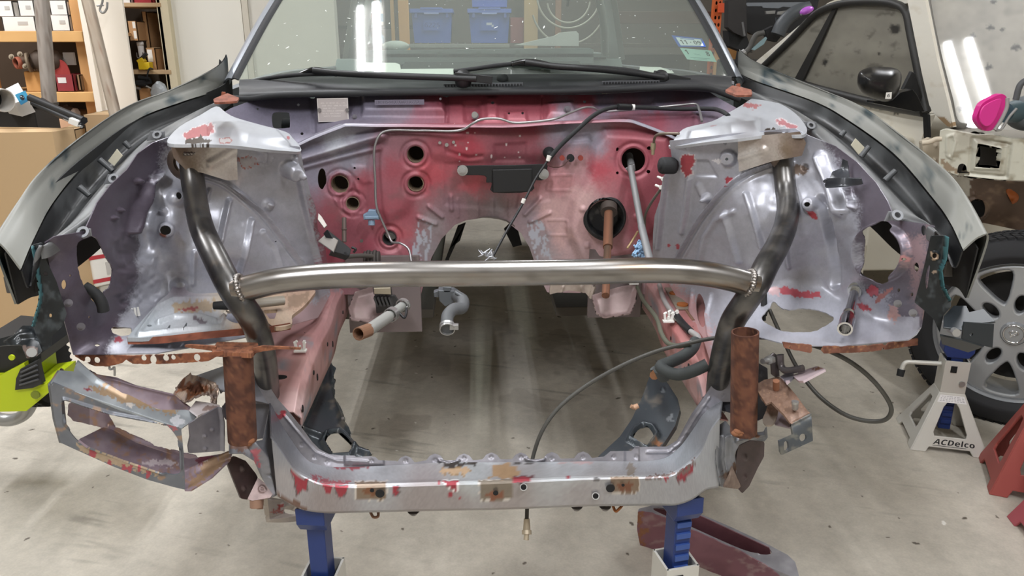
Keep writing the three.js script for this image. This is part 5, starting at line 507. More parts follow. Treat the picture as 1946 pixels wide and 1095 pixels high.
// ---- suspension arms, hoses and leftovers under the rails ----
{
  const ac = (x, y) => mixc(lin('#3e454a'), lin('#7a746a'), ss(.55, .8, fbm(x / 26, y / 20, 6)) * .7);
  part('control_arm', sheet({ out: [[625, 690], [639, 699], [629, 728], [633, 753], [649, 802], [669, 838], [704, 866], [690, 880], [600, 880], [573, 814], [581, 778], [602, 737], [617, 709]], w: [[625, 690, 1.85], [581, 778, 1.62], [573, 814, 1.56], [649, 802, 1.62], [704, 866, 1.5], [600, 880, 1.47], [633, 753, 1.72]], step: 2.5, th: .012, holes: [{ p: sm([[617, 842], [624, 829], [641, 825], [654, 833], [669, 850], [661, 862], [635, 865]], true, 3) }], feats: [{ t: 'edge', p: [[612, 840], [624, 823], [644, 820], [676, 850], [664, 868], [630, 870]], e: 7, h: .012 }, boss(613, 768, 2.5, .004), { t: 'edge', p: [[625, 690], [649, 802], [704, 866], [573, 814]], e: 7, h: .01 }], col: ac }), darkPaint, 'dark grey lower arm on the left');
  part('control_arm', sheet({ out: [[1234, 716], [1248, 710], [1268, 727], [1288, 758], [1292, 778], [1283, 809], [1257, 850], [1230, 866], [1190, 880], [1130, 875], [1142, 863], [1178, 830], [1201, 796], [1221, 753]], w: [[1240, 714, 1.76], [1292, 778, 1.6], [1257, 850, 1.5], [1142, 863, 1.5], [1201, 796, 1.62], [1190, 880, 1.45]], step: 2.5, th: .012, holes: [{ p: sm([[1203, 834], [1208, 824], [1218, 816], [1232, 814], [1242, 828], [1236, 836], [1227, 850], [1212, 846]], true, 3) }], feats: [{ t: 'edge', p: [[1196, 836], [1206, 818], [1222, 808], [1240, 812], [1250, 828], [1230, 856]], e: 7, h: .012 }, boss(1260, 740, 5, .006)], col: chips(ac, [[blob(1252, 843, 10, 6), '#a5714a', 6], [blob(1273, 795, 5, 8), '#7f878c', 6]]) }), darkPaint, 'dark grey lower arm on the right');
  part('ball_joint_bolt', merge([rod(P(1206, 776, 1.66), P(1214, 772, 1.66), .009, .008, 8), rod(P(1199, 772, 1.66), P(1206, 775, 1.66), .005, .006, 8)]), mat('#c9a184', .6, .2)); part('ball_joint_bolt', rod(P(650, 797, 1.62), P(655, 796, 1.62), .005, .005, 8), M.zinc);
  part('radiator_hose', tube(PP([[1322, 648, 1.5], [1316, 662, 1.48], [1300, 676, 1.46], [1275, 688, 1.44], [1256, 696, 1.43], [1266, 706, 1.41], [1290, 712, 1.40], [1315, 706, 1.39], [1344, 693, 1.39]]), .0125, { n: 70, k: 14 }), mat('#3b3f3f', .7), 'perished black hose'); part('radiator_hose', merge([rod(P(1252, 700, 1.43), P(1262, 716, 1.45), .012, .014, 14), rod(P(1240, 700, 1.47), P(1252, 716, 1.47), .006, .006, 8)]), mat('#4a4f50', .7)); part('hose_rust', disc(P(1245, 712, 1.46), V(-.4, .2, .8), .010, .01, 8), mat('#96694a', .9));
  const line = (pts, r, m, label, n) => part('brake_line', tube(PP(pts), r, { n: n || pts.length * 9, k: 8 }), m, label), gl = mat('#77756c', .5, .4);
  line([[1211, 546, 1.98], [1222, 570, 1.9], [1248, 606, 1.72], [1258, 636, 1.62], [1272, 654, 1.54], [1296, 657, 1.48], [1312, 652, 1.47]], .0055, mat('#5f6153', .6, .2), 'olive grey hard line');
  line([[1253, 542, 1.95], [1262, 570, 1.85], [1282, 600, 1.72], [1310, 628, 1.6], [1326, 640, 1.54], [1324, 648, 1.5], [1300, 656, 1.48]], .0065, mat('#b1aeac', .5, .3), 'pale wrapped hard line'); part('line_sleeve', tube(PP([[1285, 600, 1.715], [1298, 616, 1.65], [1312, 630, 1.59]]), .0085, { k: 10 }), M.black);
  line([[1275, 558, 1.95], [1300, 585, 1.8], [1318, 610, 1.7]], .004, mat('#8a6b58', .6, .3));
  line([[1334, 231, 1.98], [1329, 210, 2.06], [1322, 198, 2.1], [1290, 200, 2.1], [1195, 209, 2.1], [1139, 211, 2.09], [1128, 205, 2.08], [1114, 204, 2.07], [1085, 214, 2.03], [1054, 226, 2.0], [1010, 232, 2.0], [974, 233, 2.0], [950, 226, 2.0], [915, 227, 2.0], [898, 235, 2.0], [878, 247, 2.01], [800, 248, 2.02], [733, 249, 2.02], [722, 256, 2.015], [712, 280, 2.01], [713, 340, 2.01], [716, 394, 2.0], [728, 424, 2.0], [739, 448, 2.0], [745, 460, 1.99], [760, 462, 1.98], [776, 473, 1.97], [782, 498, 1.95]], .0032, mat('#9b999a', .35, .7), 'grey hard line across the firewall', 220);
  line([[1290, 254, 1.8], [1262, 254, 1.84], [1248, 257, 1.87], [1243, 266, 1.9], [1242, 282, 1.92]], .0035, mat('#84796c', .4, .6)); part('line_fitting', merge([rod(P(1241.5, 272, 1.91), P(1241, 284, 1.91), .0065, .0065, 6), rod(P(1241, 284, 1.91), P(1240.5, 294, 1.91), .0045, .004, 10)]), mat('#b5aa8c', .4, .6));
  line([[1258, 356, 1.82], [1236, 388, 1.88], [1226, 410, 1.92], [1225, 430, 1.95], [1224, 470, 1.96]], .0035, gl); line([[1212, 440, 1.95], [1200, 460, 1.93], [1192, 472, 1.92]], .003, mat('#c2a77d', .5, .3));
  part('heat_cable', tube(PP([[1384, 220, 1.9], [1370, 211, 2.0], [1352, 207, 2.06], [1285, 207, 2.1], [1208, 204, 2.09], [1175, 203, 2.07], [1148, 209, 2.04], [1126, 221, 2.02], [1100, 244, 1.99], [1064, 278, 1.97], [1042, 304, 1.96]]), .0058, { n: 110 }), M.rubber, 'black cable looping over the firewall'); part('cable_band', rod(P(1200, 204, 2.085), P(1206, 204, 2.085), .008, .008, 12), M.clip); part('cable_sleeve', rod(P(1174, 203, 2.06), P(1199, 204, 2.08), .0085, .0085, 12), M.black);
  part('inner_cable', tube(PP([[1042, 304, 1.96], [1020, 336, 1.94], [994, 386, 1.9], [962, 441, 1.84], [937, 487, 1.78]]), .0032, { n: 40 }), M.black); part('cable_ferrule', merge([rod(P(1044, 296, 1.955), P(1041, 306, 1.955), .006, .005, 10), rod(P(996, 378, 1.9), P(993, 386, 1.9), .005, .005, 10)]), M.clip);
  part('grommet_wire', tube(PP([[1041, 314, 1.98], [1052, 318, 2.0], [1068, 316, 2.01], [1082, 303, 2.02]]), .0015, { k: 5 }), mat('#5a3d37', .6));
  part('frayed_foil', merge(Array.from({ length: 26 }, (_, i) => { const t = i / 25, p = P(918 + t * 20, 482 + t * 9 + (hash(i, 1, 2) - .5) * 9, 1.78), q = p.clone().add(V((hash(i, 3, 4) - .5) * .03, (hash(i, 5, 6) - .3) * .02, (hash(i, 7, 8) - .5) * .02)); return rod(p, q, .0025, .001, 5); })), mat('#b7bac0', .3, .7), 'frayed silver foil end').userData.kind = 'stuff';
  part('blue_rag', merge(Array.from({ length: 44 }, (_, i) => { const t = i / 43, a = hash(i, 2, 9) * 6.28, p = P(1217 - t * 2 + Math.cos(a) * (3 + 8 * t), 462 + t * 26, 1.8 + Math.sin(a) * .012), q = p.clone().add(V((hash(i, 3, 4) - .5) * .024, (hash(i, 5, 6) - .5) * .02, (hash(i, 7, 8)) * .012)); return rod(p, q, .0036, .0025, 5); })), mat('#8fb0cf', .9), 'blue and white knotted rag').userData.kind = 'stuff';
  // heater stub, drain hose and harness parts under the cross tube
  part('coolant_pipe', merge([rod(P(700, 628, 1.5), P(738, 602, 1.6), .013, .013, 16), rod(P(732, 606, 1.585), P(770, 578, 1.7), .010, .011, 16)]), mat('#9c9d99', .55, .3), 'grey coolant pipe'); part('coolant_pipe_end', pipe(P(701, 627, 1.505), P(681, 635, 1.47), .014, .002, 20), mat('#83604a', .8, .2), 'rusty pipe mouth'); part('hose_clamp', pipe(P(741, 600, 1.61), P(747, 596, 1.625), .0165, .002, 18), M.zinc); part('hose_clamp', merge([pipe(P(764, 582, 1.68), P(768, 579, 1.69), .0165, .002, 18), tube(PP([[770, 584, 1.68], [778, 582, 1.68], [774, 572, 1.68]]), .003, { k: 6 })]), M.zinc);
  part('pipe_bracket', tube(PP([[757, 593, 1.64], [768, 604, 1.62], [772, 596, 1.64], [772, 586, 1.66]]), .003, { k: 6 }), M.black);
  part('fan_connector', merge([plate(PP([[708, 545], [742, 545], [744, 562], [710, 560]], 1.9), .02), ...[0, 1, 2, 3, 4].map(i => { const p = P(715 + i * 7, 572, 1.9); return box(.005, .025, .02, p.x, p.y, p.z, 0, 0, .3); }), plate(PP([[712, 560], [750, 562], [770, 590], [715, 596]], 1.93), .01)]), mat('#3d3c3c', .7), 'grubby dark connector block'); part('connector_cap', plate(PP([[710, 548], [742, 547], [743, 560], [711, 559]], 1.885), .006), mat('#a39a86', .5, .4));
  part('drain_hose', merge([tube(PP([[866, 562, 1.75], [880, 572, 1.72], [878, 585, 1.7], [862, 588, 1.68], [851, 600, 1.66], [850, 625, 1.62]]), .0145, { n: 46, k: 14 })]), mat('#56585a', .6), 'dark drain hose'); part('hose_clamp', merge([pipe(P(850, 617, 1.635), P(850, 621, 1.63), .0175, .002, 20), pipe(P(850, 624, 1.62), P(850, 627, 1.615), .0175, .002, 20), box(.02, .012, .012, ...P(863, 621, 1.62).toArray())]), M.zinc);
  part('wiring_plug', merge([plate(PP([[833, 552], [862, 553], [882, 566], [868, 572], [846, 583], [835, 572]], 1.74), .03), plate(PP([[824, 556], [836, 552], [834, 566], [825, 565]], 1.75), .02), plate(PP([[842, 545], [858, 546], [856, 556], [843, 556]], 1.74), .012), rod(P(866, 556, 1.73), P(882, 566, 1.72), .005, .005, 8)]), mat('#5c6064', .45, .3), 'grey wiring plug');
  part('steering_boot', sheet({ out: [[1046, 541], [1118, 541], [1134, 545], [1126, 566], [1120, 566], [1112, 556], [1080, 552], [1060, 556], [1044, 560]], w: 1.98, step: 2.5, th: .01, feats: [rib([[1070, 545], [1066, 556]], 4, .006), rib([[1105, 545], [1108, 556]], 4, .006), rib([[1128, 545], [1122, 566]], 5, .012)], col: (x, y) => mixc(lin('#b3a69a'), lin('#8f8076'), fbm(x / 12, y / 10, 4)) }), panelPaint);
  part('clutch_hose', tube(PP([[655, 488, 1.88], [690, 486, 1.92], [712, 488, 1.95]]), .006, { k: 8 }), mat('#4c4844', .6)); part('boot_block', merge([0, 1, 2, 3, 4].map(i => { const p = P(692 + i * 6, 492, 1.96); return turned(p, V(1, 0, 0), [[.0, 0], [.02 + .003 * (i % 2), 0], [.02 + .003 * (i % 2), .008], [0, .008]], 14); })), mat('#4b4643', .8));
  // strapped canister bracket by the left tower
  part('canister_strap', merge([plate(PP([[604, 458, 1.7], [620, 440, 1.72], [642, 456, 1.68], [632, 476, 1.64]], 1.7), .004), plate(PP([[605, 405, 1.8], [612, 414, 1.79], [622, 430, 1.76], [616, 434, 1.75], [604, 420, 1.78]], 1.8), .003)]), mat('#8f8a84', .5, .6), 'shiny strap bracket'); part('canister_clip', merge([plate(PP([[622, 436, 1.7], [650, 452, 1.7], [672, 470, 1.7], [668, 484, 1.68], [650, 480, 1.67], [634, 476, 1.66], [644, 458, 1.68]], 1.7), .018), tube(PP([[668, 470, 1.69], [676, 474, 1.69], [672, 480, 1.69]]), .003, { k: 6 })]), M.black);
  part('stud', merge([rod(P(654, 460, 1.94), P(654, 414, 1.97), .006, .006, 10), rod(P(654, 436, 1.955), P(654, 434, 1.955), .0075, .0075, 10)]), mat('#6d5f5a', .6, .3));
  part('plug_connector', merge([plate(PP([[690, 409], [698, 405], [700, 400], [714, 400], [716, 406], [722, 410], [721, 418], [691, 418]], 2.0), .02), disc(P(706, 421, 2.0), V(0, -1, .3), .009, .01), plate(PP([[693, 412], [719, 411], [719, 416], [693, 417]], 1.985), .008)]), mat('#7c92a8', .5), 'pale blue plug');
  part('tow_eye', sheet({ out: [[508, 944], [530, 948], [552, 952], [571, 965], [574, 979], [545, 984], [513, 988]], w: [[508, 946, 1.36], [571, 965, 1.42], [513, 988, 1.34], [574, 979, 1.38]], step: 2, th: .012, holes: [{ c: [553, 969, 15, 8] }], feats: [{ t: 'edge', p: [[513, 950], [536, 953], [538, 974], [516, 980]], e: 3, h: .004 }], col: chips(() => lin('#b7aea6'), [[blob(525, 972, 10, 5), '#c4796c', 7], [blob(533, 962, 5, 4), '#b3463c', 4]]) }), panelPaint, 'chipped grey tow eye'); part('tow_bolt', merge([rod(P(495, 950, 1.26), P(494, 968, 1.25), .006, .006, 10), disc(P(487, 951, 1.25), V(0, -1, .3), .012, .012, 12)]), mat('#9a7a68', .5, .4));
  part('tie_hook', tube(PP([[703, 972, 1.3], [710, 983, 1.29], [718, 982, 1.29], [719, 973, 1.3]]), .0028, { k: 6 }), mat('#8d6a55', .5, .4)); part('tie_hook', tube(PP([[1165, 962, 1.3], [1170, 972, 1.29], [1178, 966, 1.29], [1182, 961, 1.3]]), .0028, { k: 6 }), mat('#a5683c', .5, .4));
  for (const [x, y] of [[786, 973], [1096, 964], [1150, 964]]) part('drain_dome', disc(P(x, y, 1.32), V(0, -1, 0), .012, .006, 14, .006), mat('#77726f', .5, .4));
  for (const x of [955]) part('hood_cable', merge([tube(PP([[1462, 588, 1.5], [1490, 650, 1.46], [1518, 704, 1.40], [1560, 756, 1.33], [1610, 790, 1.28], [1655, 801, 1.25], [1684, 797, 1.23], [1694, 778, 1.22], [1672, 738, 1.225], [1622, 692, 1.24], [1562, 662, 1.27], [1500, 647, 1.31], [1440, 641, 1.35], [1380, 642, 1.40], [1356, 643, 1.41], [1310, 652, 1.41], [1250, 667, 1.41], [1180, 696, 1.41], [1110, 736, 1.41], [1062, 775, 1.40], [1032, 816, 1.39], [1014, 864, 1.38], [1006, 910, 1.36], [1002, 960, 1.33], [1001, 988, 1.31]]), .0042, { n: 240 })]), mat('#4d4c48', .5, .2), 'long looped release cable');
  part('cable_end', merge([rod(P(1001, 986, 1.31), P(1001, 1010, 1.3), .006, .008, 10), rod(P(1001, 1008, 1.3), P(1001, 1016, 1.295), .010, .010, 10), rod(P(1001, 1014, 1.295), P(1000, 1026, 1.29), .005, .006, 8)]), mat('#b5a893', .4, .5));
  part('washer_hose', merge([rod(P(1452, 556, 1.52), P(1452, 585, 1.5), .006, .007, 10), rod(P(1452, 585, 1.5), P(1452, 600, 1.49), .010, .006, 10), rod(P(1452, 600, 1.49), P(1452, 609, 1.49), .004, .004, 8)]), M.dark); part('dark_shield', plate(PP([[1428, 566], [1448, 554], [1466, 562], [1468, 574], [1448, 592], [1424, 594]], 1.58), .004), M.dark);
}
// ---- body behind the engine bay: glass, pillars, roof, doors, wipers ----
const paleBody = mat('#9ea3ab', .32, .4);
{
  const base = PP([[450, 153, 2.32], [520, 149, 2.24], [620, 145, 2.19], [770, 142, 2.155], [925, 141, 2.145], [1080, 141, 2.155], [1220, 143, 2.19], [1320, 146, 2.24], [1390, 150, 2.32]]);
  const top = base.map((p, i) => { const u = (i - 4) / 4; return V(u * .575, 1.615 + .02 * (1 - u * u), -2.93 - .09 * u * u); });
  const rowsG = [0, .33, .66, 1].map(t => base.map((p, i) => p.clone().lerp(top[i], t).add(V(0, .016 * Math.sin(Math.PI * t), .03 * Math.sin(Math.PI * t)))));
  const glassMat = new THREE.MeshPhysicalMaterial({ color: '#d5ded7', transmission: .86, roughness: .05, metalness: 0, ior: 1.5, thickness: 0, side: THREE.DoubleSide });
  const gs = skin(rowsG, { nu: 6, nv: 8, th: .0001 });
  { // a single pane surface
    const n = gs.attributes.position.count, half = 49 * 25, g = new THREE.BufferGeometry(); g.setAttribute('position', new THREE.BufferAttribute(gs.attributes.position.array.slice(0, half * 3), 3)); g.setAttribute('normal', new THREE.BufferAttribute(gs.attributes.normal.array.slice(0, half * 3), 3)); const ix = []; for (const [i] of gs.index.array.entries()) { if (i % 3) continue; const [a, b, c] = gs.index.array.slice(i, i + 3); if (a < half && b < half && c < half) ix.push(a, b, c); } g.setIndex(ix); part('windshield', g, glassMat, 'dusty greenish glass');
  }
  const wsPoint = (t, u) => { const k = u * 8, i = Math.min(7, Math.floor(k)), f = k - i, m = t * 3, j = Math.min(2, Math.floor(m)), h = m - j; return rowsG[j][i].clone().lerp(rowsG[j][i + 1], f).lerp(rowsG[j + 1][i].clone().lerp(rowsG[j + 1][i + 1], f), h); };
  const onGlass = (x, y) => { let b = null, bd = 1e9; for (let t = 0; t <= .8; t += .02) for (let u = 0; u <= 1; u += .02) { const p = wsPoint(t, u), q = proj(p), d = (q[0] - x) ** 2 + (q[1] - y) ** 2; if (d < bd) { bd = d; b = p; } } return P(x, y, -b.z + .004); };
  const dn = seeded(12), fl = []; for (let i = 0; i < 130; i++) { const p = wsPoint(dn() * .55, .05 + dn() * .9), s = .0007 + .0018 * dn() * dn(), a = dn() * 6.28, l = dn() < .2 ? 5 : 1; const g = new THREE.CircleGeometry(s, 6); g.scale(l, 1, 1); g.rotateZ(a); g.rotateX(-1.1); g.translate(p.x, p.y + .003, p.z + .002); fl.push(g); } part('paint_flecks', merge(fl), mat('#dfe2dd', .8), 'pale flecks on the glass').userData.kind = 'stuff';
  const sd = 1.0;
  for (const s of [0, 8]) {
    const e = rowsG.map(r => r[s]), k = s ? 1 : -1, off = (x, y, z) => e.map(p => p.clone().add(V(k * x, y, z)));
    part('pillar', skin([off(.014, .006, .004), off(.03, .006, -.012), off(.052, -.008, -.04), off(.056, -.03, -.06)], { nu: 5, nv: 3, th: .006, flip: !s }), paleBody, 'silver windshield pillar');
    part('pillar_gasket', skin([off(-.008, .002, .006), off(.004, .007, .008), off(.016, .004, .002)], { nu: 5, nv: 3, th: .004, flip: !s }), M.rubber, 'black rubber gasket');
  }
  for (const [q, d] of [[[[1276, 67], [1334, 73], [1342, 89], [1290, 89]], (c, w, h) => { c.fillStyle = '#3f62b8'; c.fillRect(0, 0, w, h); c.fillStyle = '#dfe8ea'; c.fillRect(26, 16, w - 44, h - 30); c.fillStyle = '#4a5058'; c.font = 'bold 62px sans-serif'; c.fillText('11 \u00b7 09', 40, 84); c.fillStyle = '#3f62b8'; c.fillRect(60, 22, 120, 8); }], [[[1292, 91], [1351, 96], [1362, 118], [1306, 113]], (c, w, h) => { c.fillStyle = '#a9d3c8'; c.fillRect(0, 0, w, h); c.fillStyle = '#1d2526'; c.font = 'bold 60px sans-serif'; c.fillText('1', 22, 58); c.fillText('8', 196, 58); c.font = '20px sans-serif'; c.fillStyle = '#5a8a86'; c.fillText('TEXAS', 88, 60); c.fillRect(40, 84, 170, 5); c.fillRect(60, 98, 120, 4); }]]) { const g = quad(...q.map(p => onGlass(p[0], p[1]))); part('windshield_sticker', g, new THREE.MeshStandardMaterial({ map: print(256, 112, d), roughness: .6, side: THREE.DoubleSide }), d.toString().includes('3f62b8') ? 'blue bordered inspection sticker 11 09' : 'pale green registration sticker 1 8'); }
  // roof, rear frame, doors, floor
  const C = (x, y, z) => V(x, y, z);
  part('roof', skin([top.map(p => p.clone().add(V(0, .005, 0))), [-4, -3, -2, -1, 0, 1, 2, 3, 4].map(i => C(i / 4 * .56, 1.665 - .03 * (i / 4) ** 2, -3.4)), [-4, -3, -2, -1, 0, 1, 2, 3, 4].map(i => C(i / 4 * .54, 1.63 - .03 * (i / 4) ** 2, -3.95))], { nu: 3, nv: 6, th: .012, flip: true }), paleBody);
  for (const s of [-1, 1]) {
    part('rear_pillar', plate([C(s * .54, 1.61, -3.95), C(s * .55, 1.58, -3.8), C(s * .74, 1.15, -4.35), C(s * .72, 1.15, -4.75)], .03), mat('#8b908c', .6));
    part('pillar_trim', tube([C(s * .5, 1.57, -3.85), C(s * .585, 1.36, -4.02), C(s * .63, 1.2, -4.2)], .02, { k: 8 }), mat('#9aa19d', .6));
    part('door', skin([[C(s * .80, 1.12, -2.45), C(s * .82, 1.14, -3.2), C(s * .80, 1.13, -4.0), C(s * .72, 1.12, -5.0)], [C(s * .86, .8, -2.4), C(s * .87, .8, -3.2), C(s * .86, .8, -4.0), C(s * .8, .8, -5.0)], [C(s * .82, .42, -2.4), C(s * .82, .42, -3.2), C(s * .82, .42, -4.0), C(s * .74, .5, -5.0)]], { nu: 5, nv: 6, th: .02, flip: s > 0 }), paleBody);
    part('mirror_base', plate(s < 0 ? PP([[416, 113], [430, 128], [421, 138], [415, 132]], 2.5) : PP([[1402, 96], [1412, 118], [1404, 126], [1398, 120]], 2.5), .01), M.black);
  }
  for (const s of [-1, 1]) part('floor_pan', box(.55, .03, 2.7, s * .47, .44, -3.65), mat('#4b463f', .9)); part('rear_panel', box(1.5, .5, .03, 0, .85, -5.02), mat('#6f747a', .6));
  part('dash_beam', merge([rod(C(-.66, 1.0, -2.5), C(.66, 1.0, -2.5), .03, .03, 14)]), mat('#41474a', .7));
  part('dash_shelf', plate([C(-.7, 1.105, -2.3), C(.7, 1.105, -2.3), C(.66, 1.09, -2.55), C(-.66, 1.09, -2.55)], .01), mat('#5a625f', .8));
  // rear bulkhead seen through the glass
  const rb = part('rear_bulkhead', merge([plate(PP([[690, 98], [700, 96], [1118, 91], [1128, 94], [1128, 121], [690, 123]], 4.2), .03), plate(PP([[640, 112], [1180, 112], [1190, 160], [630, 160]], 4.24), .03)]), mat('#93a3a0', .7), 'grey green bulkhead');
  mesh('bulkhead_recess', plate(PP([[770, 118], [1100, 116], [1110, 132], [762, 133]], 4.185), .01), mat('#6d7b79', .8), rb);
  for (const [x, y] of [[836, 103], [910, 102], [984, 101]]) mesh('bulkhead_plug', disc(P(x, y, 4.16), V(0, 0, 1), .014, .006, 18), mat('#8b9b98', .7), rb, 'round plug');
  part('parcel_shelf', box(1.3, .02, .7, 0, 1.185, -4.55), mat('#7f8a86', .85));
  // wipers
  const onW = (x, y, l = .018) => { const p = onGlass(x, y); return P(x, y, -p.z - l); };
  const wip = (blade, arm, pv) => { const w = part('wiper', tube(arm.map(p => onW(p[0], Math.min(148, p[1]), .045).add(V(0, (Math.max(0, p[1] - 148)) * -.0015, 0))), .0085, { k: 8, n: 60 }), M.black, 'black windshield wiper'); mesh('blade', tube(blade.map(p => onW(p[0], Math.min(150, p[1]), .02).add(V(0, Math.max(0, p[1] - 150) * -.0016, 0))), .0058, { k: 7, n: 70 }), M.rubber, w); mesh('blade_bridge', tube(pv.map(p => onW(p[0], p[1], .035)), .0075, { k: 7 }), M.blackGloss, w); return w; };
  wip([[456, 160], [508, 149], [575, 142], [657, 141], [760, 143], [862, 146]], [[595, 134], [640, 139], [720, 143], [800, 146], [862, 148], [905, 150]], [[572, 141], [595, 133], [621, 136], [640, 141]]);
  wip([[862, 136], [900, 131], [972, 122], [1054, 125], [1100, 127], [1152, 129], [1200, 134], [1240, 142]], [[998, 118], [1054, 126], [1100, 129], [1160, 134], [1220, 141], [1262, 147]], [[972, 122], [998, 117], [1023, 119], [1045, 124]]);
  for (const [x, y] of [[880, 146], [1256, 146]]) part('wiper_pivot', merge([turned(onW(x, y, .03), V(0, .8, .6), [[.022, -.02], [.024, 0], [.016, .012], [0, .014]], 16), box(.1, .02, .03, ...onW(x + 20, y + 2, .03).toArray(), 0, 0, x > 1000 ? -.2 : -.1)]), M.black);
}
// loose things inside the car, seen through the glass
function solo(name, geo, m, label, category, group) { const o = mesh(name, geo, m); tag(o, label, category, group); return o; }
// moves a lone mesh's origin to the bottom of its shape
function seat(o) { const g = o.geometry; g.computeBoundingBox(); const b = g.boundingBox.clone(), c = b.getCenter(V(0, 0, 0)); g.translate(-c.x, -b.min.y, -c.z); o.position.add(V(c.x, b.min.y, c.z)); return o; }
seat(solo('reflection_sheet', plate([P(670, 141, 2.36), P(690, 117, 2.5), P(752, 119, 2.5), P(760, 122, 2.48), P(764, 140, 2.36)], .004), mat('#f2f1ec', .8), 'white paper lying on the dash at the left under the glass', 'reflection'));  // this and the next two white plates stand in for reflections on the glass
seat(solo('reflection_sheet', plate([P(762, 143, 2.34), P(762, 132, 2.4), P(862, 130, 2.4), P(862, 143, 2.34)], .003), mat('#eeeeea', .8), 'long white paper strip under the middle of the glass', 'reflection'));
seat(solo('reflection_sheet', plate([P(1214, 143, 2.36), P(1216, 126, 2.46), P(1255, 128, 2.46), P(1278, 134, 2.42), P(1287, 145, 2.36)], .004), mat('#f2f1ec', .8), 'round cornered white paper under the glass at the right', 'reflection'));
seat(solo('cloth_bundle', new THREE.SphereGeometry(1, 24, 14).scale(.075, .03, .06).translate(...P(752, 88, 4.45).toArray()), mat('#c5cfc6', .9), 'crumpled pale green white cloth on the rear shelf', 'cloth'));
seat(solo('white_board', plate(PP([[977, 86], [1054, 68], [1064, 62], [1095, 59], [1100, 64], [1100, 88]], 4.5), .03), mat('#c9ccc6', .8), 'white tapering trim board standing on the rear shelf', 'board'));
seat(solo('wire_tray', merge([box(.62, .018, .1, ...P(862, 87, 4.5).toArray()), ...Array.from({ length: 10 }, (_, i) => { const p = P(786 + i * 14, 86, 4.44); return box(.003, .03, .003, p.x, p.y, p.z); })]), mat('#8e8f88', .7), 'flat grey tray with wire edge on the rear shelf', 'tray'));
// ================= jack stands and other things on the floor =================
function jackStand(o) {
  const g = thing('jack_stand', o.label, 'jack stand', [o.x, 0, o.z], o.turn), b = o.base / 2, n = o.neckW / 2, hb = o.hb, hn = o.hn, hs = o.hs, bm = o.bodyMat;
  const faces = []; for (let k = 0; k < 4; k++) {
    const a = k * Math.PI / 2, R = (x, y, z) => V(x * Math.cos(a) + z * Math.sin(a), y, -x * Math.sin(a) + z * Math.cos(a));
    const zAt = y => b + (n - b) * (y / hb), xAt = zAt, q = (fx, y) => R(xAt(y) * fx, y, zAt(y));
    const ring = [q(-1, 0), q(-.62, 0), q(-.56, hb * .09), q(.56, hb * .09), q(.62, 0), q(1, 0), q(1, hb), q(-1, hb)];
    const hole = [[-.56, .34], [-.5, .28], [.5, .28], [.56, .34], [.42, .76], [.26, .84], [-.26, .84], [-.42, .76]].map(([fx, fy]) => q(fx, hb * fy));
    const pl = platePlain(ring, .004, hole); mesh('leg_plate', pl, bm, g);
  }
  const neck = mesh('neck', merge([0, 1, 2, 3].map(k => { const a = k * Math.PI / 2; return box(o.neckW, hn - hb + .01, .005, Math.sin(a) * (n - .002), (hn + hb) / 2, Math.cos(a) * (n - .002), 0, a); })), bm, g);
  if (o.mark) mesh('latch_slot', box(.018, .022, .003, -n * .25, hn - .022, n + .001), M.dark, neck);
  mesh('pivot_bolt', disc(V(n * .6, hb + (hn - hb) * .35, n + .001), V(0, 0, 1), .009, .005, 14), M.zinc, neck);
  const post = mesh('ratchet_post', box(.036, hs - hb * .3, .044, 0, (hs + hb * .3) / 2 - .01, 0), o.postMat, g, o.postLabel);
  const tl = []; for (let y = hb * .4; y < hs - .03; y += .026) tl.push(box(.030, .012, .006, 0, y, .024)); if (o.teeth) tl.forEach(t => mesh('tooth', t, o.teethMat || o.postMat, post));
  const sd = new THREE.Shape(); const w = .042; sd.moveTo(-w, 0); sd.lineTo(-w, .03); sd.quadraticCurveTo(0, .008, w, .03); sd.lineTo(w, 0); sd.lineTo(w * .7, -.018); sd.lineTo(-w * .7, -.018); sd.closePath();
  const sg = new THREE.ExtrudeGeometry(sd, { depth: .05, bevelEnabled: true, bevelSize: .003, bevelThickness: .003, bevelSegments: 2 }); sg.translate(0, hs - .03, -.025); if (o.sideSaddle) sg.rotateY(Math.PI / 2); mesh('saddle', sg, o.postMat, g, o.postLabel);
  if (o.handle) { const h = mesh('release_handle', bent([V(-n, hn - .02, 0), V(-n - .11, hn - .025, .0), V(-n - .118, hn - .058, .01)], .0075, .016, { k: 12 }), o.bodyMat, g); mesh('handle_grip', rod(V(-n - .117, hn - .05, .008), V(-n - .12, hn - .072, .014), .012, .011, 14), M.rubber, h); }
  return g;
}
function platePlain(ring, th, hole) { const n = ring[1].clone().sub(ring[0]).cross(ring[6].clone().sub(ring[0])).normalize(), ux = ring[5].clone().sub(ring[0]).normalize(), uy = n.clone().cross(ux), o = ring[0], to = p => new THREE.Vector2(p.clone().sub(o).dot(ux), p.clone().sub(o).dot(uy)); const s = new THREE.Shape(ring.map(to)); s.holes.push(new THREE.Path(hole.map(to))); const g = new THREE.ExtrudeGeometry(s, { depth: th, bevelEnabled: true, bevelSize: .002, bevelThickness: .002, bevelSegments: 2, bevelOffset: -.002 }); g.applyMatrix4(new THREE.Matrix4().makeBasis(ux, uy, n).setPosition(o.clone().addScaledVector(n, -th))); g.deleteAttribute('uv'); return g; }
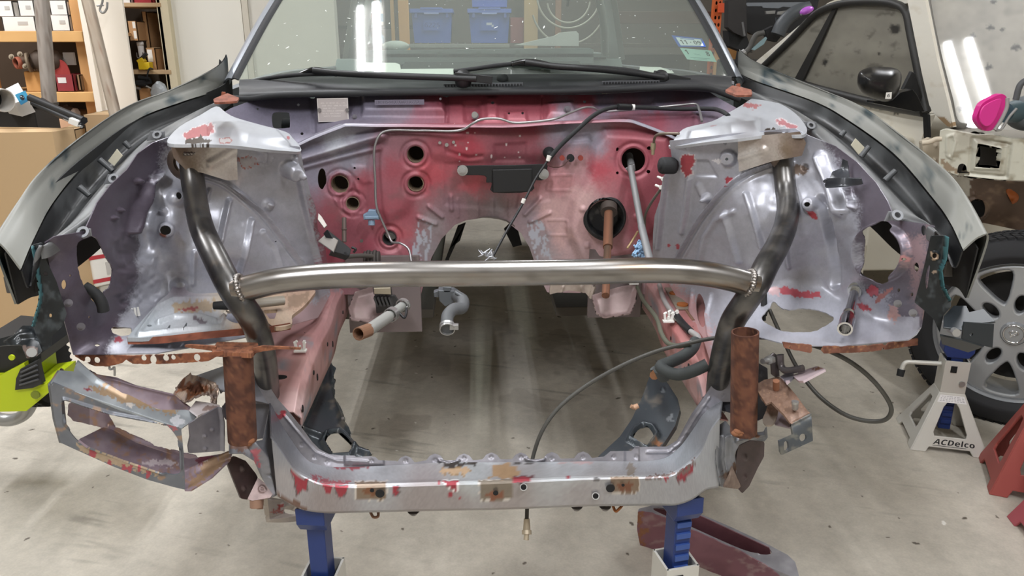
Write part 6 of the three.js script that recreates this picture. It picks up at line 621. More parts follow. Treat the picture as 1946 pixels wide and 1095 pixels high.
{
  const silv = mat('#cbc9c2', .4, .2), redP = mat('#a3504a', .5, .05), pinkP = mat('#b35560', .42, .05), blue = mat('#20356f', .38, .1), blueT = mat('#3a5596', .5, .2);
  const at = (x, y) => PY(x, y, 0);
  let p = at(1786, 832);
  const sA = jackStand({ label: 'silver jack stand with blue saddle standing before the alloy wheel', x: p.x, z: p.z, turn: -.30, base: .225, neckW: .072, hb: .18, hn: .285, hs: .35, bodyMat: silv, postMat: blue, postLabel: 'navy blue ratchet post and saddle', mark: 1, handle: 1, teeth: 1 });
  { // maker's name and the worn notice on the front face
    const b = .1125, n = .036, hb = .18, zA = y => b + (n - b) * y / hb + .0025, q = (fx, y) => V((b + (n - b) * y / hb) * fx, y, zA(y));
    mesh('name_print', quad(q(-.5, .046), q(.74, .046), q(.74, .021), q(-.5, .021)), new THREE.MeshStandardMaterial({ map: print(440, 96, (c, w, h) => { c.fillStyle = '#cbc9c2'; c.fillRect(0, 0, w, h); c.fillStyle = '#15171b'; c.save(); c.transform(1.3, 0, -.26, 1, 22, 0); c.font = 'bold 84px sans-serif'; c.fillText('ACDelco', 0, 74); c.restore(); c.fillRect(4, 86, 340, 6); }), roughness: .4, metalness: .3, side: THREE.DoubleSide }), sA, 'black maker name ACDelco');
    mesh('notice_label', quad(q(-.9, .174), q(.9, .174), q(.9, .152), q(-.9, .152)), new THREE.MeshStandardMaterial({ map: print(256, 80, (c, w, h) => { c.fillStyle = '#e4e2e2'; c.fillRect(0, 0, w, h); c.fillStyle = '#8d8c90'; for (let i = 0; i < 4; i++) for (let k = 0; k < 9; k++) c.fillRect(14 + k * 26 + hash(i, k, 2) * 8, 12 + i * 16, 10 + hash(i, k, 3) * 10, 5); }), roughness: .5, side: THREE.DoubleSide }), sA, 'scuffed white notice label');
  }
  const w1 = P(606, 1000, 1.315), w2 = P(1290, 985, 1.315);
  jackStand({ label: 'jack stand with plain blue post under the left of the front bar', x: w1.x, z: w1.z, turn: -.12, base: .22, neckW: .07, hb: .16, hn: .25, hs: .417, bodyMat: silv, postMat: blue, postLabel: 'navy blue post', mark: 0, sideSaddle: 1 });
  jackStand({ label: 'jack stand with toothed blue post under the right of the front bar', x: w2.x, z: w2.z, turn: .2, base: .22, neckW: .07, hb: .16, hn: .25, hs: .417, bodyMat: silv, postMat: blue, postLabel: 'navy blue toothed post', teeth: 1, teethMat: blueT, mark: 1, sideSaddle: 1 });
  p = at(1955, 918); jackStand({ label: 'faded red jack stand nearer the silver stand', x: p.x, z: p.z, turn: -.45, base: .235, neckW: .08, hb: .25, hn: .34, hs: .40, bodyMat: redP, postMat: mat('#8d8a86', .5, .5), postLabel: 'grey post', mark: 0 });
  p = at(2030, 1040); jackStand({ label: 'pinkish red jack stand cut off by the right edge', x: p.x + .02, z: p.z, turn: -.2, base: .235, neckW: .08, hb: .25, hn: .34, hs: .40, bodyMat: pinkP, postMat: mat('#8d8a86', .5, .5), postLabel: 'grey post', mark: 0 });
  // cut lamp panel on the floor
  const cp = thing('cut_panel', 'cut off purple grey lamp panel lying on the floor behind a jack stand', 'car panel');
  const wp = x => 1.70 - (x - 1215) / 285 * .24, pur = (x, y) => mixc(mixc(lin('#8d626b'), lin('#7a535e'), fbm(x / 40, y / 30, 3)), lin('#a9908f'), ss(.6, .75, fbm(x / 26, y / 12, 8)) * .6);
  mesh('panel_face', sheet({ out: [[1212, 972], [1240, 976], [1270, 987], [1304, 1004], [1356, 1026], [1420, 1056], [1469, 1082], [1490, 1102], [1490, 1150], [1420, 1150], [1270, 1090], [1262, 1078], [1250, 1060], [1238, 1049], [1219, 1046], [1211, 1005]], w: (x, y) => wp(x), step: 3, th: .003, jag: 2, feats: [{ t: 'dent', k: 40, h: .01 }], col: chips(pur, [[[[1210, 974], [1222, 974], [1220, 1000], [1224, 1040], [1214, 1040]], '#a0623c', 10], [blob(1228, 1008, 6, 6), '#a4683f', 7]]) }), panelPaint, cp, 'purple primed face');
  mesh('panel_top', sheet({ out: [[1212, 972], [1214, 967], [1246, 959], [1270, 962], [1322, 973], [1390, 1002], [1454, 1032], [1497, 1055], [1511, 1068], [1520, 1100], [1524, 1150], [1490, 1150], [1490, 1102], [1469, 1083], [1420, 1057], [1356, 1027], [1304, 1005], [1270, 988], [1240, 977]], w: (x, y) => wp(x) + Math.max(0, (972 + (x - 1212) * .42 - y)) * .0018, step: 2.4, th: .003, holes: [{ p: sm([[1240, 967], [1262, 966], [1318, 978], [1380, 1003], [1440, 1031], [1462, 1044], [1466, 1052], [1448, 1054], [1410, 1044], [1350, 1018], [1300, 996], [1262, 979]], true, 3) }], feats: [{ t: 'edge', p: [[1262, 974], [1318, 980], [1455, 1044], [1440, 1050], [1300, 993]], e: 5, h: .004 }], col: (x, y) => mixc(lin('#a2a0a4'), lin('#7d7b80'), fbm(x / 22, y / 14, 5)) }), silver, cp, 'silver top rim with a long slot');
  mesh('panel_inside', sheet({ out: [[1240, 966], [1320, 976], [1462, 1042], [1470, 1090], [1400, 1064], [1300, 1016], [1244, 990]], w: x => wp(x) + .055, step: 4, th: .003, col: (x, y) => mixc(lin('#6f4650'), lin('#855a62'), fbm(x / 20, y / 12, 5)) }), panelPaint, cp, 'plum inner wall');
  settle(cp, ...P(1360, 1060, 1.6).setY(0).toArray());
  // alloy wheel
  const wc = P(1930, 624, 2.38), wn = V(-.62, .03, .78).normalize(), wh = thing('alloy_wheel', 'silver alloy wheel with a black tyre standing behind the silver jack stand', 'wheel', [wc.x, 0, wc.z]);
  const toW = g => { g.applyQuaternion(new THREE.Quaternion().setFromUnitVectors(V(0, 0, 1), wn)); g.translate(0, wc.y, 0); return g; };
  const R = wc.y - .002, rr = R * .745;
  const tp = [[rr, -.09], [rr + .02, -.105], [R - .05, -.115], [R - .012, -.1], [R, -.085], [R, .07], [R - .012, .088], [R - .05, .1], [rr + .02, .095], [rr, .08]];
  const lz = new THREE.LatheGeometry(tp.map(q => new THREE.Vector2(q[0], q[1])), 72); lz.rotateX(Math.PI / 2); const tyre = mesh('tyre', toW(lz), mat('#232325', .8), wh, 'black tyre');
  const blocks = []; for (let i = 0; i < 80; i++) for (const z of [-.062, -.02, .022, .062]) { const a = (i + (Math.abs(z) > .04 ? .5 : 0)) / 80 * 6.2832; const b = new THREE.BoxGeometry(.02, .008, .034); b.rotateY((z > 0 ? 1 : -1) * .35); b.translate(0, R + .001, z - .004); b.rotateZ(a); blocks.push(b); } const tb = mesh('tread_block', toW(merge(blocks)), mat('#1d1d1f', .85), tyre); tb.userData.kind = 'stuff';
  const rimP = [[rr, .082], [rr + .004, .075], [rr - .012, .06], [rr - .02, .03], [rr - .03, -.06], [rr - .012, -.085]]; const rl = new THREE.LatheGeometry(rimP.map(q => new THREE.Vector2(q[0], q[1])), 64); rl.rotateX(Math.PI / 2); const rimM = mat('#a3a5a7', .34, .55); mesh('rim', toW(rl), rimM, wh);
  const fs = new THREE.Shape(); fs.absarc(0, 0, rr - .008, 0, Math.PI * 2); const NS = 7; for (let i = 0; i < NS; i++) { const a = i / NS * 6.2832 + .2, hp = new THREE.Path(), pt = (r, t) => [Math.cos(a + t) * r, Math.sin(a + t) * r]; const L = sm([pt(rr * .45, -.06), pt(rr * .62, -.2), pt(rr * .88, -.24), pt(rr * .91, 0), pt(rr * .88, .24), pt(rr * .62, .2), pt(rr * .45, .06)], true, 4); hp.moveTo(...L[0]); L.slice(1).forEach(q => hp.lineTo(...q)); fs.holes.push(hp); const op = new THREE.Path(), a2 = a + Math.PI / NS; op.absellipse(Math.cos(a2) * rr * .42, Math.sin(a2) * rr * .42, rr * .13, rr * .075, 0, Math.PI * 2, true, a2); fs.holes.push(op); }
  const fg = new THREE.ExtrudeGeometry(fs, { depth: .03, bevelEnabled: true, bevelSize: .007, bevelThickness: .008, bevelSegments: 3, bevelOffset: -.006, curveSegments: 40 }); fg.deleteAttribute('uv'); fg.translate(0, 0, .03); mesh('spoke_face', toW(fg), rimM, wh);
  const back = new THREE.CircleGeometry(rr * .8, 40); back.translate(0, 0, -.04); mesh('brake_disc', toW(back), mat('#3a3836', .8), wh);
  const cg = new THREE.CylinderGeometry(.036, .042, .012, 30); cg.rotateX(Math.PI / 2); cg.translate(0, 0, .072); const cap = mesh('centre_cap', toW(cg), mat('#9a9c9e', .3, .6), wh); const cgr = new THREE.TorusGeometry(.030, .003, 8, 30); cgr.translate(0, 0, .078); mesh('cap_emblem', toW(merge([cgr, new THREE.TorusGeometry(.012, .003, 6, 20).scale(1, .6, 1).translate(0, .004, .078), new THREE.BoxGeometry(.004, .03, .004).rotateZ(-.7).translate(0, 0, .078)])), M.chrome, cap);
  // lime mower at the left edge
  const mw = thing('lawn_mower', 'lime green and black lawn mower at the left edge behind the fender', 'lawn mower');
  const lime = mat('#c3d61c', .45), f = (pts, w) => PP(pts, w);
  mesh('housing', plate(f([[-30, 715], [0, 714], [46, 690], [52, 735], [90, 729], [92, 747], [50, 782], [-30, 784]], 2.0), .16), lime, mw, 'lime green housing');
  mesh('battery_cover', plate(f([[-30, 642], [60, 650], [78, 672], [78, 690], [40, 698], [0, 714], [-30, 716]], 2.02), .18), mat('#1b1c1e', .45), mw, 'black motor cover');
  const gr = mesh('side_grille', plate(f([[30, 720], [38, 702], [70, 686], [80, 730], [62, 738], [28, 742]], 1.99), .02), mat('#2a2b2d', .5), mw, 'black louvred grille'); for (let i = 0; i < 4; i++) mesh('louvre', rod(P(40 - i, 708 + i * 8, 1.985), P(70 + i, 694 + i * 9, 1.985), .003, .003, 6), mat('#55565a', .5), gr);
  mesh('screw', disc(P(68, 750, 1.985), V(0, 0, 1), .012, .004, 14), mat('#7d8a2a', .6), mw); mesh('button', disc(P(23, 679, 2.0), V(0, 0, 1), .008, .004, 14), lime, mw);
  const wl = P(5, 752, 2.16); mesh('front_wheel', new THREE.TorusGeometry(.082, .018, 12, 40).scale(1, 1, 1.3).translate(wl.x, wl.y, wl.z), mat('#a8a8a8', .35, .5), mw, 'silver wheel rim');
  const tt = P(78, 700, 2.16), tw = []; for (let i = 0; i < 34; i++) for (let k = 0; k < 4; k++) { const b = new THREE.BoxGeometry(.014, .018, .012); b.rotateY((k % 2 ? 1 : -1) * .6); b.translate((k - 1.5) * .016, .105, 0); b.rotateX(i / 34 * 6.2832 + (k % 2) * .09); tw.push(b); } const tg = new THREE.CylinderGeometry(.102, .102, .066, 36); tg.rotateZ(Math.PI / 2); const rw = mesh('rear_wheel', tg.translate(tt.x, tt.y, tt.z), mat('#1a1a1b', .85), mw, 'black treaded tyre'); const tk = mesh('tread_block', merge(tw).translate(tt.x, tt.y, tt.z), mat('#161617', .85), rw); tk.userData.kind = 'stuff';
  settle(mw, ...P(20, 815, 2.15).setY(0).toArray());
  // socket extension lying in the right inner wing
  const se = thing('socket_extension', 'chrome socket extension lying in the right inner wing', 'tool'), A = P(1604, 638, 1.19).add(V(0, .012, 0)), B = P(1624, 560, 1.37).add(V(0, .014, 0)), ax = B.clone().sub(A), u = t => A.clone().addScaledVector(ax, t);
  mesh('shaft', rod(u(.2), u(.9), .0085, .0085, 18), M.chrome, se); mesh('socket', pipe(u(0), u(.22), .0125, .003, 22), M.chrome, se, 'chrome socket'); mesh('collar', merge([pipe(u(.24), u(.27), .0115, .002, 20), pipe(u(.34), u(.37), .0105, .002, 20)]), M.chrome, se); mesh('drive_end', merge([rod(u(.88), u(.96), .0125, .0125, 18), rod(u(.94), u(1), .014, .012, 18)]), mat('#b9b9b6', .25, .9), se);
  settle(se, ...A.toArray());
}
// ================= things along the back and sides =================
const wood = (a, s = 1) => vmat(.75, 0), woodCol = (h1, h2, ax) => (x, y, z) => { const q = ax === 'x' ? [x * 3, y * 60, z * 60] : ax === 'y' ? [x * 60, y * 3, z * 60] : [x * 60, y * 60, z * 3]; return mixc(lin(h1), lin(h2), fbm3(...q)); };
const rectAt = (x0, y0, x1, y1, w) => { const a = P(x0, y0, w), b = P(x1, y1, w); return { cx: (a.x + b.x) / 2, cy: (a.y + b.y) / 2, w: Math.abs(b.x - a.x), h: Math.abs(a.y - b.y), z: -w, x0: a.x, x1: b.x, y0: b.y, y1: a.y }; };
// a carton: six thin cardboard walls with a taped seam
function carton(name, label, cat, r, depth, hex, o = {}) {
  const g = thing(name, label, cat, [r.cx, r.y0, r.z - depth / 2], o.turn || 0, o.group), m = mat(hex, .85);
  const t = .006; mesh('side_panel', merge([box(r.w, r.h, t, 0, r.h / 2, depth / 2 - t / 2), box(r.w, r.h, t, 0, r.h / 2, -depth / 2 + t / 2), box(t, r.h, depth, -r.w / 2 + t / 2, r.h / 2, 0), box(t, r.h, depth, r.w / 2 - t / 2, r.h / 2, 0)]), m, g);
  if (!o.open) { mesh('top_flap', box(r.w, t, depth / 2 - .001, 0, r.h - t / 2, depth / 4), m, g); mesh('top_flap', box(r.w, t, depth / 2 - .001, 0, r.h - t / 2, -depth / 4), m, g); mesh('tape', box(r.w * 1.002, .001, .04, 0, r.h + .0003, 0), mat('#c9b48c', .4), g); }
  if (o.label) for (const q of o.label) mesh(q.name || 'paper_label', box(r.w * q.w, r.h * q.h, .002, r.w * q.x, r.h * q.y, depth / 2 + .0008), mat(q.c, .7), g);
  return g;
}
{ // --- timber shelving at the left
  const W = 4.6, sh = thing('timber_shelf', 'rough timber shelving stacked with parts in the left background', 'shelf');
  const beam = (n, x0, y0, x1, y1, w, d, h1 = '#d6a064', h2 = '#b9834c', ax = 'x') => { const r = rectAt(x0, y0, x1, y1, w); const g = box(r.w, r.h, d, r.cx, r.cy, -w - d / 2); return mesh(n, paint(g, woodCol(h1, h2, ax)), vmat(.75, 0), sh); };
  const post = (x, wpx, w, n = 'post', y1 = 300) => { const p = P(x, 60, w), wd = wpx * w / FPX * .95; return mesh(n, paint(box(wd, 2.6, .09, p.x, 1.3, -w - .1), woodCol('#d8a46c', '#bb8850', 'y')), vmat(.75, 0), sh); };
  post(143, 25, W); post(-60, 25, W);
  beam('front_rail', -70, 59, 159, 80, W - .02, .05, '#e0b478', '#c89558'); beam('front_rail', -70, 176, 180, 194, W - .02, .05, '#e0b478', '#c89558'); beam('front_rail', -70, 228, 190, 256, W - .02, .05, '#dbb090', '#c89a78');
  for (const y of [60, 177, 229]) { const r = rectAt(-70, y, 159, y + 4, W); mesh('shelf_board', paint(box(r.w, .02, .7, r.cx, r.y1 - .012, -W - .4), woodCol('#c79a66', '#a87a4a', 'x')), vmat(.8, 0), sh); }
  mesh('back_board', box(1.1, 2.4, .02, P(50, 100, W + .75).x, 1.2, -W - .77), mat('#4a3a2c', .9), sh);
  { const r = rectAt(38, 136, 78, 176, W + .02); mesh('wood_block', paint(box(r.w, r.h, .2, r.cx, r.cy, -W - .15), woodCol('#dba566', '#c78f50', 'x')), vmat(.75, 0), sh); }
  settle(sh, P(50, 100, W + .3).x, 0, -W - .3);
  // white boxes on the upper shelf
  const lab = ['at the far left of its upper row', 'second in the upper row, smudged on its face', 'third in the upper row, right of the pipe', 'widest in the lower row', 'right end of the lower row beside the post'];
  [[-8, 2, 28, 31], [32, 1, 68, 30], [92, 1, 130, 28], [2, 32, 70, 59], [94, 29, 135, 58]].forEach((q, i) => { const r = rectAt(q[0], q[1], q[2], q[3], W + .05); if (i === 3 || i === 4) r.y0 = Math.max(r.y0, rectAt(0, 60, 1, 61, W).y1 + .0); r.h = r.y1 - r.y0; carton('parts_box', 'white parts box on the timber shelf, ' + lab[i], 'box', r, .3, '#e6e2dc', { label: [{ x: .12, y: .55, w: .3, h: .25, c: '#b9b4ae', name: 'label_print' }] }); });
  { // rusty turbine pipe with a red mouth
    const t = thing('exhaust_turbine', 'rusty exhaust turbine with a red rimmed mouth on the shelf', 'engine part'), a = P(30, 120, W), d = V(.55, .06, -.8).normalize();
    mesh('mouth_ring', turned(a, d, [[.026, 0], [.033, 0], [.034, .02], [.026, .02], [.026, 0]], 26), mat('#a8604a', .7, .2), t, 'red rimmed mouth'); mesh('outlet_pipe', turned(a.clone().addScaledVector(d, .015), d, [[.026, 0], [.03, 0], [.034, .05], [.05, .12], [.06, .16], [.05, .2], [.02, .22], [0, .22]], 24), mat('#6b5647', .7, .3), t);
    mesh('housing', turned(P(60, 117, W + .05).add(V(0, 0, 0)), V(1, .05, -.25), [[0, 0], [.04, 0], [.06, .03], [.065, .09], [.05, .14], [.02, .16], [0, .16]], 26), mat('#574a40', .7, .3), t); mesh('flange', turned(P(52, 119, W), V(.9, .1, -.3), [[.03, 0], [.055, 0], [.055, .015], [.03, .015]], 8), mat('#8a7b68', .6, .4), t);
    for (const [x, y] of [[22, 108], [38, 103], [48, 126]]) mesh('clamp_bolt', bolt(P(x, y, W - .02), V(0, .3, 1).normalize(), .011), mat('#9a8c78', .5, .4), t); settle(t, ...P(50, 135, W + .05).toArray());
  }
  const rb = rectAt(103, 142, 143, 173, W); carton('open_box', 'dark red open box with a white label on the middle shelf', 'box', rb, .22, '#8f3438', { open: true, label: [{ x: -.12, y: .66, w: .45, h: .34, c: '#ddd8d4' }] });
  const gd = thing('sanding_disc', 'red half disc standing in the dark red box', 'disc', P(119, 142, W + .06).toArray()); mesh('disc', rod(V(0, -.03, -.004), V(0, -.03, .004), .001, .001, 3), mat('#a33a36', .8), gd).geometry = (() => { const s = new THREE.Shape(); s.absellipse(0, 0, .046, .082, 0, Math.PI, false); const g = new THREE.ExtrudeGeometry(s, { depth: .006, bevelEnabled: false, curveSegments: 20 }); g.deleteAttribute('uv'); return g; })();
  const cb = rectAt(144, 142, 156, 171, W + .02); carton('parts_box', 'brown carton squeezed beside the dark red box', 'box', cb, .2, '#8d6f50');
  const bt = thing('bracket_tool', 'pale metal bracket lying behind the pipe on the middle shelf', 'tool', P(112, 112, W + .1).toArray()); mesh('arm', merge([rod(V(-.05, .005, 0), V(.04, -.005, .02), .008, .006, 8), rod(V(-.04, .02, 0), V(-.06, -.02, 0), .01, .01, 8)]), M.zinc, bt); mesh('box_face', box(.06, .07, .02, .045, 0, -.03), mat('#c9c4bd', .7), bt);
}
{ // --- two pipes leaning from floor to ceiling
  const mot = (h1, h2, h3) => (x, y, z) => { const n = fbm3(x * 26, y * 12, z * 26), m = fbm3(x * 90, y * 60, z * 90); return mixc(mixc(lin(h1), lin(h2), n), lin(h3), ss(.6, .75, m) * .7); };
  const lean = (label, pts, r, f) => { const a = P(...pts[0]), b = P(...pts[1]), d = a.clone().sub(b); const top = b.clone().addScaledVector(d, (2.6 - b.y) / d.y), bot = b.clone().addScaledVector(d, (0.005 - b.y) / d.y); const t = thing('metal_pipe', label, 'pipe', bot.toArray()); const g = paint(pipe(V(0, 0, 0), top.clone().sub(bot), r, .004, 20, 60), f); mesh('pipe_body', g, vmat(.6, .3), t); mesh('end_cap', disc(top.clone().sub(bot), d.clone().normalize(), r * 1.05, .01), M.zinc, t); };
  lean('weathered grey pipe standing before the timber shelf', [[79, 0, 4.2], [101, 281, 4.1]], .0345, mot('#aaa29a', '#857a70', '#6a5648'));
  lean('rust streaked pipe leaning across the white boards', [[166, 0, 3.7], [224, 238, 3.5]], .025, mot('#a2978a', '#8a7a66', '#6f4e38'));
}
{ // --- white boards leaning on the shelf, hook on them
  const bd = (label, q, w, th) => { const t = thing('leaning_board', label, 'board'); const a = PP(q, w), bl = a[3].clone().add(a[3].clone().sub(a[0]).multiplyScalar((a[3].y - .005) / (a[0].y - a[3].y))), br = a[2].clone().add(a[2].clone().sub(a[1]).multiplyScalar((a[2].y - .005) / (a[1].y - a[2].y))); mesh('board', plate([a[0], a[1], br, bl], th), mat('#e4dacb', .8), t); return settle(t, bl.x, 0, bl.z); };
  bd('wide cream board leaning beside the recess', [[164, -40], [226, -40], [262, 215], [194, 222]], 4.54, .02); bd('narrow cream strip at the shelf post', [[140, -40], [150, -40], [196, 218], [184, 218]], 4.50, .02); bd('cream strip between the narrow strip and the pipe', [[152, -40], [163, -40], [207, 220], [197, 218]], 4.52, .012);
  const hk = thing('wall_hook', 'bent metal hook hanging on the cream board', 'hook', P(192, 12, 4.46).toArray()); mesh('hook_wire', tube(PP([[196, -6], [194, 6], [190, 18], [192, 23], [197, 24], [203, 16], [204, 4]], 4.46).map(p => p.sub(hk.position)), .006, { k: 8 }), M.zinc, hk); mesh('cross_bar', rod(P(184, 11, 4.46).sub(hk.position), P(197, 10, 4.46).sub(hk.position), .005, .004, 8), M.zinc, hk);
}
{ // --- recess with shelves, beige jamb and white door
  const W = 5.2, rc = thing('wall_shelf', 'narrow recessed shelves beside the white door', 'shelf');
  for (const [x0, x1, y] of [[232, 291, 9], [252, 311, 137]]) { const r = rectAt(x0, y - 4, x1, y + 4, W); mesh('shelf_board', paint(box(r.w + .1, r.h, .45, r.cx, r.cy, -W - .22), woodCol('#c5a884', '#a98c68', 'x')), vmat(.8, 0), rc); }
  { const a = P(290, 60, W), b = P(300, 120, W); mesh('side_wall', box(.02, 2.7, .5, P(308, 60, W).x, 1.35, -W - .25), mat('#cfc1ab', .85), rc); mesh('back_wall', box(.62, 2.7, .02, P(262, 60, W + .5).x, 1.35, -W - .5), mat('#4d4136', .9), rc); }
  settle(rc, P(270, 100, W).x, 0, -W - .2);
  carton('shelf_carton', 'tall brown carton at the back of the recess', 'box', rectAt(268, 22, 288, 95, W + .15), .2, '#a8835c'); carton('shelf_carton', 'brown carton with white stickers above the bucket', 'box', rectAt(241, 40, 264, 77, W + .02), .25, '#b48a60', { label: [{ x: .2, y: .3, w: .3, h: .4, c: '#e4ded4' }, { x: .2, y: .8, w: .3, h: .34, c: '#e4ded4' }] });
  carton('shelf_carton', 'low brown carton with a white sheet beside the bucket', 'box', rectAt(276, 91, 300, 133, W + .03), .2, '#a47d55', { label: [{ x: -.1, y: .65, w: .5, h: .55, c: '#e8e3da' }] }); carton('shelf_carton', 'dark red box on the top recess shelf', 'box', rectAt(250, -22, 290, 8, W), .25, '#9c2f35'); carton('shelf_carton', 'white box left of the dark red box on top', 'box', rectAt(230, -18, 249, 6, W), .25, '#e6e0da');
  carton('shelf_carton', 'crumpled brown carton low in the recess', 'box', rectAt(262, 168, 292, 206, W), .2, '#b08458');
  const bk = rectAt(246, 78, 266, 134, W - .02), b = thing('bucket', 'white plastic bucket with a lid in the recess', 'bucket', [bk.cx, bk.y0, -W - .09]); mesh('tub', turned(V(0, 0, 0), V(0, 1, 0), [[0, 0], [bk.w * .42, 0], [bk.w * .5, bk.h * .86], [bk.w * .5, bk.h * .86], [0, bk.h * .86]], 28), mat('#e9e8e6', .5), b); mesh('lid', turned(V(0, bk.h * .84, 0), V(0, 1, 0), [[0, 0], [bk.w * .54, 0], [bk.w * .54, bk.h * .1], [bk.w * .46, bk.h * .14], [0, bk.h * .14]], 28), mat('#f0efed', .45), b); mesh('handle', tube([V(-bk.w * .5, bk.h * .6, .03), V(-.02, bk.h * .42, bk.w * .52), V(bk.w * .4, bk.h * .5, bk.w * .42), V(bk.w * .5, bk.h * .6, .03)], .003, { k: 6 }), M.zinc, b);
  const yl = thing('yellow_tool', 'yellow and black hand tool beside the bucket', 'tool', P(278, 133, W).toArray()); mesh('body', merge([box(.07, .045, .06, 0, .025, 0), box(.04, .03, .05, -.02, .055, 0, 0, 0, .5)]), mat('#d9b81f', .5), yl); mesh('handle', rod(V(-.03, .06, 0), V(.02, .1, .01), .012, .012, 10), M.black, yl);
  const ca = thing('brake_caliper', 'black and grey caliper parts under the recess shelf', 'car part', P(275, 165, W).toArray()); mesh('body', merge([box(.09, .03, .06, 0, .03, 0, 0, .3, .1), rod(V(-.04, .02, .03), V(.03, .015, .04), .012, .012, 10), rod(V(-.02, .06, .02), V(.05, .05, .03), .014, .01, 10)]), M.dark, ca); mesh('bracket', merge([rod(V(.02, .01, .04), V(.06, -.01, .04), .006, .006, 8), rod(V(-.05, 0, .04), V(-.01, -.01, .05), .008, .008, 8)]), M.zinc, ca); mesh('hose', tube([V(.03, .04, .03), V(.045, .09, .03), V(.06, .115, .03), V(.08, .11, .03)], .005, { k: 7 }), M.rubber, ca);
  const pb = thing('plastic_bag', 'clear plastic bag low in the recess by the jamb', 'bag', P(306, 194, W - .05).toArray()); const bgm = new THREE.IcosahedronGeometry(.055, 4); { const q = bgm.attributes.position; for (let i = 0; i < q.count; i++) { const x = q.getX(i), y = q.getY(i), z = q.getZ(i), k = 1 + .35 * (fbm3(x * 40, y * 40, z * 40) - .5); q.setXYZ(i, x * k, y * k * 1.4 + .05, z * k * .7); } bgm.computeVertexNormals(); } mesh('bag_film', bgm, mat('#d5dbe0', .3, 0, { transmission: .5, thickness: 0 }), pb);
  const slab = (n, x0, x1, w, m, y0 = 0, y1 = 2.7, d = .06) => { const a = P(x0, 90, w), b = P(x1, 90, w); return struct(n, new THREE.BoxGeometry(b.x - a.x, y1 - y0, d).translate((a.x + b.x) / 2, (y0 + y1) / 2, -w - d / 2), m); };
  slab('trim_1', 308, 329, W, mat('#d9cdaf', .7), 0, 2.9, .12);
  const dr = slab('door_1', 330, 466, W + .06, mat('#dcd9cf', .55)); slab('trim_2', 467, 478, W + .02, mat('#c5beb0', .7), 0, 2.9, .1); slab('wall_inner', 479, 640, W + .04, mat('#cbc7bd', .8), 0, 3.1, .1);
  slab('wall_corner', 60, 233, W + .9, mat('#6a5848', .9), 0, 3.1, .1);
  mesh('hinge', box(.05, .06, .006, P(463, 1, W).x, P(463, 1, W).y, -W - .058), mat('#8a6d3e', .4, .7), dr, 'brass hinge');
}
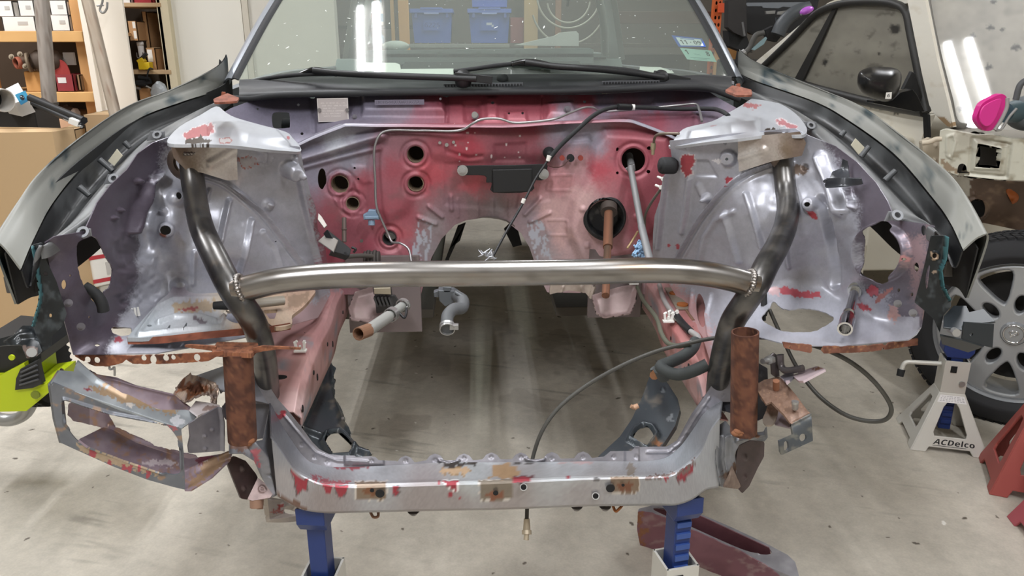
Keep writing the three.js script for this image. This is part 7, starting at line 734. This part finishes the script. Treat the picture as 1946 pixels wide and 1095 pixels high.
{ // --- cartons and bins in the left foreground
  const big = thing('cardboard_box', 'large open cardboard box at the left edge', 'box'), w = 3.4, tl = P(-90, 254, w), tr = P(99, 250, w), h = tr.y, D = .12, m = mat('#bfa27c', .85), yb = .002;
  mesh('front_panel', plate([V(tl.x, h - .004, -w), V(tr.x, h, -w), V(tr.x, yb, -w), V(tl.x, yb, -w)], .006), m, big); mesh('side_panel', plate([V(tr.x, h, -w), V(tr.x + .03, h, -w - D), V(tr.x + .03, yb, -w - D), V(tr.x, yb, -w)], .006), m, big); mesh('back_panel', plate([V(tl.x, h + .01, -w - D), V(tr.x + .03, h, -w - D), V(tr.x + .03, yb, -w - D), V(tl.x, yb, -w - D)], .006), m, big); mesh('top_flap', plate([V(tl.x, h, -w - D), V(tr.x + .02, h, -w - D), V(tr.x, h - .07, -w - D + .1), V(tl.x, h - .07, -w - D + .1)], .005), m, big); settle(big, (tl.x + tr.x) / 2, yb, -w - D / 2);
  const floorBox = (name, label, x0, y0, x1, y1, w, d, hex) => { const r = rectAt(x0, y0, x1, y1, w); r.y0 = .002; r.h = r.y1; return carton(name, label, 'box', r, d, hex); };
  floorBox('cardboard_box', 'brown carton with a square top behind the left fender', 157, 219, 250, 300, 4.15, .3, '#a98c68'); floorBox('cardboard_box', 'short light carton between the pipe and the brown carton', 104, 247, 154, 320, 4.1, .3, '#c2a680');
  const r = rectAt(-60, 204, 72, 248, 3.75), bin = thing('parts_bin', 'black plastic bin on the left behind the open box', 'bin', [r.cx, r.y0 - .3, -3.85]); mesh('wall_panel', merge([box(r.w, r.h + .3, .006, 0, (r.h + .3) / 2, .1), box(r.w, r.h + .3, .006, 0, (r.h + .3) / 2, -.1), box(.006, r.h + .3, .2, r.w / 2, (r.h + .3) / 2, 0), box(.006, r.h + .3, .2, -r.w / 2, (r.h + .3) / 2, 0), box(r.w, .006, .2, 0, .003, 0)]), mat('#2c2826', .6), bin); mesh('rim', merge([box(r.w + .02, .014, .02, 0, r.h + .3, .1), box(.02, .014, .22, r.w / 2, r.h + .3, 0)]), mat('#37332f', .5), bin);
  mesh('support_crate', box(r.w * .5, r.y0 - .3, .18, -r.w * .2, -(r.y0 - .3) / 2, 0), mat('#7a5c40', .9), bin);
  const hb = thing('bulb_box', 'white bulb box with a blue picture end on the bin', 'box'); const q = PP([[1, 175], [42, 164], [62, 188], [58, 198], [40, 202], [18, 200]], 3.7); mesh('box_body', plate([P(0, 174, 3.74), P(38, 163, 3.8), P(52, 188, 3.7), P(28, 200, 3.68), P(4, 196, 3.7)], .08), mat('#e9e8e6', .6), hb); mesh('picture_end', quad(P(28, 180, 3.66), P(48, 172, 3.66), P(57, 190, 3.65), P(40, 200, 3.65)), new THREE.MeshStandardMaterial({ map: print(128, 128, (c, w, h) => { c.fillStyle = '#3d92b8'; c.fillRect(0, 0, w, h); c.fillStyle = '#2a6f93'; c.fillRect(0, 84, w, 44); c.fillStyle = '#20242c'; c.beginPath(); c.ellipse(58, 62, 26, 32, 0, 0, 6.3); c.fill(); c.fillStyle = '#d7e4ea'; c.beginPath(); c.ellipse(52, 46, 8, 6, 0, 0, 6.3); c.fill(); c.fillRect(66, 58, 10, 8); }), roughness: .5, side: THREE.DoubleSide }), hb, 'blue picture panel'); settle(hb, ...P(30, 200, 3.7).toArray());
  const hose = thing('duct_end', 'grey duct with a dark round mouth at the left edge', 'duct', P(10, 190, 3.56).toArray()); mesh('duct_pipe', pipe(V(.012, .0, .03), V(-.12, .01, -.04), .05, .005, 26), mat('#b9b5ae', .6), hose); mesh('duct_liner', disc(V(-.06, .005, -.03), V(.8, 0, .45).normalize(), .046, .004), M.dark, hose);
  const wa = thing('wiper_linkage', 'long black trim strips poking out of the bin', 'car part'); for (const [a, b, w1, w2, r0] of [[[58, 186], [160, 229], 3.6, 3.35, .018], [[62, 196], [156, 239], 3.58, 3.33, .012], [[80, 190], [150, 232], 3.6, 3.37, .011]]) mesh('strip', rod(P(a[0], a[1], w1), P(b[0], b[1], w2), r0, r0 * .9, 6), M.black, wa); mesh('strip_edge', rod(P(66, 199, 3.57), P(155, 241, 3.32), .006, .006, 6), mat('#a9a8a4', .4, .4), wa, 'grey edge'); mesh('clip', box(.04, .025, .025, ...P(142, 232, 3.34).toArray(), 0, 0, -.4), M.clip, wa); settle(wa, ...P(75, 200, 3.57).toArray());
  const scr = thing('scrap_part', 'small dark scrap parts on the lower timber shelf', 'car part', [P(128, 226, 4.75).x, P(50, 229, 4.6).y - .002, -4.75]); mesh('lump', merge([box(.08, .05, .06, -.04, .03, 0, .2, .4, .2), box(.05, .07, .05, .02, .035, .02, .1, .7, 0), rod(V(-.08, .02, .03), V(.03, .07, .03), .014, .014, 9)]), mat('#4b4440', .7), scr); mesh('pale_cap', turned(V(.06, 0, .03), V(.2, 1, 0), [[0, 0], [.03, 0], [.026, .04], [.012, .06], [0, .06]], 14), mat('#cfc4bb', .6), scr);
  // white boxes seen through the torn lamp opening
  const gb = rectAt(142, 528, 204, 580, 3.5); gb.y0 = .002; gb.h = P(180, 545, 3.5).y; carton('floor_box', 'grey carton under the white striped box', 'box', gb, .4, '#b5b0a6', { turn: .5 });
  const sb = thing('striped_box', 'white box with red stripes seen through the left lamp opening', 'box', [P(172, 545, 3.55).x, gb.h + .002, -3.72], .72), k = 1.5; mesh('box_body', box(.16 * k, .13 * k, .3 * k, 0, .065 * k, 0), mat('#e4e1da', .7), sb); mesh('lid_flap', box(.164 * k, .006, .304 * k, 0, .132 * k, 0), mat('#eceae4', .7), sb); for (const y of [.095, .02]) mesh('stripe', box(.162 * k, .012 * k, .002, 0, y * k, .1505 * k), mat('#b3343c', .6), sb, 'red stripe'); mesh('barcode_label', box(.05 * k, .04 * k, .002, -.02, .055 * k, .151 * k), mat('#bdb9b4', .6), sb);
}
{ // --- behind the car: shelves with blue totes, bottles and timber
  const W = 6.6, rk = thing('storage_rack', 'dark storage rack behind the car seen through the glass', 'shelf'), y0 = P(900, 82, W).y;
  mesh('shelf_board', box(3.4, .03, .6, P(950, 82, W).x, y0 - .017, -W - .25), mat('#5d574e', .8), rk); mesh('shelf_board', box(1.2, .02, .5, P(640, 48, W).x, P(720, 48, W).y - .012, -W - .25), mat('#3e443e', .8), rk);
  for (const [x, wd, hx, d] of [[746, 7, '#c9a06a', .03], [756, 10, '#5c5248', .04], [767, 19, '#d9a566', .05], [1009, 26, '#b59a70', .05], [1061, 11, '#8a6650', .04]]) { const p = P(x, 40, W - .12); mesh('upright', paint(box(wd * W / FPX * .95, 2.7, d, p.x, 1.35, -W + .1), woodCol(hx, hx, 'y')), vmat(.8, 0), rk); }
  mesh('lower_panel', box(3.6, y0 - .1, .03, P(930, 82, W).x, (y0 - .1) / 2, -W - .5), mat('#4a4640', .9), rk); settle(rk, P(950, 82, W).x, 0, -W - .2);
  const tote = (x0, y0p, x1, y1p, label, txt) => { const r = rectAt(x0, y0p, x1, y1p, W), t = thing('storage_tote', label, 'storage bin', [r.cx, r.y0 + .001, -W - .2], 0, 'blue totes on the rack'), bl = mat('#4e6cc0', .5), k = .9; const gm = new THREE.CylinderGeometry(r.w * .5 * 1.414 * .93, r.w * .5 * 1.414 * .84, r.h * .88, 4, 1); gm.rotateY(Math.PI / 4); gm.scale(1, 1, .36 / r.w); gm.translate(0, r.h * .44, 0); mesh('tub', gm.toNonIndexed(), bl, t); gm.computeVertexNormals(); t.children[0].geometry.computeVertexNormals(); mesh('lid', merge([box(r.w, r.h * .12, .40, 0, r.h * .93, 0), box(r.w * .5, r.h * .05, .41, 0, r.h * 1.0, 0)]), mat('#5674c8', .5), t); mesh('handle', box(r.w * .34, r.h * .05, .02, 0, r.h * .86, .19), mat('#8ea2de', .5), t); for (const s of [-1, 1]) mesh('latch', box(r.w * .06, r.h * .14, .02, s * r.w * .36, r.h * .8, .185), mat('#4460b0', .5), t); mesh('handwriting', quad(V(-r.w * .2, r.h * .68, .178), V(r.w * .22, r.h * .68, .178), V(r.w * .2, r.h * .36, .172), V(-r.w * .2, r.h * .36, .172)), new THREE.MeshStandardMaterial({ map: print(128, 96, (c, w, h) => { c.fillStyle = '#4e6cc0'; c.fillRect(0, 0, w, h); c.fillStyle = txt ? '#3a4f92' : '#cdd3e2'; c.font = '52px sans-serif'; if (txt) c.fillText(txt, 8, 66); else { c.fillRect(40, 26, 40, 22); c.fillRect(78, 44, 14, 20); } }), roughness: .6 }), t); return t; };
  tote(778, 16, 862, 82, 'blue lidded tote marked 6225 on the rack by the timber', '6225'); tote(888, 16, 972, 82, 'blue lidded tote with torn white sticker on the rack', ''); tote(890, -58, 970, 13, 'blue tote stacked on the stickered tote', '');
  const rr = rectAt(969, 33, 997, 82, W); carton('red_carton', 'dull red carton beside the stickered blue tote', 'box', rr, .3, '#8a4a4c');
  const bottle = (label, x0, y0p, x1, y1p, hex, hex2, spray) => { const r = rectAt(x0, y0p, x1, y1p, W + .05), b = thing('spray_bottle', label, 'bottle', [r.cx, r.y0, -W - .05]); const R = r.w / 2, h = r.h; mesh('bottle_body', turned(V(0, 0, 0), V(0, 1, 0), [[0, 0], [R, 0], [R, h * .5], [R * .8, h * .62], [R * .35, h * .74], [R * .35, h * .8], [0, h * .8]], 20), mat(hex, .4), b); mesh('cap', spray ? merge([rod(V(0, h * .78, 0), V(0, h * .95, 0), R * .45, R * .4, 12), box(R * 1.8, h * .1, R * .7, -R * .3, h * .95, 0)]) : rod(V(0, h * .78, 0), V(0, h, 0), R * .4, R * .3, 14), mat(hex2, .5), b); mesh('label_band', rod(V(0, h * .12, 0), V(0, h * .4, 0), R * 1.015, R * 1.015, 20, true), mat(hex2, .6), b); };
  bottle('pale conical bottle first on the dark side shelf', 679, 2, 693, 47, '#c9d0cb', '#aab5b2', false); bottle('red topped spray bottle on the dark side shelf', 704, -6, 718, 47, '#b7b0a4', '#b03a3a', true); bottle('white bottle with a blue base on the dark side shelf', 720, -8, 729, 48, '#dde2e4', '#4fa0d0', false);
  bottle('beige bottle below the dark side shelf', 682, 58, 691, 93, '#c9bfa6', '#b3a88e', false); bottle('grey bottle between the beige and blue bottles', 697, 62, 709, 88, '#8e9690', '#7a827c', false); bottle('blue bottle below the dark side shelf', 715, 58, 731, 84, '#5fa3cf', '#4b8fc0', false);
  const hc = thing('hose_coil', 'coiled pale hose hanging behind the car at the right', 'hose', P(1080, 10, W - .2).toArray()); for (const [r, y, a, b] of [[.17, -.02, 3.3, 6.2], [.25, .02, 3.2, 6.0], [.29, -.06, 3.4, 5.9]]) { const pts = []; for (let i = 0; i <= 14; i++) { const t = a + (b - a) * i / 14; pts.push(V(Math.cos(t) * r, y + .06 + Math.sin(t) * r, r * .1)); } mesh('hose_loop', tube(pts, .008, { k: 8 }), mat('#a3a296', .6), hc); }
  mesh('hook', rod(V(0, .0, -.05), V(0, .1, .06), .012, .012, 8), M.dark, hc);
}
{ // --- pallet rack and dash unit behind the right side
  const W = 6.1, pr = thing('pallet_rack', 'orange pallet rack upright with keyhole slots behind the windshield', 'shelf'), q = [[1353, -60], [1371, -60], [1365, 66], [1356, 66]], a = P(1363, 30, W), wd = 16 * W / FPX * .95, h = 3;
  const s = new THREE.Shape(); s.moveTo(-wd / 2, 0); s.lineTo(wd / 2, 0); s.lineTo(wd / 2, h); s.lineTo(-wd / 2, h); for (let y = .9; y < 2.1; y += .052) for (const k of [-1, 1]) { const hp = new THREE.Path(); hp.absellipse(k * wd * .22, y, .0085, .014, 0, 6.2832, true); s.holes.push(hp); } const g = new THREE.ExtrudeGeometry(s, { depth: .004, bevelEnabled: false, curveSegments: 6 }); g.deleteAttribute('uv'); mesh('upright', merge([g, box(.004, h, .05, -wd / 2, h / 2, -.025), box(.004, h, .05, wd / 2, h / 2, -.025)]).translate(a.x, 0, -W), mat('#c6602f', .5), pr);
  mesh('upright_core', box(wd * .9, h, .004, a.x, h / 2, -W - .05), mat('#2a1c16', .9), pr); { const r = rectAt(1366, 6, 1382, 24, W - .04); mesh('beam_clip', box(r.w, r.h, .02, r.cx, r.cy, -W + .04), mat('#d8552c', .5), pr); const r2 = rectAt(1340, 31, 1352, 36, W + .1); mesh('beam', box(.9, .09, .05, r2.cx - .4, r2.cy, -W - .1), mat('#5a4a42', .8), pr); } settle(pr, a.x, 0, -W);
  const r3 = rectAt(1382, 86, 1420, 108, 5.75); r3.y0 = .002; r3.h = r3.y1; carton('tan_carton', 'tan carton low behind the black dash unit', 'box', r3, .3, '#c9955c');
  const bw = 5.20, du = thing('dash_unit', 'black stripped dashboard carcass stacked behind the white car', 'car part'), B = (n, pts, th, m, lb, w = bw) => mesh(n, plate(PP(pts, w), th), m, du, lb), bk = mat('#1a1a1c', .6);
  B('side_cheek', [[1384, 0], [1418, -14], [1420, 70], [1412, 70], [1395, 62], [1383, 52]], .08, mat('#2b2827', .6), 'dark brown cheek', 5.10); B('top_rail', [[1417, 7], [1420, 5], [1538, 4], [1526, 16], [1488, 13], [1480, 16], [1450, 15], [1448, 12], [1420, 12]], .03, mat('#7d8288', .5, .3), 'grey drilled rail', 5.10); B('inner_panel', [[1418, -20], [1560, -20], [1545, 60], [1430, 66], [1418, 60]], .05, bk, null, 5.35);
  B('vent_plate', [[1455, 21], [1474, 20], [1473, 26], [1456, 27]], .02, M.zinc, 'bright clip', 5.10); B('vent_plate', [[1478, 22], [1510, 18], [1506, 27], [1477, 28]], .02, M.zinc, 'bright clip', 5.10); B('switch_panel', [[1475, 33], [1498, 31], [1490, 44], [1476, 46]], .02, mat('#4a4e54', .6), null, 5.15); B('lower_box', [[1454, 57], [1470, 49], [1478, 56], [1490, 62], [1476, 80], [1460, 76]], .06, bk, null, 4.90); B('base_block', [[1384, 58], [1420, 70], [1430, 100], [1412, 98], [1386, 88]], .12, mat('#161617', .7), null, 5.15);
  const arch = mesh('trim_arch', tube(PP([[1478, 66], [1486, 48], [1500, 32], [1520, 20], [1538, 16]], 4.80), .042, { k: 10 }), mat('#4b4f53', .5), du, 'grey curved trim'); mesh('loom_hose', tube(PP([[1404, 110], [1424, 92], [1432, 74], [1438, 66], [1452, 62]], 4.78), .016, { k: 10 }), mat('#54524f', .6), du, 'grey cloth hose'); B('blue_bracket', [[1428, 94], [1440, 84], [1456, 70], [1458, 73], [1452, 84], [1434, 96]], .02, mat('#8ba5ab', .5), 'pale blue plastic arm', 4.76); mesh('foil_tape', rod(P(1407, 105, 4.75), P(1416, 99, 4.75), .022, .022, 14), M.zinc, du, 'silver tape band'); mesh('grey_strut', rod(P(1411, 42, 5.02), P(1415, 68, 5.02), .006, .007, 8), mat('#6d6c6c', .5), du); mesh('floor_stand', box(.5, P(1440, 100, 5.20).y - .05, .4, P(1455, 90, 5.30).x, (P(1440, 100, 5.20).y - .05) / 2, -5.35), mat('#2a2624', .9), du);
  settle(du, P(1455, 90, 5.20).x, 0, -5.25);
  const pk = thing('purple_lens', 'small purple lens resting on the white car roof edge', 'lens', P(1533, 20, 3.9).toArray()); mesh('lens', new THREE.SphereGeometry(1, 16, 10).scale(.035, .018, .02).rotateZ(.35), mat('#b65fc9', .25), pk); mesh('lens_base', rod(V(-.028, -.016, 0), V(.028, .004, 0), .008, .008, 8), mat('#8d8a90', .5), pk);
}
// ================= white car at the right =================
{
  const wc = thing('white_car', 'dusty white car with a bare front end parked at the right', 'car'), add = (n, g, m, lb, p = wc) => mesh(n, g, m, p, lb);
  // side line: depth falls from 4.4 at the rear quarter to 2.9 at the front pillar
  const ws = (x, y) => 4.4 - (x - 1423) / 337 * 1.5;
  const wp = vmat(.4, .05), dirty = (h, d, k = 1) => (x, y) => mixc(lin(h), lin(d), ss(.55, .8, fbm(x / 26, y / 18, 7)) * k), white = dirty('#efeadd', '#cdbfa6', .35);
  add('quarter_panel', sheet({ out: [[1415, 134], [1423, 128], [1552, 21], [1574, 5], [1600, -6], [1700, -14], [1726, -12], [1728, 6], [1702, 8], [1626, 4], [1583, 11], [1552, 24], [1441, 136], [1503, 156], [1659, 199], [1752, 216], [1768, 217], [1752, 262], [1742, 300], [1700, 330], [1640, 330], [1500, 240], [1415, 170]], w: ws, step: 3, th: .02, col: chips(white, [[[[1660, 205], [1690, 200], [1720, 210], [1700, 216]], '#7d7464', 9]]) }), wp, 'creamy white side panel');
  const dust = (x, y) => mixc(mixc(lin('#827e74'), lin('#9c988b'), fbm(x / 34, y / 30, 4)), lin('#4a4741'), ss(.62, .8, fbm(x / 18 + y / 30, y / 14, 9)) * .5);
  const paw = L => (x, y) => { let c = dust(x, y); for (const [px, py, r] of L) { const d = Math.hypot(x - px, (y - py) * 1.2) / r + (fbm(x / 4, y / 4, 3) - .5) * .9; if (d < 1) c = mixc(lin('#3a3834'), c, ss(.5, 1, d)); } return c; };
  add('quarter_glass', sheet({ out: [[1446, 132], [1549, 28], [1586, 15], [1564, 55], [1526, 152], [1508, 150]], w: (x, y) => ws(x, y) + .012, step: 3, th: .004, col: dust }), vmat(.45, 0), 'dust covered quarter glass');
  add('door_glass', sheet({ out: [[1529, 153], [1560, 80], [1590, 16], [1626, 8], [1702, 11], [1720, 24], [1728, 60], [1737, 110], [1742, 160], [1720, 205], [1656, 191]], w: (x, y) => ws(x, y) + .012, step: 3, th: .004, col: paw([[1568, 119, 8], [1670, 103, 5], [1700, 55, 14]]) }), vmat(.45, 0), 'dust covered door glass');
  const gk = mat('#2b2a28', .55), strip = (n, pts, r, lb, off = -.012) => add(n, tube(pts.map(p => P(p[0], p[1], ws(p[0], p[1]) + off)), r, { k: 8 }), gk, lb);
  add('window_pillar', plate([[1509, 151], [1526, 154], [1590, 14], [1583, 15]].map(p => P(p[0], p[1], ws(p[0]) - .006)), .012), gk, 'black window pillar');
  strip('window_seal', [[1442, 134], [1500, 78], [1552, 25], [1583, 11], [1626, 4], [1702, 8], [1722, 22], [1730, 60], [1742, 120], [1752, 170], [1761, 213]], .016, 'black window seal'); strip('belt_moulding', [[1440, 137], [1503, 155], [1580, 176], [1659, 196], [1757, 213]], .02, 'dusty black belt moulding');
  add('windshield_pillar', sheet({ out: [[1722, -10], [1756, -10], [1762, 20], [1780, 110], [1800, 190], [1812, 243], [1800, 240], [1775, 216], [1766, 200], [1752, 140], [1738, 70]], w: (x, y) => 2.95 - (x - 1722) / 90 * .25, step: 3, th: .012, col: chips(white, [[[[1776, 222], [1806, 228], [1812, 244], [1790, 240]], '#b9966a', 8]]) }), wp, 'white pillar');
  const wsN = V(-.1, .87, .48).normalize(), wsW = planeW(P(1830, 243, 2.72), wsN);
  const wg = [[1757, -60], [2100, -60], [2100, 250], [1960, 252], [1858, 244], [1816, 240], [1802, 190], [1782, 110], [1764, 20]];
  const gd = (x, y) => { let c = mixc(mixc(lin('#77736a'), lin('#989387'), fbm(x / 40, y / 34, 4)), lin('#5c5851'), ss(.6, .8, fbm(x / 60, y / 50, 11)) * .5); for (const [px, py, r] of [[1882, 53, 9], [1905, 57, 6], [1849, 68, 6], [1931, 90, 10], [1880, 127, 9], [1888, 4, 7], [1824, 208, 8]]) { const d = Math.hypot(x - px, (y - py) * 1.3) / r + (fbm(x / 3, y / 3, 3) - .5) * 1.2; if (d < 1) c = mixc(lin('#3a3834'), c, ss(.5, 1, d)); } return c; };
  add('windshield', sheet({ out: wg, w: wsW, step: 3, th: .005, col: gd }), vmat(.6, 0, { clearcoat: .8, clearcoatRoughness: .03 }), 'dusty windshield with paw prints');
  add('windshield_seal', tube([[1757, -40], [1764, 20], [1782, 110], [1802, 190], [1816, 238], [1835, 243]].map(p => P(p[0], p[1], wsW(p[0], p[1]) - .01)), .016, { k: 8 }), mat('#5a564e', .7), 'weathered rubber seal');
  // mirror
  const mo = sm([[1629, 153], [1634, 136], [1656, 127], [1680, 127], [1702, 130], [1713, 141], [1711, 165], [1697, 189], [1676, 193], [1644, 181], [1631, 166]], true, 4);
  const mr = add('door_mirror', sheet({ out: mo, w: (x, y) => { const d = Math.min(1, Math.max(0, sdPoly(x, y, mo)) / 30); return 2.76 - .085 * Math.sqrt(1 - (1 - d) ** 2); }, step: 1.8, th: .03, col: (x, y) => mixc(lin('#1d1d1e'), lin('#5c5952'), ss(.5, .75, fbm(x / 16, y / 9, 6)) * .45) }), vmat(.3, 0), 'glossy black door mirror');
  add('mirror_foot', plate(PP([[1660, 192], [1696, 191], [1712, 176], [1735, 170], [1744, 182], [1757, 211], [1740, 212], [1680, 200], [1660, 196]], 2.78), .05), M.blackGloss, null, mr); add('mirror_sail', plate(PP([[1716, 170], [1733, 136], [1740, 140], [1752, 180], [1760, 212], [1745, 190], [1735, 170]], 2.9), .02), M.black, null, mr);
  add('number_sticker', quad(...PP([[1684, 176], [1695, 175], [1694, 188], [1682, 188]], 2.6)), new THREE.MeshStandardMaterial({ map: print(48, 56, (c, w, h) => { c.fillStyle = '#e8e6e0'; c.fillRect(0, 0, w, h); c.fillStyle = '#22242a'; c.font = 'bold 40px sans-serif'; c.fillText('6', 12, 42); }), roughness: .6, side: THREE.DoubleSide }), 'white sticker with the number 6', mr);
  // bare front end
  const gw = dirty('#c3c1b2', '#8f8672', .9);
  const wf = x => 2.42 - (x - 1786) / 160 * .12;
  const rs = add('radiator_support', sheet({ out: [[1786, 250], [1798, 246], [1858, 257], [1884, 256], [1924, 264], [2050, 270], [2050, 350], [1946, 343], [1900, 342], [1846, 336], [1820, 333], [1800, 326], [1784, 316]], w: (x, y) => wf(x), step: 2.6, th: .02, holes: [{ p: sm([[1862, 273], [1900, 281], [1904, 288], [1899, 316], [1894, 319], [1857, 317], [1853, 312], [1857, 280]], true, 3) }, { p: sm([[1819, 327], [1822, 314], [1830, 311], [1836, 316], [1838, 326], [1843, 330], [1838, 334], [1822, 332]], true, 3) }], feats: [{ t: 'edge', p: [[1800, 260], [1812, 256], [1816, 270], [1808, 300], [1800, 296]], e: 4, h: .006 }, { t: 'edge', p: [[1848, 262], [1920, 275], [1912, 336], [1842, 330]], e: 4, h: -.008 }, { t: 'edge', p: [[1857, 270], [1904, 281], [1900, 321], [1852, 319]], e: 5, h: .006 }], col: chips(gw, [[[[1784, 300], [1800, 310], [1840, 330], [1800, 326]], '#9a8468', 9]]) }), wp, 'pale grey front panel with a square hole');
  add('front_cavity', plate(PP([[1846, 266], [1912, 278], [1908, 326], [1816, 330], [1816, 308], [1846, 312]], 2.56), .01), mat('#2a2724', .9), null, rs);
  add('scuttle', sheet({ out: [[1800, 246], [1816, 238], [1880, 244], [1960, 250], [2050, 252], [2050, 272], [1924, 266], [1858, 258], [1798, 248]], at: (x, y) => P(x, y, wf(x) + (272 - y) * .012), step: 3, th: .01, jag: 4, col: dirty('#8d877c', '#4f4a43') }), wp, 'grimy scuttle edge');
  add('hinge_post', sheet({ out: [[1752, 270], [1768, 262], [1786, 266], [1788, 316], [1776, 320], [1756, 300]], w: 2.5, step: 2.5, th: .02, feats: [boss(1778, 277, 4, .008), boss(1776, 303, 4, .008)], col: dirty('#b9ad9a', '#7a4a30', 1.3) }), wp, 'rust stained hinge post'); add('hinge_arm', bent([P(1752, 272, 2.44), P(1768, 270, 2.43), P(1778, 264, 2.43), P(1790, 264, 2.42)], .008, .02), mat('#c2b6a2', .6), 'cream hinge arm'); add('door_edge', plate(PP([[1762, 216], [1768, 218], [1770, 260], [1764, 268]], 2.75), .03), M.black);
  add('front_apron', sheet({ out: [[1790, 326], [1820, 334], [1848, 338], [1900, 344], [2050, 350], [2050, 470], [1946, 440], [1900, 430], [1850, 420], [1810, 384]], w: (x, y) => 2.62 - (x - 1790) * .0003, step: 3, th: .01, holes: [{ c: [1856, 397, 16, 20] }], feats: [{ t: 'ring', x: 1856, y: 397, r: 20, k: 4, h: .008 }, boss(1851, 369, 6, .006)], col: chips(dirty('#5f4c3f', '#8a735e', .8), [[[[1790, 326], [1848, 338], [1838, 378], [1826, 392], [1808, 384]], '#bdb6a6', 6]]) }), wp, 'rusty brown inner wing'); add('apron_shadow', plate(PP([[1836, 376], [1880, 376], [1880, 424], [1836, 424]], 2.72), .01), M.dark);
  add('marker_lamp', sheet({ out: sm([[1913, 362], [1922, 360], [1936, 372], [1938, 380], [1928, 390], [1918, 380]], true, 4), w: 2.58, step: 2, th: .02, feats: [boss(1925, 375, 14, .012, .2)], col: () => lin('#b3602a') }), vmat(.35, 0), 'orange marker lamp');
  // body masses behind, so the car has its depth
  const p0 = P(1700, 330, 3.1); add('roof', plate([V(1.6, 1.66, -3.95), V(2.75, 1.66, -3.95), V(2.75, 1.62, -4.5), V(1.55, 1.62, -4.5)], .03), mat('#ddd8ca', .45)); add('lower_body', box(1.35, .55, 1.5, 2.22, .62, -3.75), mat('#d5cfc0', .5)); add('sill', box(.05, .16, 1.4, 1.53, .38, -3.7), mat('#cfc8b8', .5));
  settle(wc, 2.1, 0, -3.4);
  // respirator resting on the bare front end
  const rsn = thing('respirator', 'grey half mask respirator with a bright pink filter on the white car', 'respirator'), rp = pts => PP(pts, 2.3);
  mesh('filter', plate(sm([[1855, 226], [1858, 214], [1866, 197], [1884, 186], [1900, 179], [1909, 180], [1914, 188], [1912, 204], [1900, 228], [1890, 245], [1873, 249], [1860, 238]], true, 3).map(p => P(p[0], p[1], 2.30)), .022), mat('#d02a86', .45), rsn, 'bright pink filter'); mesh('filter_rim', tube(rp([[1914, 186], [1913, 204], [1901, 230], [1890, 247]]), .006, { k: 8 }), mat('#9c9a98', .4), rsn); const inn = sm([[1862, 224], [1870, 202], [1898, 188], [1903, 196], [1888, 232], [1872, 240]], true, 3).map(p => P(p[0], p[1], 2.277)); mesh('filter_face', plate(inn, .005), mat('#d8368f', .4), rsn, 'embossed pink face');
  mesh('face_piece', new THREE.SphereGeometry(1, 24, 16).scale(.07, .055, .06).translate(...P(1955, 215, 2.38).toArray()), mat('#5f6468', .5), rsn, 'grey rubber face piece'); mesh('connector', rod(P(1908, 214, 2.33), P(1930, 212, 2.36), .03, .034, 20), mat('#3f565e', .4), rsn); mesh('strap', tube(rp([[1930, 190], [1940, 160], [1956, 150], [1975, 152]]), .009, { k: 8 }), mat('#4a4b4d', .6), rsn); mesh('strap_wire', tube(rp([[1892, 248], [1902, 246], [1918, 222], [1932, 206]]), .004, { k: 6 }), mat('#8f8d8a', .4), rsn);
  settle(rsn, ...P(1890, 250, 2.32).toArray());
}
renderer.render(scene, camera);
